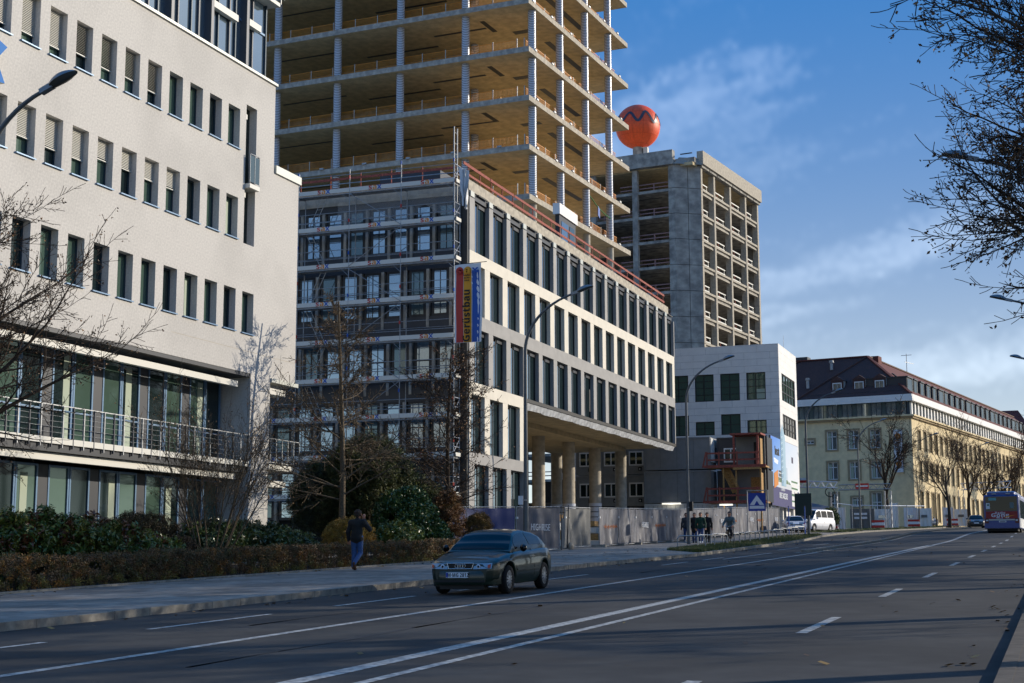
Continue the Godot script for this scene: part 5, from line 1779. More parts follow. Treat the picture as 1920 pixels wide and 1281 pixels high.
# ---------------------------------------------------------------- lamps, hoops, signs on the pavement
func lamp_post(label: String, u: float, s: float, reach: float, group: String) -> void:
	var base := G(u, s, 0.1)
	var o := thing("street_lamp", label, "street lamp", base, 0.0, group)
	var b := MB.new()
	b.tube(Vector3.ZERO, Vector3(0, 2.2, 0), 0.115, 0.105, 12)
	b.tube(Vector3(0, 2.2, 0), Vector3(0, 8.3, 0), 0.09, 0.07, 12)
	var pts := []
	var rs := []
	var d := signf(reach)
	for k in 13:
		var t := k / 12.0
		var a := t * 1.22
		pts.append(Vector3(d * (absf(reach) - 0.75) * (1.0 - cos(a)) / (1.0 - cos(1.22)), 8.3 + 2.25 * sin(a) / sin(1.22), 0))
		rs.append(lerpf(0.07, 0.045, t))
	b.path(pts, rs, 10)
	part(o, "mast", b.mesh(), M.lamp_grey)
	var dr := MB.new()
	dr.box(Vector3(-0.07, 0.5, 0.08), Vector3(0.07, 1.1, 0.125))
	part(o, "service_door", dr.mesh(), M.lamp_grey)
	# head: a socket and a flat leaf-shaped housing with a glass underneath
	var tip: Vector3 = pts[12]
	var dir: Vector3 = (pts[12] - pts[11]).normalized()
	var up := Vector3(0, 0, 1).cross(dir) * d
	if up.y < 0: up = -up
	var hd := MB.new()
	hd.obox(tip + dir * 0.12, dir * 0.16, up * 0.055, Vector3(0, 0, 0.075))
	var g := []
	var gl := []
	for k in 11:
		var t := k / 10.0
		var w := 0.17 * pow(sin(PI * clampf(0.16 + t * 0.80, 0.0, 1.0)), 0.7) + 0.004
		var h := 0.15 * pow(sin(PI * clampf(0.14 + t * 0.84, 0.0, 1.0)), 0.8)
		var row := []
		var c := tip + dir * (0.24 + t * 0.66)
		for j in 9:
			var a := PI * j / 8.0
			row.append(c + Vector3(0, 0, cos(a) * w) + up * sin(a) * h)
		g.append(row)
		gl.append([c + Vector3(0, 0, w * 0.98), c + Vector3(0, 0, w * 0.5) - up * 0.05, c - up * 0.06, c + Vector3(0, 0, -w * 0.5) - up * 0.05, c + Vector3(0, 0, -w * 0.98)])
	hd.grid(g, d < 0)
	part(o, "lamp_head", hd.mesh(), M.lamp_head)
	var gm := MB.new()
	gm.grid(gl, d > 0)
	part(o, "lamp_glass", gm.mesh(), M.lamp_glass)

func street_things() -> void:
	var gl := "lamps along the left pavement"
	lamp_post("street lamp whose head hangs before the white office facade", -21.3, 24.8, 2.35, gl)
	lamp_post("street lamp in front of the cream and grey framed facade", -20.2, 56.2, 2.8, gl)
	lamp_post("street lamp in front of the grey containers, beside three walkers", -20.3, 84.2, 2.8, gl)
	lamp_post("street lamp carrying a dark green sign board by the white cars", -17.9, 112.3, 2.8, gl)
	lamp_post("street lamp before the cream building's end wall", -18.7, 149.0, 2.8, gl)
	lamp_post("street lamp at the cream building's corner", -16.0, 178.0, 2.8, gl)
	lamp_post("thin far street lamp among the bare trees along the cream building", -11.6, 205.0, 2.8, gl)
	var gr := "lamps along the right pavement"
	lamp_post("street lamp reaching out through the big bare tree's branches", 0.75, 39.0, -3.1, gr)
	lamp_post("street lamp head below the big bare tree against open sky", 0.75, 66.0, -3.1, gr)
	lamp_post("farthest street lamp head over the right pavement", 0.75, 91.5, -3.1, gr)
	# dark back of a sign fixed on a lamp
	var sb := thing("sign_board", "dark green back of a big sign on a lamp post", "sign", P(-18.0, 5.3, 112.1))
	bx(sb, "board", M.back_green, -18.85, -17.6, 5.1, 6.75, 112.0, 112.06)
	for y in [5.5, 6.3]: bx(sb, "bracket", M.galvanised, -18.3, -17.7, y, y + 0.06, 112.07, 112.14)
	# small dark box strapped to a lamp
	var bxx := thing("junction_box", "small dark box strapped to the lamp post by the walkers", "box", G(-20.15, 84.0, 2.0))
	bx(bxx, "case", M.black, -20.18, -20.0, gh(84.2) + 2.0, gh(84.2) + 2.55, 84.0, 84.2)
	bx(bxx, "strap", M.galvanised, -20.32, -20.185, gh(84.2) + 2.2, gh(84.2) + 2.24, 84.05, 84.2)
	# parking sign plates on the first lamp
	var pp := thing("small_plate", "small white parking plate on the lamp before the framed facade", "sign", G(-20.1, 56.0, 2.3))
	bx(pp, "plate", M.sign_white, -20.45, -20.25, gh(56) + 2.2, gh(56) + 2.55, 56.0, 56.02)
	bx(pp, "clip", M.galvanised, -20.25, -20.1, gh(56) + 2.35, gh(56) + 2.4, 56.0, 56.03)
	# steel hoops along the verge
	var hb := MB.new()
	var pts := [Vector3(0, 0, 0.75), Vector3(0, 0.5, 0.75), Vector3(0, 0.60, 0.66), Vector3(0, 0.62, 0.55), Vector3(0, 0.62, -0.55), Vector3(0, 0.60, -0.66), Vector3(0, 0.5, -0.75), Vector3(0, 0, -0.75)]
	hb.path(pts, 0.034, 8)
	var fb := MB.new()
	for z in [0.75, -0.75]: fb.tube(Vector3(0, -0.02, z), Vector3(0, 0.03, z), 0.07, 0.06, 8, true)
	var hm := hb.mesh()
	var fmesh := fb.mesh()
	var first: Node3D
	for k in 12:
		var s := 69.8 + k * 3.75
		var u := lerpf(-16.7, -18.4, k / 11.0)
		if k == 0:
			first = thing("hoop_barrier", "low steel hoop in the row along the grass verge", "barrier", G(u, s, 0.12), 0.0, "hoops along the verge")
			part(first, "hoop", hm, M.galvanised)
			part(first, "foot_plate", fmesh, M.galvanised)
			first.rotation_degrees.y = -48.0
		else: copy(first, G(u, s, 0.12), -20.0 - R.randf() * 6.0)
	# blue poles by the white cars
	for e in [[-19.5, 113.0, "thin blue pole beside the white hatchback"], [-17.8, 110.0, "blue pole standing on the end of the grass verge"]]:
		var bp := thing("marker_pole", e[2], "pole", G(e[0], e[1], 0.1), 0.0, "blue marker poles")
		var q := MB.new()
		q.tube(Vector3.ZERO, Vector3(0, 2.1, 0), 0.04, 0.04, 8, true)
		part(bp, "shaft", q.mesh(), M.tag_blue)
		var q2 := MB.new()
		q2.tube(Vector3(0, 2.1, 0), Vector3(0, 2.16, 0), 0.055, 0.03, 8, true)
		part(bp, "cap", q2.mesh(), M.sheet_dark)

# ---------------------------------------------------------------- vehicles
func pl(pts: Array, x: float) -> float:
	if x <= pts[0][0]: return pts[0][1]
	for k in pts.size() - 1:
		if x <= pts[k + 1][0]:
			var t: float = (x - pts[k][0]) / (pts[k + 1][0] - pts[k][0])
			return lerpf(pts[k][1], pts[k + 1][1], t * t * (3.0 - 2.0 * t) * 0.5 + t * 0.5)
	return pts[-1][1]

var wheel_parts := []
func wheel(par: Node3D, at: Vector3, out: float, r: float) -> void:
	var t := MB.new()
	t.lathe(Vector3.ZERO, [Vector2(r * 0.62, -0.10), Vector2(r * 0.92, -0.10), Vector2(r, -0.06), Vector2(r, 0.06), Vector2(r * 0.92, 0.10), Vector2(r * 0.64, 0.09)], 28, Vector3(out, 0, 0))
	var w := part(par, "wheel", t.mesh(), M.tyre, at)
	var d := MB.new()
	d.lathe(Vector3.ZERO, [Vector2(r * 0.64, 0.04), Vector2(r * 0.66, 0.085), Vector2(r * 0.60, 0.075), Vector2(r * 0.16, 0.088), Vector2(0.0, 0.094)], 28, Vector3(out, 0, 0))
	part(w, "rim", d.mesh(), M.rim)
	var sl := MB.new()
	for k in 13:
		var a := TAU * k / 13.0
		var p := func(rr: float, aa: float) -> Vector3: return Vector3(out * (0.094 - 0.006 * rr / r), sin(aa) * rr, cos(aa) * rr)
		sl.quad(p.call(r * 0.26, a - 0.05), p.call(r * 0.56, a - 0.11), p.call(r * 0.56, a + 0.11), p.call(r * 0.26, a + 0.05))
	part(w, "rim_slots", sl.mesh(), M.black)

# a hatchback or van; front towards +z
func car(called: String, label: String, category: String, at: Vector3, turn: float, k: Dictionary, paint: Material) -> Node3D:
	var o := thing(called, label, category, at, turn)
	o.set_meta("own", true)
	var zf: float = k.zf
	var zr: float = k.zr
	var r: float = k.r
	var wide: Array = k.wide
	var belt: Array = k.belt
	var top: Array = k.top
	var roof: Array = k.roof
	# lower body
	var zs := []
	var z := zr
	while z < zf - 0.001:
		zs.append(z)
		z += 0.05
	zs.append(zf)
	var g := []
	for zz in zs:
		var w := pl(wide, zz)
		var yb: float = k.sill
		for a in [k.af, k.ar]:
			var dz: float = absf(zz - a)
			if dz < r + 0.065: yb = maxf(yb, r + sqrt((r + 0.065) * (r + 0.065) - dz * dz) * 0.98)
		if zz > zf - 0.25: yb = maxf(yb, k.sill + 0.02)
		var yt := pl(top, zz)
		var ye := minf(pl(belt, zz), yt - 0.02)
		var half := [Vector2(w - 0.10, yb), Vector2(w - 0.02, maxf(yb + 0.015, 0.36)), Vector2(w, maxf(yb + 0.03, 0.52)), Vector2(w - 0.005, maxf(yb + 0.05, lerpf(0.52, ye, 0.55))), Vector2(w - 0.05, ye - 0.05), Vector2(w - 0.12, ye), Vector2(w * 0.55, yt - 0.01), Vector2(0, yt)]
		var row := []
		for q in half: row.append(Vector3(q.x, maxf(q.y, yb), zz))
		for j in range(half.size() - 2, -1, -1): row.append(Vector3(-half[j].x, maxf(half[j].y, yb), zz))
		g.append(row)
	var b := MB.new()
	b.grid(g)
	# ends
	for e in [0, g.size() - 1]:
		var row: Array = g[e]
		var n := row.size()
		for j in n / 2:
			if e == 0: b.quad(row[j], row[j + 1], row[n - 2 - j], row[n - 1 - j])
			else: b.quad(row[n - 1 - j], row[n - 2 - j], row[j + 1], row[j])
	var body := part(o, "body", b.mesh(), paint)
	# dark underside and wheel housings
	part(o, "underbody", size_box(Vector3(pl(wide, 0) * 2 - 0.34, 0.42, zf - zr - 0.35)), M.black, Vector3(0, k.sill + 0.19, (zf + zr) / 2))
	# cabin
	var surf := func(zz: float, v: float, off: float) -> Vector3:
		var w := pl(wide, zz) - 0.10
		var yb := pl(belt, zz) - 0.03
		var yt := pl(roof, zz)
		var f := clampf((yt - yb) / (k.high - yb), 0.0, 1.0)
		var we := lerpf(w, k.wroof, f * f * 0.35 + f * 0.65)
		var ye := lerpf(yb, yt, 0.90)
		if v < 0.5:
			var t := v / 0.5
			return Vector3(lerpf(w, we, t) + 0.02 * sin(PI * t) * f + off, lerpf(yb, ye, t), zz)
		var t2 := (v - 0.5) / 0.5
		return Vector3(we * cos(t2 * PI / 2), lerpf(ye, yt, sin(t2 * PI / 2)) + off, zz)
	var cg := []
	var zc: float = k.cab[0]
	while zc < k.cab[1] + 0.001:
		var row := []
		for j in 9: row.append(surf.call(zc, j / 8.0, 0.0))
		for j in range(7, -1, -1):
			var p: Vector3 = surf.call(zc, j / 8.0, 0.0)
			row.append(Vector3(-p.x, p.y, p.z))
		cg.append(row)
		zc += (k.cab[1] - k.cab[0]) / 34.0
	var cb := MB.new()
	cb.grid(cg)
	part(o, "cabin", cb.mesh(), paint)
	# panes lie just outside the cabin skin
	for e in k.panes:   # [name, z0, z1, v0, v1, both sides]
		for side in ([1.0, -1.0] if e[5] else [0.0]):
			var pg := []
			for i in 9:
				var zz := lerpf(e[1], e[2], i / 8.0)
				var row := []
				if e[5]:
					for j in 6:
						var p: Vector3 = surf.call(zz, lerpf(e[3], e[4], j / 5.0), 0.006)
						row.append(Vector3(p.x * side, p.y, p.z))
				else:
					for j in 13:
						var vv := lerpf(e[3], 2.0 - e[3], j / 12.0)
						var p: Vector3 = surf.call(zz, vv if vv <= 1.0 else 2.0 - vv, 0.006)
						p.z += 0.004 if e[1] > 0 else -0.004
						row.append(Vector3(p.x if vv <= 1.0 else -p.x, p.y, p.z))
				pg.append(row)
			var pm := MB.new()
			pm.grid(pg, side < 0)
			part(o, e[0], pm.mesh(), M.car_glass)
	for a in [k.af, k.ar]:
		for sd in [1.0, -1.0]: wheel(o, Vector3(sd * (pl(wide, a) - 0.11), r, a), sd, r)
	# seams, handle, moulding, mirrors
	for sd in [1.0, -1.0]:
		for zz in k.seams:
			var sm := MB.new()
			var w := pl(wide, zz)
			sm.path([Vector3(sd * (w - 0.02), 0.36, zz), Vector3(sd * (w + 0.002), 0.55, zz), Vector3(sd * (w - 0.02), 0.76, zz), Vector3(sd * (w - 0.10), pl(belt, zz), zz)], 0.006, 4)
			part(body, "door_seam", sm.mesh(), M.black)
		var mo := MB.new()
		mo.beam(Vector3(sd * (pl(wide, 0) + 0.004), 0.52, k.ar + r + 0.14), Vector3(sd * (pl(wide, 0.5) + 0.004), 0.52, k.af - r - 0.14), 0.02, 0.035)
		part(body, "side_moulding", mo.mesh(), paint)
		var ha := MB.new()
		ha.beam(Vector3(sd * (pl(wide, -0.3) - 0.01), 0.80, k.handle - 0.09), Vector3(sd * (pl(wide, -0.3) - 0.01), 0.80, k.handle + 0.09), 0.04, 0.03)
		part(body, "door_handle", ha.mesh(), M.chrome if k.has("ring") else M.black)
		var mi := MB.new()
		mi.lathe(Vector3(sd * (pl(wide, 0.6) + 0.08), pl(belt, 0.6) + 0.07, k.mirror), [Vector2(0.0, -0.06), Vector2(0.07, -0.05), Vector2(0.085, 0.0), Vector2(0.05, 0.06), Vector2(0, 0.075)], 12, Vector3(0, 0, 1))
		part(o, "wing_mirror", mi.mesh(), paint if not k.has("ring") else M.black_gloss)
	# front: lamps, grille, plate, bumper slot
	var w2 := pl(wide, zf - 0.06)
	for sd in [1.0, -1.0]:
		var hl := MB.new()
		var y0: float = k.lamp[0]
		var y1: float = k.lamp[1]
		var za := zf - 0.015
		var xo := w2 - 0.03
		var xi: float = xo - k.lamp[2]
		var lg := []
		for i in 4:
			var row := []
			for j in 7:
				var t := j / 6.0
				var xx := lerpf(xi, xo + 0.05, t)
				row.append(Vector3(sd * xx, lerpf(y0, y1, i / 3.0) + 0.012 * t, za + 0.045 - 0.05 * i / 3.0 - 0.06 * t * t * t))
			lg.append(row)
		hl.grid(lg, sd < 0)
		var lamp := part(o, "headlight", hl.mesh(), M.lamp_lens)
		var ind := MB.new()
		ind.quad(Vector3(sd * (xo - 0.03), y0 + 0.03, za + 0.04), Vector3(sd * (xo - 0.03), y1 - 0.03, za + 0.005), Vector3(sd * (xo + 0.03), y1 - 0.01, za - 0.03), Vector3(sd * (xo + 0.03), y0 + 0.03, za + 0.005))
		part(lamp, "indicator", ind.mesh(), mat("indicator", Color(0.75, 0.30, 0.14), 0.3) if not M.has("indicator") else M.indicator)
		var ref := MB.new()
		ref.lathe(Vector3(sd * (xi + 0.12), (y0 + y1) / 2, za + 0.03), [Vector2(0.05, 0.006), Vector2(0.0, 0.02)], 14, Vector3(0, 0, 1))
		part(lamp, "lens", ref.mesh(), M.wrap_white)
	if k.has("ring"):
		# chrome framed grille with four rings
		var gr := MB.new()
		var gy := 0.635
		gr.obox(Vector3(0, gy, zf + 0.012), Vector3(0.30, 0, 0), Vector3(0, 0.058, 0), Vector3(0, 0, 0.01))
		var grille := part(o, "grille", gr.mesh(), M.black)
		var ch := MB.new()
		ch.path([Vector3(-0.31, gy + 0.06, zf + 0.022), Vector3(0.31, gy + 0.06, zf + 0.022), Vector3(0.27, gy - 0.06, zf + 0.03), Vector3(-0.27, gy - 0.06, zf + 0.03), Vector3(-0.31, gy + 0.06, zf + 0.022)], 0.011, 6)
		part(grille, "chrome_frame", ch.mesh(), M.chrome)
		for j in 4:
			var rg := MB.new()
			var pts := []
			for i in 19: pts.append(Vector3(-0.084 + j * 0.056 + cos(TAU * i / 18.0) * 0.038, gy + sin(TAU * i / 18.0) * 0.038, zf + 0.032 + 0.004 * (j % 2)))
			rg.path(pts, 0.006, 5)
			part(grille, "emblem_ring", rg.mesh(), M.chrome)
	else:
		part(o, "grille", size_box(Vector3(0.9, 0.10, 0.03)), M.black, Vector3(0, k.lamp[0] - 0.06, zf + 0.006))
		part(o, "air_intake", size_box(Vector3(1.1, 0.14, 0.03)), M.black, Vector3(0, k.sill + 0.13, zf + 0.006))
	# bumper: a bulging bar round the front
	var bg := []
	for i in 7:
		var row := []
		var v := i / 6.0
		for j in 19:
			var x := lerpf(-1.0, 1.0, j / 18.0)
			var wb := pl(wide, zf - 0.3) + 0.005
			row.append(Vector3(x * wb, lerpf(k.sill + 0.02, k.plate + 0.09, v), zf + 0.062 * pow(sin(PI * clampf(0.12 + v * 0.80, 0.0, 1.0)), 0.5) - 0.42 * pow(absf(x), 5.0)))
		bg.append(row)
	var bm := MB.new()
	bm.grid(bg)
	part(o, "bumper", bm.mesh(), paint)
	var plate := part(o, "number_plate", size_box(Vector3(0.52, 0.115, 0.015)), M.sign_white, Vector3(k.get("plate_x", 0.0), k.plate, zf + 0.075))
	part(plate, "blue_field", size_box(Vector3(0.045, 0.105, 0.004)), M.sign_blue, Vector3(-0.235, 0, 0.009))
	if k.has("text"):
		var tm := part(plate, "lettering", text_mesh(k.text, 0.115), M.black, Vector3(0.025, 0, 0.009))
		tm.scale = Vector3(0.82, 1.0, 0.2)
	part(o, "bumper_slot", size_box(Vector3(w2 * 1.7, 0.05, 0.02)), M.black, Vector3(0, k.sill + 0.10, zf + 0.062))
	part(o, "lower_lip", size_box(Vector3(w2 * 1.5, 0.10, 0.3)), M.black, Vector3(0, k.sill - 0.03, zf - 0.2))
	# wipers
	for e in [[-0.45, 0.10], [0.05, 0.6]]:
		var wp := MB.new()
		wp.tube(Vector3(e[0], pl(roof, k.wind) + 0.03, k.wind + 0.02), Vector3(e[1], pl(roof, k.wind) + 0.03, k.wind + 0.0), 0.008, 0.006, 4)
		part(o, "wiper", wp.mesh(), M.black)
	return o

func vehicles() -> void:
	var green := mat("paint_green", Color(0.0, 0.115, 0.06), 0.4, 0.0)
	green.clearcoat_enabled = true
	green.clearcoat = 0.6
	green.clearcoat_roughness = 0.03
	var whitep := mat("paint_white", Color(0.82, 0.83, 0.85), 0.3)
	whitep.clearcoat_enabled = true
	var blackp := mat("paint_black", Color(0.05, 0.055, 0.065), 0.25, 0.2)
	blackp.clearcoat_enabled = true
	var hatch := {"zf": 2.10, "zr": -2.04, "af": 1.26, "ar": -1.25, "r": 0.315, "sill": 0.21, "high": 1.42, "wroof": 0.53,
		"wide": [[-2.04, 0.66], [-1.9, 0.79], [-1.4, 0.85], [0.0, 0.87], [1.2, 0.86], [1.8, 0.80], [2.02, 0.71], [2.10, 0.60]],
		"belt": [[-2.04, 0.86], [-1.8, 0.99], [-1.0, 0.98], [0.6, 0.925], [1.0, 0.90], [1.7, 0.80], [2.1, 0.68]],
		"top": [[-2.04, 0.88], [-1.8, 1.0], [0.6, 0.95], [1.0, 0.935], [1.5, 0.865], [1.9, 0.765], [2.10, 0.685]],
		"roof": [[-2.0, 0.92], [-1.80, 1.04], [-1.32, 1.28], [-1.0, 1.365], [-0.4, 1.42], [0.05, 1.40], [0.32, 1.335], [0.7, 1.12], [1.0, 0.93]],
		"cab": [-1.95, 1.0], "panes": [["windscreen", 0.30, 0.93, 0.60, 1.0, false], ["rear_window", -1.80, -1.32, 0.62, 1.0, false], ["side_window", -0.36, 0.60, 0.14, 0.46, true], ["side_window", -1.30, -0.44, 0.14, 0.46, true]],
		"seams": [0.85, -0.42], "handle": -0.30, "mirror": 0.62, "lamp": [0.565, 0.685, 0.36], "plate": 0.44, "plate_x": -0.06, "wind": 0.95, "ring": true, "text": "M·MG 2812"}
	var c := car("hatchback_car", "dark green hatchback driving on the road with plate M MG 2812", "car", G(-11.9, 31.0, 0.0), 1.0, hatch, green)
	c.scale = Vector3.ONE * 0.955
	c.rotation_degrees.x = 1.7
	var h2 := hatch.duplicate(true)
	h2.erase("ring")
	h2.erase("text")
	h2.high = 1.48
	h2.lamp = [0.66, 0.82, 0.42]
	h2.plate = 0.50
	car("hatchback_car", "white hatchback parked beside the white van", "car", G(-20.8, 123.0, 0.1), 14.0, h2, whitep)
	car("estate_car", "white car behind the thin tree by the cream building", "car", G(-15.3, 184.0, 0.1), 20.0, h2, whitep)
	car("dark_car", "black car half hidden beside the blue bus", "car", G(-8.9, 168.0), 6.0, h2, blackp)
	var van := h2.duplicate(true)
	van.high = 1.98
	van.wroof = 0.72
	van.zf = 2.3
	van.zr = -2.5
	van.af = 1.5
	van.ar = -1.5
	van.wide = [[-2.5, 0.90], [-2.3, 0.95], [1.4, 0.95], [2.0, 0.90], [2.3, 0.74]]
	van.belt = [[-2.5, 1.08], [0.8, 1.06], [1.6, 1.02], [2.3, 0.88]]
	van.top = [[-2.5, 1.1], [1.3, 1.1], [1.9, 1.03], [2.3, 0.90]]
	van.roof = [[-2.5, 1.6], [-2.4, 1.93], [-1.5, 1.98], [0.4, 1.96], [0.75, 1.85], [1.2, 1.45], [1.65, 1.05]]
	van.cab = [-2.5, 1.65]
	van.panes = [["windscreen", 0.72, 1.58, 0.58, 1.0, false], ["side_window", 0.0, 0.95, 0.12, 0.46, true], ["side_window", -1.1, -0.1, 0.12, 0.46, true], ["side_window", -2.3, -1.2, 0.12, 0.46, true]]
	van.seams = [1.1, 0.0, -1.2]
	van.wind = 1.58
	van.mirror = 1.15
	van.lamp = [0.72, 0.92, 0.36]
	car("van", "white passenger van parked behind the white hatchback", "van", G(-20.3, 129.5, 0.1), -18.0, van, whitep)
	bus()

func rounded(w: float, y0: float, y1: float, r: float, z: float) -> Array:
	var out := []
	for q in [[1, 1], [-1, 1], [-1, -1], [1, -1]]:
		for k in 5:
			var a: float = PI / 2 * k / 4.0
			var c := cos(a) if q[0] * q[1] > 0 else sin(a)
			var s := sin(a) if q[0] * q[1] > 0 else cos(a)
			var rr := r if q[1] > 0 else 0.06
			out.append(Vector3(q[0] * (w / 2 - rr + rr * c), (y1 - rr + rr * s) if q[1] > 0 else (y0 + rr - rr * s), z))
	out.append(out[0])
	return out

func bus() -> void:
	var bp := mat("bus_blue", Color(0.05, 0.20, 0.50), 0.3, 0.1)
	bp.clearcoat_enabled = true
	var red := mat("bus_red", Color(0.60, 0.10, 0.11), 0.4)
	var o := thing("articulated_bus", "blue articulated city bus with a red advertising panel on its tail", "bus", G(-4.35, 117.5, 0.0), -2.0)
	# tail towards +z; two bodies with a bellows between them
	for e in [[0.0, -7.2], [-8.3, -18.0]]:
		var b := MB.new()
		var g := []
		for z in [e[0] + 0.0, e[0] - 0.06, e[0] - 0.14, e[1]]:
			var sh: float = 0.10 if z == e[0] else (0.03 if z == e[0] - 0.06 else 0.0)
			g.append(rounded(2.55 - sh * 2, 0.34, 2.86 - sh, 0.16, z))
		b.grid(g)
		var cap: Array = g[0]
		for k in range(1, cap.size() - 2): b.tri(cap[0], cap[k + 1], cap[k])
		part(o, "body", b.mesh(), bp)
		var pod := MB.new()
		var pg := []
		for z in [e[0] - 0.12, e[0] - 0.4, e[1] + 0.5]: pg.append(rounded(2.1 if z < e[0] - 0.2 else 1.95, 2.7, 3.12 if z < e[0] - 0.2 else 3.05, 0.14, z))
		pod.grid(pg)
		for k in range(1, pg[0].size() - 2): pod.tri(pg[0][0], pg[0][k + 1], pg[0][k])
		part(o, "roof_pod", pod.mesh(), bp)
		# side: white skirt, dark windows, doors
		for sd in [1.0, -1.0]:
			var n := 4
			for k in n:
				var za := lerpf(e[0] - 0.9, e[1] + 0.4, k / float(n))
				var zb := lerpf(e[0] - 0.9, e[1] + 0.4, (k + 0.92) / n)
				var wi := MB.new()
				wi.box(Vector3(sd * 1.277 - 0.004, 1.15, zb), Vector3(sd * 1.277 + 0.004, 2.5, za))
				part(o, "side_window", wi.mesh(), M.car_glass)
			var sk := MB.new()
			sk.box(Vector3(sd * 1.278 - 0.004, 0.42, e[1] + 0.2), Vector3(sd * 1.278 + 0.004, 1.12, e[0] - 0.3))
			part(o, "side_skirt", sk.mesh(), M.white)
	var bel := MB.new()
	for k in 8: bel.box(Vector3(-1.2 + 0.03 * (k % 2), 0.5, -8.3 + k * 0.137), Vector3(1.2 - 0.03 * (k % 2), 2.8, -8.18 + k * 0.137))
	part(o, "bellows", bel.mesh(), M.sheet_dark)
	for z in [-2.6, -11.0, -15.5]:
		for sd in [1.0, -1.0]: wheel(o, Vector3(sd * 1.13, 0.47, z), sd, 0.47)
	# tail
	var rear := part(o, "rear_window", size_box(Vector3(2.26, 1.08, 0.03)), M.car_glass, Vector3(0, 2.18, 0.005))
	part(rear, "route_display", size_box(Vector3(0.54, 0.2, 0.01)), mat("display_teal", Color(0.40, 0.66, 0.66), 0.4), Vector3(-0.62, 0.36, 0.02))
	part(rear, "notice", size_box(Vector3(0.27, 0.44, 0.01)), M.sign_white, Vector3(-0.96, -0.16, 0.02))
	part(rear, "notice_arrow", size_box(Vector3(0.14, 0.12, 0.006)), mat("arrow_green", Color(0.05, 0.40, 0.25), 0.5), Vector3(-0.94, -0.08, 0.03))
	part(rear, "notice", size_box(Vector3(0.3, 0.44, 0.01)), mat("notice_pale", Color(0.36, 0.44, 0.45), 0.4), Vector3(0.75, -0.12, 0.02))
	var ad := part(o, "advert_panel", size_box(Vector3(2.26, 0.55, 0.02)), red, Vector3(0, 1.34, 0.012))
	for e in [["Radio", 0.22, 0.16, -0.1], ["Gong", 0.42, -0.01, -0.12], ["96.3", 0.2, -0.19, -0.16]]:
		var t := part(ad, "lettering", text_mesh(e[0], e[1]), M.sign_white, Vector3(e[3], e[2], 0.012))
		t.scale = Vector3(1.25, 0.9, 0.3)
	var fl := MB.new()
	fl.tri(Vector3(0.15, -0.22, 0.015), Vector3(0.35, -0.08, 0.015), Vector3(1.0, 0.0, 0.015))
	part(ad, "flash", fl.mesh(), M.banner_yellow)
	part(o, "pale_strip", size_box(Vector3(1.9, 0.10, 0.02)), M.coping, Vector3(0, 0.99, 0.012))
	part(o, "bumper", size_box(Vector3(2.5, 0.34, 0.10)), bp, Vector3(0, 0.55, 0.03))
	var np := part(o, "number_plate", size_box(Vector3(0.52, 0.12, 0.02)), M.sign_white, Vector3(0.05, 0.86, 0.012))
	part(np, "plate_text", size_box(Vector3(0.4, 0.05, 0.004)), M.sheet_dark, Vector3(0, 0, 0.012))
	for sd in [1.0, -1.0]:
		var tl := part(o, "tail_light", size_box(Vector3(0.28, 0.38, 0.03)), mat("tail_red", Color(0.36, 0.03, 0.04), 0.3) if not M.has("tail_red") else M.tail_red, Vector3(sd * 1.08, 0.92, 0.012))
		part(tl, "reverse_lens", size_box(Vector3(0.16, 0.1, 0.01)), M.sign_white, Vector3(-sd * 0.02, 0.03, 0.018))
		part(o, "roof_marker", size_box(Vector3(0.3, 0.06, 0.06)), M.coping, Vector3(sd * 0.5, 2.93, -0.05))
	part(o, "underside", size_box(Vector3(2.2, 0.3, 6.8)), M.black, Vector3(0, 0.3, -3.6))

# ---------------------------------------------------------------- trees and shrubs
func rvec() -> Vector3:
	return Vector3(R.randfn(), R.randfn(), R.randfn()).normalized()

# o: kids, ang, ratio, start, trop (arrays by level), wob, max
func limb(b: Array, p: Vector3, d: Vector3, L: float, r: float, lvl: int, o: Dictionary, tips: Array) -> void:
	var n := 6 if lvl == 0 else (4 if lvl < 3 else 2)
	var pts := [p]
	var rs := [r]
	var dirs := [d]
	var end := r * (0.25 if lvl == 0 else 0.4)
	for j in n:
		d = (d + rvec() * o.wob * (0.5 if lvl == 0 else 1.0) + Vector3.UP * o.trop[mini(lvl, o.trop.size() - 1)] / n).normalized()
		p += d * L / n
		pts.append(p)
		dirs.append(d)
		rs.append(maxf(lerpf(r, end, (j + 1.0) / n), o.thin))
	b[0 if lvl < o.get("trunk_levels", 1) else 1].path(pts, rs, 8 if r > 0.08 else (5 if r > 0.02 else 3))
	if lvl >= o.max:
		tips.append([pts[-1], d])
		if R.randf() < 0.5: tips.append([pts[-2], d])
		return
	var k: int = o.kids[lvl]
	for c in k:
		var t := lerpf(o.start[lvl], 0.98, (c + R.randf() * 0.8) / k)
		var x := t * n
		var i := mini(int(x), n - 1)
		var q: Vector3 = pts[i].lerp(pts[i + 1], x - i)
		var dd: Vector3 = dirs[i]
		var side := dd.cross(rvec()).normalized()
		var ang: float = o.ang[lvl] * R.randf_range(0.75, 1.25)
		var nd := (dd * cos(ang) + side * sin(ang)).normalized()
		var shape: float = 1.0 - o.get("cone", 0.5) * t if lvl == 0 else 1.05 - 0.45 * t
		limb(b, q, nd, L * o.ratio[lvl] * shape * R.randf_range(0.7, 1.2), maxf(lerpf(r, end, t) * o.get("thick", 0.55), o.thin), lvl + 1, o, tips)
	# the leader ends in a twig
	if lvl > 0: limb(b, pts[-1], d, L * 0.42, rs[-1] * 0.8, lvl + 1, o, tips)

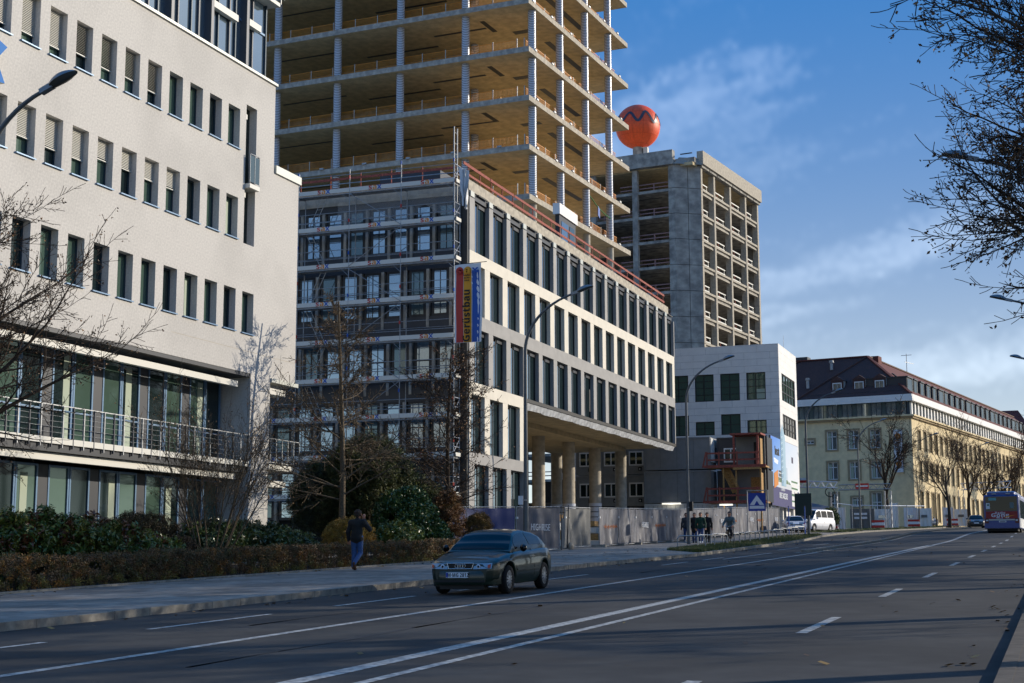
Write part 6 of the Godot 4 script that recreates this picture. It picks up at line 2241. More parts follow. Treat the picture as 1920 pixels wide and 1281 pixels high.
func leaf_cards(tips: Array, share: float, size: float, cols: Array, each := 2) -> MB:
	var b := MB.new()
	b.coloured = true
	for e in tips:
		if R.randf() > share: continue
		for _k in each:
			b.col = cols[R.randi() % cols.size()]
			var x := rvec() * size * R.randf_range(0.6, 1.2)
			var y := x.cross(rvec()).normalized() * size * 0.55
			var o: Vector3 = e[0] + rvec() * size * 1.5 + Vector3(0, -size, 0)
			b.quad(o - x - y * 0.4, o - x * 0.2 + y, o + x + y * 0.3, o + x * 0.1 - y)
	return b

# a tree as a dictionary of meshes
func tree_kind(o: Dictionary, dirs: Array, share: float, size: float, cols: Array) -> Dictionary:
	var b := [MB.new(), MB.new()]
	var tips := []
	for e in dirs: limb(b, e[0], e[1], e[2], e[3], 0, o, tips)
	var d := {"trunk": b[0].mesh(), "crown": b[1].mesh()}
	var lv := leaf_cards(tips, share, size, cols, o.get("leaf_each", 2))
	if lv.v.size(): d.leaves = lv.mesh()
	return d

func plant_tree(d: Dictionary, called: String, label: String, at: Vector3, turn: float, bark: Material, group := "", sc := 1.0) -> Node3D:
	var o := thing(called, label, "tree", at, turn, group)
	o.set_meta("own", true)
	part(o, "trunk", d.trunk, bark)
	part(o, "crown", d.crown, bark)
	if d.has("leaves"): part(o, "leaves", d.leaves, M.foliage)
	o.scale = Vector3.ONE * sc
	return o

var clumps := {}
func clump(kind: String, n: int, leaf: float, ratio: float, twigs: int) -> ArrayMesh:
	# a ball of leaves about one unit across, white so that each copy can be tinted
	if clumps.has(kind): return clumps[kind]
	var b := MB.new()
	b.coloured = true
	for k in n:
		var p := rvec() * pow(R.randf(), 0.45) * 0.5
		var v := R.randf_range(0.6, 1.35)
		b.col = Color(v * R.randf_range(0.85, 1.1), v, v * R.randf_range(0.75, 1.05))
		var x := (p.normalized() * 0.5 + rvec()).normalized() * leaf * R.randf_range(0.6, 1.2)
		var y := x.cross(rvec()).normalized() * leaf * ratio
		var bend := x.cross(y).normalized() * leaf * 0.18
		b.quad(p - x, p - x * 0.1 + y + bend, p + x, p - x * 0.1 - y + bend)
	b.col = Color(0.55, 0.42, 0.32)
	for k in twigs:
		var p := rvec() * 0.12
		b.tube(p, p + (rvec() + Vector3.UP * 0.4).normalized() * 0.5, 0.014, 0.006, 3)
	clumps[kind] = b.mesh()
	return clumps[kind]

# leaves spread through ellipsoids [centre, radii], denser towards the outside
func shrub(label: String, called: String, category: String, blobs: Array, kind: ArrayMesh, mat_: Material, size: float, count: int, cols: Array, at: Vector3, group := "") -> Node3D:
	var o := thing(called, label, category, at, 0.0, group)
	var mm := MultiMesh.new()
	mm.transform_format = MultiMesh.TRANSFORM_3D
	mm.use_colors = true
	mm.mesh = kind
	mm.instance_count = count
	for k in count:
		var e: Array = blobs[k % blobs.size()]
		var d := rvec()
		if d.y < -0.35: d.y = -d.y
		var f := 0.62 + 0.38 * pow(R.randf(), 0.6) + 0.10 * sin(d.x * 5.0 + d.z * 4.0 + k % blobs.size()) 
		var p: Vector3 = e[0] + d * e[1] * f
		var s := size * R.randf_range(0.7, 1.25)
		mm.set_instance_transform(k, Transform3D(Basis(rvec(), R.randf() * TAU) * Basis.from_scale(Vector3.ONE * s), p))
		mm.set_instance_color(k, cols[R.randi() % cols.size()])
	var m := MultiMeshInstance3D.new()
	m.name = "foliage"
	m.multimesh = mm
	m.material_override = mat_
	m.set_meta("kind", "stuff")
	o.add_child(m)
	for e in blobs:
		var st := MB.new()
		var c: Vector3 = e[0]
		for k in 7:
			var d := (rvec() + Vector3.UP * 1.2).normalized()
			st.path([Vector3(c.x * 0.8, 0, c.z * 0.8) + rvec() * 0.08 * Vector3(1, 0, 1), c * Vector3(1, 0.6, 1) + d * e[1] * 0.3, c + d * e[1] * 0.85], [0.03, 0.02, 0.008], 4)
		part(o, "stems", st.mesh(), M.bark).set_meta("kind", "stuff")
	return o

func vegetation() -> void:
	var brown := [Color(0.13, 0.065, 0.025), Color(0.19, 0.10, 0.035), Color(0.08, 0.045, 0.02)]
	var rust := [Color(0.20, 0.085, 0.025), Color(0.13, 0.06, 0.025), Color(0.26, 0.13, 0.03)]
	# --- the big tree over the right pavement and its row; the rest of the row stands outside the picture and shades the road
	var big := {"kids": [40, 13, 9, 5], "ang": [1.22, 0.72, 0.75, 0.7], "ratio": [0.46, 0.48, 0.42, 0.5], "start": [0.36, 0.2, 0.15, 0.1], "trop": [0.0, 0.22, 0.05, 0.05], "wob": 0.18, "max": 4, "thin": 0.0095, "cone": 0.45, "thick": 0.5}
	R.seed = 101
	var kb := tree_kind(big, [[Vector3.ZERO, Vector3(0.02, 1, 0), 16.0, 0.30]], 0.34, 0.055, brown)
	plant_tree(kb, "street_tree", "big bare tree leaning over the right pavement with dense brown twigs", G(3.2, 36.5, 0.1), 40.0, M.bark, "trees along the right pavement", 0.95)
	R.seed = 102
	big.kids = [24, 10, 7, 4]
	var kb2 := tree_kind(big, [[Vector3.ZERO, Vector3(-0.03, 1, 0.02), 15.5, 0.28]], 0.22, 0.06, brown)
	var spots := [[5.4, 20.5, 1], [4.9, 28.5, 0], [6.0, 47.0, 1], [5.6, 56.0, 0], [6.1, 64.5, 1], [6.3, 73.0, 0], [6.3, 82.0, 1], [6.8, 91.0, 0], [7.2, 101.0, 1], [7.6, 112.0, 0], [8.2, 124.0, 1], [14.5, 50.0, 1], [14.0, 66.0, 0], [15.0, 84.0, 1]]
	for e in spots:
		plant_tree(kb2 if e[2] else kb, "street_tree", "bare street tree standing in the rows right of the road", G(e[0], e[1], 0.1), R.randf() * 360.0, M.bark, "trees along the right pavement", R.randf_range(0.82, 1.0))
	# --- the spreading tree at the left edge
	R.seed = 201
	var lt := {"kids": [22, 10, 8, 4], "ang": [1.0, 0.65, 0.7, 0.7], "ratio": [0.60, 0.48, 0.42, 0.5], "start": [0.22, 0.25, 0.2, 0.1], "trop": [0.0, 0.2, 0.15, 0.05], "wob": 0.17, "max": 4, "thin": 0.0075, "cone": 0.55, "leaf_each": 2}
	var kl := tree_kind(lt, [[Vector3.ZERO, Vector3(0.05, 1, 0), 9.5, 0.20]], 0.30, 0.04, brown)
	plant_tree(kl, "garden_tree", "spreading bare tree with brown seed leaves before the office facade", G(-26.0, 27.4, 0.1), 15.0, M.bark, "garden trees", 0.95)
	# --- two slim trees in front of the scaffold
	R.seed = 302
	var slim := {"kids": [44, 9, 6], "ang": [1.25, 0.75, 0.7], "ratio": [0.34, 0.42, 0.45], "start": [0.22, 0.15, 0.1], "trop": [0.0, 0.25, 0.1], "wob": 0.13, "max": 3, "thin": 0.010, "cone": 0.75, "thick": 0.32, "leaf_each": 1}
	var k1 := tree_kind(slim, [[Vector3.ZERO, Vector3(0.0, 1, 0), 10.3, 0.15]], 0.22, 0.045, brown)
	plant_tree(k1, "garden_tree", "slim straight bare tree left of the scaffold's middle", G(-26.0, 51.6, 0.1), 0.0, M.bark_pale, "garden trees")
	R.seed = 303
	slim.cone = 0.65
	slim.ratio = [0.38, 0.42, 0.45]
	var k2 := tree_kind(slim, [[Vector3.ZERO, Vector3(0.0, 1, 0), 9.2, 0.14]], 0.45, 0.05, rust)
	plant_tree(k2, "garden_tree", "slim bare tree with rusty leaves under the striped banner", G(-25.6, 60.6, 0.1), 0.0, M.bark, "garden trees")
	# --- the many-stemmed shrub tree
	R.seed = 404
	var fan := {"kids": [7, 6, 5], "ang": [0.42, 0.5, 0.6], "ratio": [0.5, 0.5, 0.5], "start": [0.3, 0.25, 0.2], "trop": [0.05, 0.1, 0.05], "wob": 0.10, "max": 3, "thin": 0.004, "cone": 0.2, "leaf_each": 1}
	var stems := []
	for j in 13:
		var a := TAU * j / 13.0
		stems.append([Vector3(cos(a) * 0.15, 0, sin(a) * 0.15), Vector3(cos(a) * (0.25 + 0.5 * R.randf()), 1.0, sin(a) * 0.55 * R.randf()).normalized(), R.randf_range(3.2, 4.8), 0.035])
	var kf := tree_kind(fan, stems, 0.25, 0.035, brown)
	plant_tree(kf, "shrub_tree", "many-stemmed bare shrub fanning out before the office ground floor", G(-23.6, 38.2, 0.1), 0.0, M.bark_pale, "garden trees")
	# --- trees along the cream building
	R.seed = 505
	var far := {"kids": [8, 7, 6, 3], "ang": [0.55, 0.6, 0.65, 0.6], "ratio": [0.80, 0.5, 0.45, 0.5], "start": [0.4, 0.3, 0.2, 0.2], "trop": [0.0, 0.25, 0.1, 0.05], "wob": 0.18, "max": 4, "thin": 0.014, "cone": 0.15, "thick": 0.6, "leaf_each": 1, "trunk_levels": 2}
	var f1 := tree_kind(far, [[Vector3.ZERO, Vector3(-0.03, 1, 0), 7.0, 0.30]], 0.2, 0.09, rust)
	plant_tree(f1, "avenue_tree", "gnarled bare tree forking low before the cream building's corner", G(-17.2, 161.0, 0.1), 0.0, M.bark, "trees along the cream building", 1.05)
	R.seed = 506
	var f2 := tree_kind(far, [[Vector3.ZERO, Vector3(0.05, 1, 0), 9.0, 0.32]], 0.35, 0.10, rust)
	var names := ["bare tree with two steep limbs beside the black car", "tall bare tree next to the blue bus's left side"]
	plant_tree(f2, "avenue_tree", names[0], G(-11.9, 172.0, 0.1), 80.0, M.bark, "trees along the cream building", 0.72)
	plant_tree(f2, "avenue_tree", names[1], G(-10.3, 183.0, 0.1), 200.0, M.bark, "trees along the cream building", 0.8)
	for e in [[-15.4, 196.0], [-12.4, 207.0], [-9.2, 196.0], [-8.0, 209.0], [-6.4, 222.0], [-8.6, 232.0], [-5.0, 240.0], [-3.0, 252.0], [-1.6, 236.0], [-0.6, 268.0], [2.0, 262.0], [4.0, 285.0], [-3.0, 290.0], [7.0, 300.0]]:
		plant_tree(f2 if R.randf() < 0.5 else f1, "avenue_tree", "bare brown tree in the far row along the cream building", G(e[0], e[1], 0.1), R.randf() * 360.0, M.bark, "trees along the cream building", R.randf_range(0.75, 0.95))
	R.seed = 507
	var young := {"kids": [16, 4], "ang": [0.9, 0.6], "ratio": [0.30, 0.4], "start": [0.35, 0.2], "trop": [0.0, 0.2], "wob": 0.08, "max": 2, "thin": 0.014, "cone": 0.6, "thick": 0.4}
	var y1 := tree_kind(young, [[Vector3.ZERO, Vector3.UP, 7.5, 0.09]], 0.1, 0.06, rust)
	plant_tree(y1, "young_tree", "thin young bare tree before the white hoardings", G(-14.8, 168.0, 0.1), 0.0, M.bark_pale, "young trees")
	plant_tree(y1, "young_tree", "thin young bare tree beside the far white car", G(-13.4, 174.0, 0.1), 90.0, M.bark_pale, "young trees")
	# --- hedge along the pavement: clipped, brown-leaved
	R.seed = 601
	var small := clump("small", 70, 0.10, 0.5, 10)
	var hed := thing("hedge", "low clipped brown hedge along the pavement edge", "hedge", G(-21.9, 34.0, 0.1))
	var mm := MultiMesh.new()
	mm.transform_format = MultiMesh.TRANSFORM_3D
	mm.use_colors = true
	mm.mesh = small
	var cnt := 3000
	mm.instance_count = cnt
	var hc := [Color(0.16, 0.095, 0.045), Color(0.20, 0.11, 0.05), Color(0.13, 0.10, 0.045), Color(0.28, 0.14, 0.045), Color(0.15, 0.13, 0.045)]
	for k in cnt:
		var s := R.randf_range(14.0, 55.5)
		var uf := -21.42 - 0.018 * maxf(s - 26.0, 0.0)
		var face := R.randf()
		var u := uf - R.randf() * 1.1
		var y := 0.72
		if face < 0.55:
			u = uf - absf(R.randfn(0, 0.06))
			y = R.randf_range(0.02, 0.72)
		elif face < 0.9: y = 0.72 - absf(R.randfn(0, 0.04))
		else: y = R.randf_range(0.1, 0.7)
		y += 0.03 * sin(s * 2.1) + 0.025 * sin(s * 5.3)
		mm.set_instance_transform(k, Transform3D(Basis(rvec(), R.randf() * TAU) * Basis.from_scale(Vector3.ONE * R.randf_range(0.17, 0.28)), G(u, s, 0.1 + y) - hed.position))
		var warm := 0.5 + 0.5 * sin(s * 0.7 + 1.0)
		var c: Color = hc[R.randi() % 5]
		if y < 0.25 and R.randf() < 0.35: c = Color(0.28, 0.24, 0.06)
		if R.randf() < 0.12 * warm: c = Color(0.38, 0.18, 0.035)
		mm.set_instance_color(k, c)
	var hm := MultiMeshInstance3D.new()
	hm.name = "foliage"
	hm.multimesh = mm
	hm.material_override = M.foliage
	hm.set_meta("kind", "stuff")
	hed.add_child(hm)
	var hs := MB.new()
	for k in 700:
		var s := R.randf_range(14.0, 55.0)
		var uf := -21.5 - 0.018 * maxf(s - 26.0, 0.0)
		var p := G(uf - R.randf() * 1.0, s, 0.1) - hed.position
		hs.tube(p, p + Vector3(R.randfn(0, 0.1), R.randf_range(0.5, 0.82), R.randfn(0, 0.1)), 0.007, 0.003, 3)
	part(hed, "stems", hs.mesh(), M.bark).set_meta("kind", "stuff")
	# --- shrubs behind it
	var leafy := clump("leafy", 46, 0.20, 0.32, 5)
	var glossy := clump("glossy", 60, 0.15, 0.5, 4)
	var needle := clump("needle", 120, 0.14, 0.10, 6)
	var dg := [Color(0.075, 0.115, 0.030), Color(0.10, 0.145, 0.036), Color(0.055, 0.085, 0.025)]
	var mg := [Color(0.11, 0.16, 0.038), Color(0.14, 0.18, 0.04), Color(0.08, 0.125, 0.032), Color(0.17, 0.17, 0.03)]
	var gs := "garden shrubs"
	R.seed = 701
	shrub("broad dark green shrub with red tinged leaves behind the hedge", "evergreen_shrub", "shrub", [[Vector3(0, 0.85, 0), Vector3(1.2, 0.95, 2.0)], [Vector3(-0.3, 0.75, -2.6), Vector3(1.2, 0.9, 1.9)], [Vector3(0.2, 0.6, -4.3), Vector3(1.0, 0.7, 1.3)]], leafy, M.foliage_gloss, 0.42, 900, mg + [Color(0.14, 0.05, 0.02)], G(-23.9, 30.6, 0.1), gs)
	shrub("low blue green shrub at the hedge's near end", "evergreen_shrub", "shrub", [[Vector3(0, 0.45, 0), Vector3(1.0, 0.75, 1.4)], [Vector3(-0.2, 0.4, -1.8), Vector3(0.9, 0.6, 1.2)]], leafy, M.foliage_gloss, 0.34, 420, dg, G(-23.2, 25.8, 0.1), gs)
	shrub("clipped brown green dome at the left picture edge before the windows", "clipped_shrub", "shrub", [[Vector3(0, 0.8, 0), Vector3(1.0, 0.95, 1.8)]], small, M.foliage, 0.24, 600, [Color(0.11, 0.10, 0.035), Color(0.15, 0.10, 0.035)], G(-25.4, 28.2, 0.1), gs)
	shrub("rounded brown clipped shrub before the office windows", "clipped_shrub", "shrub", [[Vector3(0, 0.85, 0), Vector3(1.3, 0.85, 1.3)]], small, M.foliage, 0.22, 700, [Color(0.13, 0.085, 0.04), Color(0.10, 0.08, 0.035)], G(-26.0, 38.0, 0.2), gs)
	shrub("small brown twiggy ball beside the many-stemmed shrub", "clipped_shrub", "shrub", [[Vector3(0, 0.5, 0), Vector3(0.6, 0.6, 0.7)]], small, M.foliage, 0.2, 300, [Color(0.085, 0.05, 0.026), Color(0.06, 0.04, 0.02)], G(-23.4, 36.2, 0.1), gs)
	shrub("grey green leafy shrub bank behind the hedge's middle", "evergreen_shrub", "shrub", [[Vector3(0, 0.7, 0), Vector3(1.0, 0.8, 1.7)], [Vector3(-0.2, 0.75, -2.6), Vector3(1.1, 0.8, 1.8)], [Vector3(-0.4, 0.6, -5.0), Vector3(1.0, 0.7, 1.6)]], leafy, M.foliage_gloss, 0.38, 900, dg + [Color(0.06, 0.09, 0.045)], G(-24.2, 39.5, 0.1), gs)
	shrub("golden yellow clipped dome next to the walking man", "clipped_shrub", "shrub", [[Vector3(0, 0.75, 0), Vector3(0.95, 0.75, 1.1)]], small, M.foliage, 0.2, 620, [Color(0.42, 0.24, 0.035), Color(0.50, 0.30, 0.045), Color(0.28, 0.17, 0.03)], G(-24.3, 48.6, 0.2), gs)
	shrub("big glossy dark green holly beside the golden dome", "evergreen_shrub", "shrub", [[Vector3(0, 1.35, 0), Vector3(1.2, 1.35, 1.5)], [Vector3(0.5, 0.7, -1.2), Vector3(0.9, 0.8, 1.0)]], glossy, M.foliage_gloss, 0.42, 950, [Color(0.04, 0.085, 0.02), Color(0.055, 0.105, 0.026), Color(0.07, 0.12, 0.035)], G(-24.6, 54.2, 0.1), gs)
	shrub("mid green shrub in front of the big glossy holly", "evergreen_shrub", "shrub", [[Vector3(0, 0.65, 0), Vector3(0.8, 0.75, 1.2)]], leafy, M.foliage_gloss, 0.36, 360, mg, G(-23.3, 50.8, 0.1), gs)
	shrub("reddish brown upright shrub at the garden's far end", "bare_shrub", "shrub", [[Vector3(0, 1.3, 0), Vector3(0.8, 1.4, 0.9)]], small, M.foliage, 0.3, 420, rust, G(-24.6, 58.4, 0.1), gs)
	shrub("small golden bush in front of the blue fence netting", "bare_shrub", "shrub", [[Vector3(0, 1.15, 0), Vector3(0.62, 0.62, 0.62)]], small, M.foliage, 0.26, 300, [Color(0.30, 0.17, 0.03), Color(0.22, 0.12, 0.025), Color(0.16, 0.10, 0.03)], G(-23.7, 59.8, 0.1), gs)
	shrub("large dark drooping yew behind the garden shrubs", "yew_tree", "shrub", [[Vector3(0, 2.4, 0), Vector3(2.0, 2.5, 2.2)], [Vector3(-2.2, 2.0, -1.5), Vector3(2.0, 2.2, 2.0)], [Vector3(0.8, 1.6, -3.2), Vector3(1.6, 1.7, 1.8)]], needle, M.foliage, 0.62, 1500, [Color(0.10, 0.12, 0.035), Color(0.14, 0.15, 0.04), Color(0.075, 0.095, 0.03)], G(-27.2, 56.0, 0.1), gs)
	shrub("tall dark green yew beside the office building's far corner", "yew_tree", "shrub", [[Vector3(0, 2.0, 0), Vector3(1.5, 2.2, 2.0)]], needle, M.foliage, 0.55, 600, [Color(0.07, 0.09, 0.03), Color(0.055, 0.075, 0.025)], G(-28.2, 50.5, 0.1) + Vector3(0, 0, -5.5), gs)
	shrub("clipped green hedge block behind the white van", "clipped_shrub", "shrub", [[Vector3(0, 1.0, 0), Vector3(0.9, 1.1, 0.9)]], leafy, M.foliage, 0.4, 260, dg, G(-20.6, 141.5, 0.1), gs)
	# --- grass on the verges
	R.seed = 801
	var gb := MB.new()
	gb.coloured = true
	for k in 26:
		var a := rvec() * Vector3(0.12, 0, 0.12)
		var h := R.randf_range(0.05, 0.13)
		var v := R.randf_range(0.7, 1.3)
		gb.col = Color(v, v, v * 0.9)
		var t := a + Vector3(R.randfn(0, 0.03), h, R.randfn(0, 0.03))
		gb.tri(a - Vector3(0.006, 0, 0), t, a + Vector3(0.006, 0, 0.004))
	var gm := MultiMesh.new()
	gm.transform_format = MultiMesh.TRANSFORM_3D
	gm.use_colors = true
	gm.mesh = gb.mesh()
	gm.instance_count = 9000
	for k in 9000:
		var s := R.randf_range(63.0, 109.0) if k < 6500 else R.randf_range(122.0, 200.0)
		var w := 2.3 * smooth(62, 68, s) * (1.0 - smooth(104, 110, s)) if k < 6500 else 4.0
		if k >= 6500 and s > 133.0 and s < 138.0: s = 150.0
		var u := kerb_u(s) - 0.3 - R.randf() * w
		gm.set_instance_transform(k, Transform3D(Basis(Vector3.UP, R.randf() * TAU) * Basis.from_scale(Vector3.ONE * R.randf_range(0.8, 1.6)), G(u, s, 0.13)))
		gm.set_instance_color(k, [Color(0.07, 0.11, 0.02), Color(0.10, 0.13, 0.025), Color(0.05, 0.08, 0.02), Color(0.16, 0.14, 0.05)][R.randi() % 4])
	var gi := MultiMeshInstance3D.new()
	gi.name = "grass"
	gi.multimesh = gm
	gi.material_override = M.foliage
	gi.set_meta("kind", "stuff")
	gi.set_meta("label", "short grass on the verges beside the road")
	gi.set_meta("category", "grass")
	add_child(gi)

# ---------------------------------------------------------------- people: joints with radii, smoothly joined and meshed
class Net:
	var o: Vector3
	var c: float
	var nx: int
	var ny: int
	var nz: int
	var f := PackedFloat32Array()
	func _init(bones: Array, cell: float, k: float) -> void:
		c = cell
		var lo := Vector3.ONE * 1e6
		var hi := -lo
		for b in bones:
			for e in 2:
				var r: Vector3 = Vector3.ONE * (b[2 + e] + 2.5 * cell)
				lo = lo.min(b[e] - r)
				hi = hi.max(b[e] + r)
		o = lo
		nx = int((hi.x - lo.x) / c) + 2
		ny = int((hi.y - lo.y) / c) + 2
		nz = int((hi.z - lo.z) / c) + 2
		f.resize(nx * ny * nz)
		f.fill(1.0)
		for b in bones: cap(b[0], b[1], b[2], b[3], k)
	func cap(a: Vector3, b: Vector3, ra: float, rb: float, k: float) -> void:
		var pad := maxf(ra, rb) + k + 2.0 * c
		var lo := ((a.min(b) - Vector3.ONE * pad - o) / c).floor()
		var hi := ((a.max(b) + Vector3.ONE * pad - o) / c).ceil()
		var ba := b - a
		var l2 := maxf(ba.length_squared(), 1e-9)
		for z in range(maxi(0, int(lo.z)), mini(nz, int(hi.z) + 1)):
			for y in range(maxi(0, int(lo.y)), mini(ny, int(hi.y) + 1)):
				var at := (z * ny + y) * nx
				for x in range(maxi(0, int(lo.x)), mini(nx, int(hi.x) + 1)):
					var p := o + Vector3(x, y, z) * c
					var pa := p - a
					var t := clampf(pa.dot(ba) / l2, 0.0, 1.0)
					var d := (pa - ba * t).length() - lerpf(ra, rb, t)
					var e := f[at + x]
					var h := maxf(k - absf(d - e), 0.0)
					f[at + x] = minf(d, e) - h * h / (4.0 * k)
	func mesh() -> ArrayMesh:
		var m := MB.new()
		var id := PackedInt32Array()
		id.resize(f.size())
		id.fill(-1)
		var sy := nx
		var sz := nx * ny
		var off := [0, 1, sy, sy + 1, sz, sz + 1, sz + sy, sz + sy + 1]
		var edges := [[0, 1], [2, 3], [4, 5], [6, 7], [0, 2], [1, 3], [4, 6], [5, 7], [0, 4], [1, 5], [2, 6], [3, 7]]
		for z in nz - 1:
			for y in ny - 1:
				for x in nx - 1:
					var at := (z * ny + y) * nx + x
					if absf(f[at]) > 1.8 * c: continue
					var s := 0
					for q in off:
						if f[at + q] < 0.0: s += 1
					if s == 0 or s == 8: continue
					var p := Vector3.ZERO
					var n := 0
					for e in edges:
						var a: float = f[at + off[e[0]]]
						var b: float = f[at + off[e[1]]]
						if (a < 0.0) != (b < 0.0):
							var t := a / (a - b)
							var pa := Vector3(e[0] & 1, (e[0] >> 1) & 1, e[0] >> 2)
							var pb := Vector3(e[1] & 1, (e[1] >> 1) & 1, e[1] >> 2)
							p += pa.lerp(pb, t)
							n += 1
					id[at] = m.v.size()
					m.v.append(o + (Vector3(x, y, z) + p / n) * c)
					var g := Vector3(f[at + 1] - f[at] + f[at + sy + 1] - f[at + sy], f[at + sy] - f[at] + f[at + sy + sz] - f[at + sz], f[at + sz] - f[at] + f[at + sz + 1] - f[at + 1])
					m.n.append(g.normalized() if g.length_squared() > 1e-12 else Vector3.UP)
		for z in range(1, nz - 1):
			for y in range(1, ny - 1):
				for x in range(1, nx - 1):
					var at := (z * ny + y) * nx + x
					if absf(f[at]) > 1.8 * c: continue
					var a := f[at] < 0.0
					for e in [[1, sy, sz], [sy, sz, 1], [sz, 1, sy]]:
						if a == (f[at + e[0]] < 0.0): continue
						var q0 := id[at]
						var q1 := id[at - e[1]]
						var q2 := id[at - e[1] - e[2]]
						var q3 := id[at - e[2]]
						if q0 < 0 or q1 < 0 or q2 < 0 or q3 < 0: continue
						if a: m.i.append_array(PackedInt32Array([q0, q2, q1, q0, q3, q2]))
						else: m.i.append_array(PackedInt32Array([q0, q1, q2, q0, q2, q3]))
		return m.mesh()

func grow(bones: Array, by: float) -> Array:
	var out := []
	for b in bones: out.append([b[0], b[1], b[2] + by, b[3] + by])
	return out

func hand_bones(wrist: Vector3, dir: Vector3, palm: Vector3, curl: float) -> Array:
	# palm, four fingers of unequal length with two bends, thumb from the side of the palm
	var d := dir.normalized()
	var side := d.cross(palm).normalized()
	var n := side.cross(d).normalized()
	var out := [[wrist, wrist + d * 0.075, 0.026, 0.030], [wrist + d * 0.03 + side * 0.018, wrist + d * 0.078 + side * 0.026, 0.02, 0.017], [wrist + d * 0.03 - side * 0.018, wrist + d * 0.078 - side * 0.026, 0.02, 0.017]]
	for k in 4:
		var L: float = [0.078, 0.088, 0.082, 0.064][k]
		var a := wrist + d * 0.085 + side * (0.030 - 0.020 * k)
		var b := a + (d * cos(curl * 0.6) + n * sin(curl * 0.6)) * L * 0.5
		var c := b + (d * cos(curl * 1.5) + n * sin(curl * 1.5)) * L * 0.5
		out.append([a, b, 0.0095, 0.009])
		out.append([b, c, 0.009, 0.008])
	var t := wrist + d * 0.03 + side * 0.032
	var t2 := t + (d * 0.7 + side * 0.6 + n * 0.3).normalized() * 0.04
	out.append([t, t2, 0.012, 0.0105])
	out.append([t2, t2 + (d * 0.9 + side * 0.15 + n * 0.4).normalized() * 0.032, 0.0105, 0.009])
	return out

func cloth_mat(called: String, c: Color) -> Material:
	if not M.has(called):
		var m := rough_mat(called, c, 0.14, 0.06, hash(called) % 900, 0.85)
		m.uv1_world_triplanar = true
		m.rim_enabled = true
		m.rim = 0.15
	return M[called]

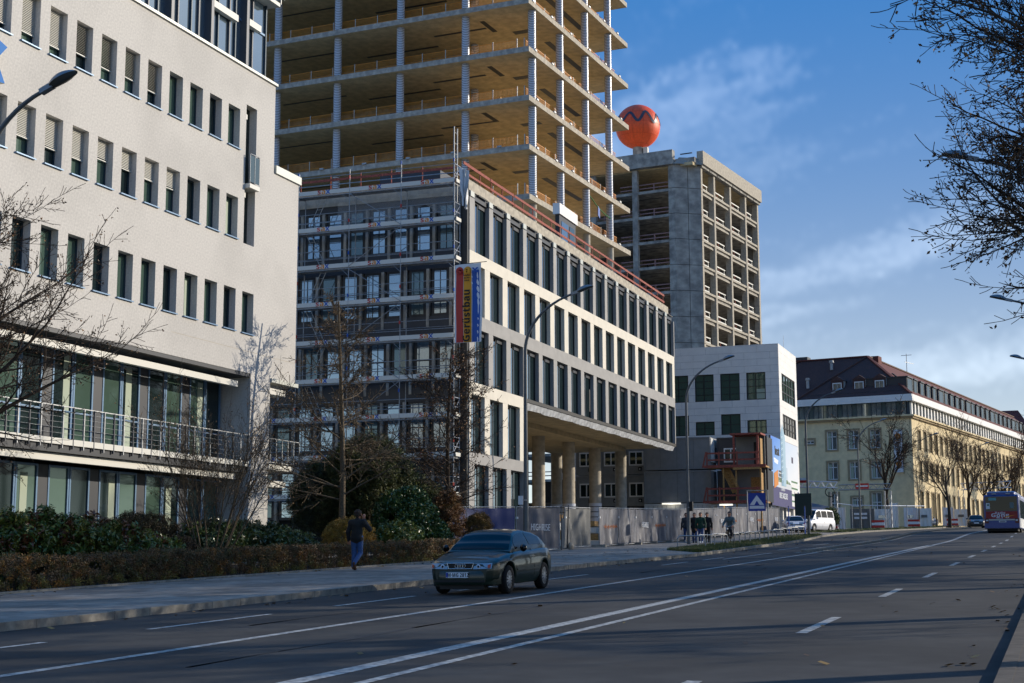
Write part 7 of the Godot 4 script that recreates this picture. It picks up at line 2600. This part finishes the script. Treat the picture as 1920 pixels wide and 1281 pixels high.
# j: joint positions in the person's frame, facing +z, feet on y = 0; people's right side is -x
func person(label: String, at: Vector3, turn: float, j: Dictionary, wear: Dictionary, cell: float) -> Node3D:
	var o := thing("person", label, "person", at, turn, wear.get("group", ""))
	o.set_meta("own", true)
	var skin: Material = mat("skin", Color(0.72, 0.50, 0.40), 0.6) if not M.has("skin") else M.skin
	var H: Vector3 = j.head
	var look: Vector3 = j.get("look", Vector3(0, 0, 1))
	var sd := Vector3.UP.cross(look).normalized()
	var head := [[H + Vector3(0, 0.035, 0) - look * 0.015, H + Vector3(0, 0.02, 0) + look * 0.02, 0.092, 0.085], [H + Vector3(0, -0.06, 0) + look * 0.03, H + Vector3(0, -0.085, 0) + look * 0.055, 0.062, 0.04],
		[H + look * 0.095 + Vector3(0, 0.0, 0), H + look * 0.118 + Vector3(0, -0.03, 0), 0.012, 0.016], [H + sd * 0.088, H + sd * 0.094 + Vector3(0, -0.03, 0), 0.018, 0.012], [H - sd * 0.088, H - sd * 0.094 + Vector3(0, -0.03, 0), 0.018, 0.012],
		[j.neck, H + Vector3(0, -0.06, 0), 0.062, 0.055]]
	var torso := [[j.pelvis, j.waist, 0.145, 0.135], [j.pelvis + Vector3(0.07, -0.02, 0), j.pelvis + Vector3(-0.07, -0.02, 0), 0.12, 0.12], [j.waist, j.chest, 0.13, 0.15], [j.sl * 0.6 + j.chest * 0.4, j.sr * 0.6 + j.chest * 0.4, 0.10, 0.10], [j.sl, j.sr, 0.072, 0.072], [j.chest, j.neck, 0.10, 0.06]]
	var arms := []
	var legs := []
	for e in ["l", "r"]:
		arms.append([j["s" + e], j["e" + e], 0.058, 0.044])
		arms.append([j["e" + e], j["h" + e], 0.043, 0.030])
		legs.append([j["p" + e], j["k" + e], 0.088, 0.058])
		legs.append([j["k" + e], j["a" + e], 0.060, 0.040])
	var feet := []
	for e in ["l", "r"]: feet.append([j["a" + e], j["t" + e], 0.04, 0.032])
	var hands := []
	for e in ["l", "r"]: hands += hand_bones(j["h" + e], j.get("d" + e, j["h" + e] - j["e" + e]), j.get("palm", Vector3(0, 0, 1)), j.get("curl", 0.7))
	part(o, "body", Net.new(head + torso + arms + legs + feet + hands, cell, 0.035).mesh(), skin)
	# clothing follows the body
	var coat := grow(torso + arms, 0.022)
	if wear.has("long"): coat.append([j.pelvis + Vector3(0, -0.22, 0.0), j.waist, 0.19, 0.16])
	else: coat.append([j.pelvis + Vector3(0, 0.02, 0), j.waist, 0.165, 0.16])
	coat.append([j.neck + Vector3(0, -0.03, 0), j.neck + Vector3(0, 0.02, 0), 0.075, 0.075])
	part(o, wear.get("top_name", "jacket"), Net.new(coat, cell, 0.04).mesh(), cloth_mat(wear.top, wear.top_c))
	var tr := grow(legs, 0.018)
	tr.append([j.pelvis + Vector3(0.06, 0, 0), j.pelvis + Vector3(-0.06, 0, 0), 0.145, 0.145])
	part(o, "trousers", Net.new(tr, cell, 0.03).mesh(), cloth_mat(wear.legs, wear.legs_c))
	var sh := grow(feet, 0.014)
	for e in ["l", "r"]: sh.append([j["a" + e] + (j["a" + e] - j["t" + e]).normalized() * 0.05 + Vector3(0, -0.03, 0), j["t" + e], 0.036, 0.04])
	part(o, "shoes", Net.new(sh, cell * 0.8, 0.02).mesh(), cloth_mat(wear.shoes, wear.shoes_c))
	var hb := H + Vector3(0, 0.055, 0) - look * 0.03
	var hair := [[hb, hb - look * 0.012 + Vector3(0, 0.01, 0), 0.105, 0.10], [hb - look * 0.04, H - look * 0.075 + Vector3(0, -0.05, 0), 0.08, 0.05], [hb + sd * 0.05 - look * 0.02, H + sd * 0.085 - look * 0.03 + Vector3(0, -0.01, 0), 0.05, 0.025], [hb - sd * 0.05 - look * 0.02, H - sd * 0.085 - look * 0.03 + Vector3(0, -0.01, 0), 0.05, 0.025]]
	if wear.has("curly"):
		for k in 26:
			var d := rvec()
			if d.dot(look) > 0.35 or d.y < -0.5: continue
			hair.append([hb + d * 0.085, hb + d * 0.112, 0.03, 0.022])
	part(o, "hair", Net.new(hair, cell * 0.75, 0.018).mesh(), cloth_mat(wear.hair, wear.hair_c))
	# eyes
	for e in [1.0, -1.0]: part(o, "eye", size_box(Vector3(0.026, 0.012, 0.012)), M.black, H + look * 0.098 + sd * 0.034 * e + Vector3(0, 0.012, 0))
	return o

func V(x: float, y: float, z: float) -> Vector3:
	return Vector3(x, y, z)

func crowd() -> void:
	R.seed = 900
	# the man walking away with a phone at his ear
	var man := {"pelvis": V(0, 0.97, 0), "waist": V(0, 1.10, 0.0), "chest": V(0, 1.34, 0.01), "neck": V(0, 1.50, 0.03), "head": V(-0.02, 1.665, 0.06), "look": V(-0.12, 0, 0.99).normalized(),
		"sl": V(0.19, 1.43, 0), "sr": V(-0.19, 1.44, 0), "el": V(0.275, 1.15, -0.03), "hl": V(0.285, 0.90, 0.06), "er": V(-0.37, 1.22, 0.10), "hr": V(-0.17, 1.53, 0.14), "dr": V(0.02, 1.0, -0.2), "palm": V(-0.2, 0, 1),
		"pl": V(0.095, 0.94, 0), "pr": V(-0.095, 0.94, 0), "kl": V(0.10, 0.51, 0.06), "kr": V(-0.09, 0.51, 0.07), "al": V(0.085, 0.085, -0.05), "ar": V(-0.02, 0.20, -0.30), "tl": V(0.085, 0.04, 0.13), "tr": V(-0.02, 0.05, -0.20)}
	person("man in a black jacket and jeans walking away, phone at his ear", G(-20.2, 41.0, 0.12), 188.0, man, {"top": "wear_black", "top_c": Color(0.085, 0.08, 0.08), "legs": "wear_jeans", "legs_c": Color(0.20, 0.32, 0.50), "shoes": "wear_brown", "shoes_c": Color(0.34, 0.22, 0.13), "hair": "hair_brown", "hair_c": Color(0.17, 0.12, 0.08), "curly": true}, 0.017)
	var step := func(f: float, lift: float) -> Dictionary:
		return {"pelvis": V(0, 0.97, 0), "waist": V(0, 1.10, 0.0), "chest": V(0, 1.34, 0.01), "neck": V(0, 1.50, 0.02), "head": V(0, 1.665, 0.04),
			"sl": V(0.19, 1.43, 0), "sr": V(-0.19, 1.43, 0), "el": V(0.27, 1.15, -0.06 * f), "hl": V(0.28, 0.90, 0.12 * f), "er": V(-0.27, 1.15, 0.05 * f), "hr": V(-0.28, 0.90, -0.08 * f),
			"pl": V(0.09, 0.94, 0), "pr": V(-0.09, 0.94, 0), "kl": V(0.09, 0.52, 0.16 * f), "kr": V(-0.09, 0.50, -0.02 * f), "al": V(0.08, 0.085, 0.26 * f), "ar": V(-0.08, 0.085 + lift, -0.28 * f), "tl": V(0.08, 0.045, 0.44 * f), "tr": V(-0.08, 0.04, -0.12 * f)}
	var jeans := Color(0.16, 0.26, 0.44)
	person("walker in an open grey jacket and jeans, ahead of the lamp post", G(-22.0, 90.6, 0.12), 20.0, step.call(0.8, 0.03), {"top": "wear_grey", "top_c": Color(0.22, 0.23, 0.25), "legs": "wear_jeans2", "legs_c": jeans, "shoes": "wear_white", "shoes_c": Color(0.6, 0.6, 0.6), "hair": "hair_dark", "hair_c": Color(0.10, 0.07, 0.06), "group": "walkers by the site fence"}, 0.024)
	person("walker in a long black coat beside the lamp post", G(-21.0, 88.6, 0.12), 14.0, step.call(0.5, 0.02), {"top": "wear_coat", "top_c": Color(0.05, 0.05, 0.055), "long": true, "legs": "wear_jeans2", "legs_c": jeans, "shoes": "wear_dark", "shoes_c": Color(0.1, 0.1, 0.1), "hair": "hair_grey", "hair_c": Color(0.36, 0.32, 0.28), "group": "walkers by the site fence"}, 0.024)
	person("walker in a dark green pullover and white shoes", G(-20.15, 86.6, 0.12), 10.0, step.call(0.7, 0.03), {"top": "wear_green", "top_c": Color(0.05, 0.22, 0.16), "top_name": "pullover", "legs": "wear_jeans2", "legs_c": jeans, "shoes": "wear_white2", "shoes_c": Color(0.82, 0.82, 0.82), "hair": "hair_fair", "hair_c": Color(0.30, 0.22, 0.15), "group": "walkers by the site fence"}, 0.024)
	person("dark clad walker half hidden behind the one in green", G(-20.35, 89.2, 0.12), 10.0, step.call(-0.6, 0.02), {"top": "wear_coat", "top_c": Color(0.05, 0.05, 0.055), "legs": "wear_dark_trousers", "legs_c": Color(0.06, 0.06, 0.07), "shoes": "wear_dark", "shoes_c": Color(0.1, 0.1, 0.1), "hair": "hair_dark", "hair_c": Color(0.10, 0.07, 0.06), "group": "walkers by the site fence"}, 0.026)
	# cyclist
	var cy := {"pelvis": V(0, 0.98, -0.28), "waist": V(0, 1.10, -0.25), "chest": V(0, 1.36, -0.14), "neck": V(0, 1.50, -0.09), "head": V(0, 1.66, -0.04),
		"sl": V(0.19, 1.42, -0.12), "sr": V(-0.19, 1.42, -0.12), "el": V(0.30, 1.18, 0.03), "hl": V(0.27, 1.04, 0.30), "er": V(-0.30, 1.18, 0.03), "hr": V(-0.27, 1.04, 0.30), "palm": V(0, -1, 0), "curl": 1.3,
		"pl": V(0.09, 0.95, -0.26), "pr": V(-0.09, 0.95, -0.26), "kl": V(0.13, 0.80, 0.14), "kr": V(-0.12, 0.56, 0.06), "al": V(0.12, 0.44, -0.02), "ar": V(-0.12, 0.16, -0.06), "tl": V(0.12, 0.40, 0.14), "tr": V(-0.12, 0.12, 0.10)}
	var ct := -4.0
	var cp := G(-16.95, 79.6, 0.12)
	person("cyclist in a pale grey jacket riding towards the camera", cp, ct, cy, {"top": "wear_pale", "top_c": Color(0.36, 0.40, 0.40), "legs": "wear_navy", "legs_c": Color(0.07, 0.10, 0.16), "shoes": "wear_dark", "shoes_c": Color(0.1, 0.1, 0.1), "hair": "hair_black", "hair_c": Color(0.04, 0.035, 0.03)}, 0.024)
	var bk := thing("bicycle", "black city bicycle ridden along the verge", "bicycle", cp, ct)
	bk.set_meta("own", true)
	for z in [0.55, -0.52]:
		var w := MB.new()
		var pts := []
		for k in 25: pts.append(V(0, 0.35 + 0.33 * sin(TAU * k / 24.0), z + 0.33 * cos(TAU * k / 24.0)))
		w.path(pts, 0.019, 6)
		var wo := part(bk, "wheel", w.mesh(), M.tyre)
		var spk := MB.new()
		for k in 14: spk.tube(V(0, 0.35, z), V(0, 0.35 + 0.32 * sin(TAU * k / 14.0), z + 0.32 * cos(TAU * k / 14.0)), 0.003, 0.003, 3)
		part(wo, "spokes", spk.mesh(), M.chrome)
		var mg := MB.new()
		var mp := []
		for k in 9: mp.append(V(0, 0.35 + 0.37 * sin(PI * (0.1 + 0.09 * k)), z + 0.37 * cos(PI * (0.1 + 0.09 * k))))
		mg.path(mp, 0.018, 5)
		part(bk, "mudguard", mg.mesh(), M.black)
	var fr := MB.new()
	for e in [[V(0, 0.35, -0.52), V(0, 0.32, -0.05), 0.014], [V(0, 0.35, -0.52), V(0, 0.82, -0.22), 0.012], [V(0, 0.32, -0.05), V(0, 0.86, -0.25), 0.018], [V(0, 0.32, -0.05), V(0, 0.80, 0.34), 0.020], [V(0, 0.66, -0.16), V(0, 0.86, 0.32), 0.018], [V(0, 0.98, 0.28), V(0, 0.35, 0.55), 0.018]]: fr.tube(e[0], e[1], e[2], e[2], 6)
	part(bk, "frame", fr.mesh(), M.black)
	var hbm := MB.new()
	hbm.path([V(-0.29, 1.02, 0.22), V(-0.22, 1.03, 0.32), V(0, 1.0, 0.30), V(0.22, 1.03, 0.32), V(0.29, 1.02, 0.22)], 0.014, 6)
	part(bk, "handlebar", hbm.mesh(), M.chrome)
	part(bk, "saddle", size_box(Vector3(0.2, 0.06, 0.26)), M.black, V(0, 0.885, -0.28))
	part(bk, "front_lamp", size_box(Vector3(0.07, 0.07, 0.06)), M.sign_white, V(0, 0.88, 0.40))
	for e in [[0.12, 0.40], [-0.12, 0.11]]: part(bk, "pedal", size_box(Vector3(0.09, 0.025, 0.07)), M.black, V(e[0], e[1] - 0.01, 0.03))
	var ck := MB.new()
	ck.tube(V(0.06, 0.32, -0.05), V(0.08, 0.40, 0.03), 0.012, 0.012, 5)
	ck.tube(V(-0.06, 0.32, -0.05), V(-0.08, 0.11, 0.03), 0.012, 0.012, 5)
	part(bk, "cranks", ck.mesh(), M.chrome)
	# small far walkers
	person("far dark clad walker beside the gnarled tree", G(-17.6, 178.0, 0.12), 170.0, step.call(0.6, 0.02), {"top": "wear_coat", "top_c": Color(0.05, 0.05, 0.055), "long": true, "legs": "wear_dark_trousers", "legs_c": Color(0.06, 0.06, 0.07), "shoes": "wear_dark", "shoes_c": Color(0.1, 0.1, 0.1), "hair": "hair_dark", "hair_c": Color(0.10, 0.07, 0.06), "group": "far walkers"}, 0.032)
	person("far walker in a blue jacket left of the gnarled tree's trunk", G(-18.9, 172.0, 0.12), 20.0, step.call(0.5, 0.02), {"top": "wear_blue", "top_c": Color(0.08, 0.18, 0.40), "legs": "wear_dark_trousers", "legs_c": Color(0.06, 0.06, 0.07), "shoes": "wear_dark", "shoes_c": Color(0.1, 0.1, 0.1), "hair": "hair_dark", "hair_c": Color(0.10, 0.07, 0.06), "group": "far walkers"}, 0.032)
	person("far walker in dark clothes between the two avenue trees", G(-11.6, 190.0, 0.12), 0.0, step.call(0.5, 0.02), {"top": "wear_coat", "top_c": Color(0.05, 0.05, 0.055), "legs": "wear_dark_trousers", "legs_c": Color(0.06, 0.06, 0.07), "shoes": "wear_white", "shoes_c": Color(0.6, 0.6, 0.6), "hair": "hair_grey", "hair_c": Color(0.36, 0.32, 0.28), "group": "far walkers"}, 0.032)

# ---------------------------------------------------------------- the far end: gantries, hoardings, barriers
func truss(b: MB, a: Vector3, c: Vector3, h: float, w: float, n: int) -> void:
	var d := (c - a).normalized()
	var x := d.cross(Vector3.UP).normalized() * w / 2
	for e in [x, -x]:
		for y in [0.0, h]: b.tube(a + e + Vector3(0, y, 0), c + e + Vector3(0, y, 0), 0.045, 0.045, 5)
		for k in n:
			var p: Vector3 = a.lerp(c, k / float(n)) + e
			var q: Vector3 = a.lerp(c, (k + 1.0) / n) + e
			b.tube(p + Vector3(0, 0.0 if k % 2 else h, 0), q + Vector3(0, h if k % 2 else 0.0, 0), 0.028, 0.028, 4)
	for y in [0.0, h]:
		for k in n: b.tube(a.lerp(c, k / float(n)) + x + Vector3(0, y, 0), a.lerp(c, (k + 1.0) / n) - x + Vector3(0, y, 0), 0.022, 0.022, 4)

func tower_legs(b: MB, p: Vector3, h: float) -> void:
	for e in [[-0.3, -0.3], [0.3, -0.3], [0.3, 0.3], [-0.3, 0.3]]: b.tube(p + Vector3(e[0], 0, e[1]), p + Vector3(e[0], h, e[1]), 0.04, 0.04, 5)
	for k in int(h / 0.7):
		b.tube(p + Vector3(-0.3, k * 0.7, 0.3), p + Vector3(0.3, k * 0.7 + 0.7, 0.3), 0.022, 0.022, 4)
		b.tube(p + Vector3(0.3, k * 0.7, 0.3), p + Vector3(0.3, k * 0.7 + 0.7, -0.3), 0.022, 0.022, 4)

func far_things() -> void:
	R.seed = 950
	var g1 := thing("cable_gantry", "white lattice gantry carrying site cables towards the cream building", "gantry", G(-21.3, 150.0))
	var b := MB.new()
	truss(b, P(-25.6, 9.15, 149.0), P(-21.0, 9.0, 150.2), 0.6, 0.6, 12)
	put(g1, "boom", b, M.wrap_white)
	b = MB.new()
	tower_legs(b, G(-21.4, 150.5), 3.9)
	put(g1, "mast", b, M.galvanised)
	bx(g1, "notice", M.tag_red, -24.9, -23.6, 9.5, 9.75, 148.5, 148.55)
	bx(g1, "notice", M.sign_white, -24.9, -23.6, 9.76, 10.0, 148.5, 148.55)
	b = MB.new()
	var pts := []
	for k in 17: pts.append(P(-21.7 + 0.45 * cos(TAU * k / 16.0), 8.6 + 0.45 * sin(TAU * k / 16.0), 149.9))
	b.path(pts, 0.05, 5)
	put(g1, "cable_coil", b, M.black)
	var g2 := thing("cable_gantry", "grey lattice gantry with a red notice crossing before the cream wall", "gantry", G(-18.5, 152.0))
	b = MB.new()
	truss(b, P(-21.0, 8.85, 151.2), P(-16.0, 8.9, 152.0), 0.5, 0.5, 12)
	put(g2, "boom", b, M.galvanised)
	b = MB.new()
	tower_legs(b, G(-16.3, 152.0), 3.9)
	put(g2, "mast", b, M.galvanised)
	bx(g2, "notice", M.tag_red, -19.3, -18.0, 8.9, 9.45, 150.8, 150.85)
	bx(g2, "notice_text", M.sign_white, -19.2, -18.1, 9.1, 9.25, 150.77, 150.795)
	b = MB.new()
	tower_legs(b, G(-12.0, 196.0), 4.6)
	var g3 := thing("cable_gantry", "far white lattice gantry glimpsed between the avenue trees", "gantry", G(-12.0, 196.0))
	put(g3, "mast", b, M.galvanised)
	b = MB.new()
	truss(b, G(-12.0, 196.0, 4.6), G(-6.0, 197.0, 4.8), 0.8, 0.7, 10)
	put(g3, "boom", b, M.wrap_white)
	# rails of a site fence with a sagging hand rail
	var fr := thing("site_rail", "white scaffold tube rail running before the cream building", "railing", G(-18.0, 153.5))
	b = MB.new()
	b.path([G(-21.4, 152.0, 2.75), G(-20.0, 153.0, 2.55), G(-17.0, 154.0, 2.45), G(-13.5, 160.0, 2.4)], 0.05, 6)
	put(fr, "tube", b, M.wrap_white)
	for e in [[-21.0, 152.3], [-20.0, 153.0], [-18.3, 153.6], [-16.6, 154.2], [-15.0, 157.0]]:
		b = MB.new()
		b.tube(G(e[0], e[1]), G(e[0], e[1], 2.5), 0.04, 0.04, 6)
		put(fr, "post", b, M.galvanised)
	# hoardings and printed sheets
	var sheets := [[-21.0, 151.0, 1.1, 2.2, M.white, "tall white advertising sheet beside the white van"], [-19.2, 154.5, 2.4, 2.05, M.plywood_grey, "grey hoarding lettered in white before the cream building"], [-17.4, 155.5, 1.9, 2.0, M.white, "white hoarding sheet with pale print"], [-16.4, 158.0, 0.8, 2.6, M.white_sheet, "white printed flag sheet left of the gnarled tree"], [-15.7, 168.0, 1.4, 2.2, M.white, "white hoarding right of the gnarled tree"], [-14.6, 172.0, 1.6, 2.1, M.white, "white sheet lettered in grey behind the thin young tree"], [-12.6, 180.0, 1.2, 2.2, M.white_sheet, "white flag sheet beside the far white car"], [-11.4, 184.0, 1.5, 2.0, M.white, "white hoarding before the two avenue trees"]]
	for e in sheets:
		var h := thing("hoarding", e[5], "hoarding", G(e[0], e[1]), 0.0, "hoardings by the cream building")
		put(h, "sheet", wavy(e[0] - e[2] / 2, e[1], e[0] + e[2] / 2, e[1] + 0.3, gh(e[1]) + 0.15, gh(e[1]) + 0.15, e[3], e[0]), e[4])
		for d in [-0.5, 0.5]:
			b = MB.new()
			b.tube(G(e[0] + d * e[2], e[1] + 0.15), G(e[0] + d * e[2], e[1] + 0.15, e[3] + 0.25), 0.035, 0.035, 6)
			put(h, "post", b, M.galvanised)
		if e[4] == M.plywood_grey:
			for y in [1.15, 1.55]: bx(h, "lettering", M.sign_white, e[0] - 0.8, e[0] + 0.5, gh(e[1]) + y, gh(e[1]) + y + 0.22, e[1] - 0.12, e[1] - 0.1)
		elif e[0] > -18.0 and e[2] > 1.0: bx(h, "print", M.glass_mirror if e[0] < -15 else M.plywood_grey, e[0] - 0.3, e[0] + 0.35, gh(e[1]) + 1.2, gh(e[1]) + 1.5, e[1] - 0.12, e[1] - 0.1)
	# striped barriers
	var bars := [[-21.5, 148.5, "red and white barrier beside the white van"], [-17.2, 150.5, "red and white barrier under the gnarled tree"], [-15.2, 166.0, "red and white barrier behind the thin young tree"], [-12.0, 178.0, "red and white barrier beside the far white car"]]
	for e in bars:
		var h := thing("striped_barrier", e[2], "barrier", G(e[0], e[1], 0.1), 0.0, "striped barriers")
		var y := gh(e[1]) + 0.12
		bx(h, "foot", M.black, e[0] - 0.7, e[0] + 0.7, y, y + 0.12, e[1] - 0.2, e[1] + 0.2)
		for k in 3: bx(h, "board", M.tag_red if k % 2 == 0 else M.sign_white, e[0] - 0.62, e[0] + 0.62, y + 0.16 + k * 0.26, y + 0.38 + k * 0.26, e[1] - 0.04, e[1] + 0.04)
	# a pale tent roof by the cream building
	var tt := thing("site_tent", "pale tent roof beside the cream building's entrance", "tent", G(-23.5, 146.0))
	b = MB.new()
	b.quad(G(-25.5, 144.0, 2.2), G(-25.5, 148.0, 3.3), G(-21.5, 148.0, 2.4), G(-21.5, 144.0, 1.7))
	put(tt, "roof", b, M.tarp)
	b = MB.new()
	for e in [[-25.4, 144.1, 2.2], [-21.6, 144.1, 1.7], [-25.4, 147.9, 3.2], [-21.6, 147.9, 2.35]]: b.tube(G(e[0], e[1]), G(e[0], e[1], e[2]), 0.04, 0.04, 5)
	put(tt, "frame", b, M.galvanised)
	# the skyline past the end of the street
	for e in [[-30.0, 330.0, 50.0, 18.0, "far pale house block at the end of the street"], [25.0, 340.0, 60.0, 15.0, "far grey house block right of the street's end"]]:
		var h := thing("far_house", e[4], "building", G(e[0], e[1]))
		var y := gh(e[1])
		var wall := bx(h, "wall", M.cream_plaster if e[0] < 0 else M.stone_trim, e[0] - e[2] / 2, e[0] + e[2] / 2, y, y + e[3], e[1], e[1] + 12)
		for r in 4:
			for k in 14: bx(wall, "window", M.glass_dark, e[0] - e[2] / 2 + 1.5 + k * 3.4, e[0] - e[2] / 2 + 2.8 + k * 3.4, y + 2 + r * 3.4, y + 4 + r * 3.4, e[1] - 0.05, e[1] - 0.002)
		var q := MB.new()
		q.quad(P(e[0] - e[2] / 2 - 0.5, y + e[3], e[1] - 0.5), P(e[0] - e[2] / 2 + 3, y + e[3] + 6, e[1] + 6), P(e[0] + e[2] / 2 - 3, y + e[3] + 6, e[1] + 6), P(e[0] + e[2] / 2 + 0.5, y + e[3], e[1] - 0.5))
		q.quad(P(e[0] + e[2] / 2 + 0.5, y + e[3], e[1] + 12.5), P(e[0] + e[2] / 2 - 3, y + e[3] + 6, e[1] + 6), P(e[0] - e[2] / 2 + 3, y + e[3] + 6, e[1] + 6), P(e[0] - e[2] / 2 - 0.5, y + e[3], e[1] + 12.5))
		put(h, "roof", q, M.roof_tile)
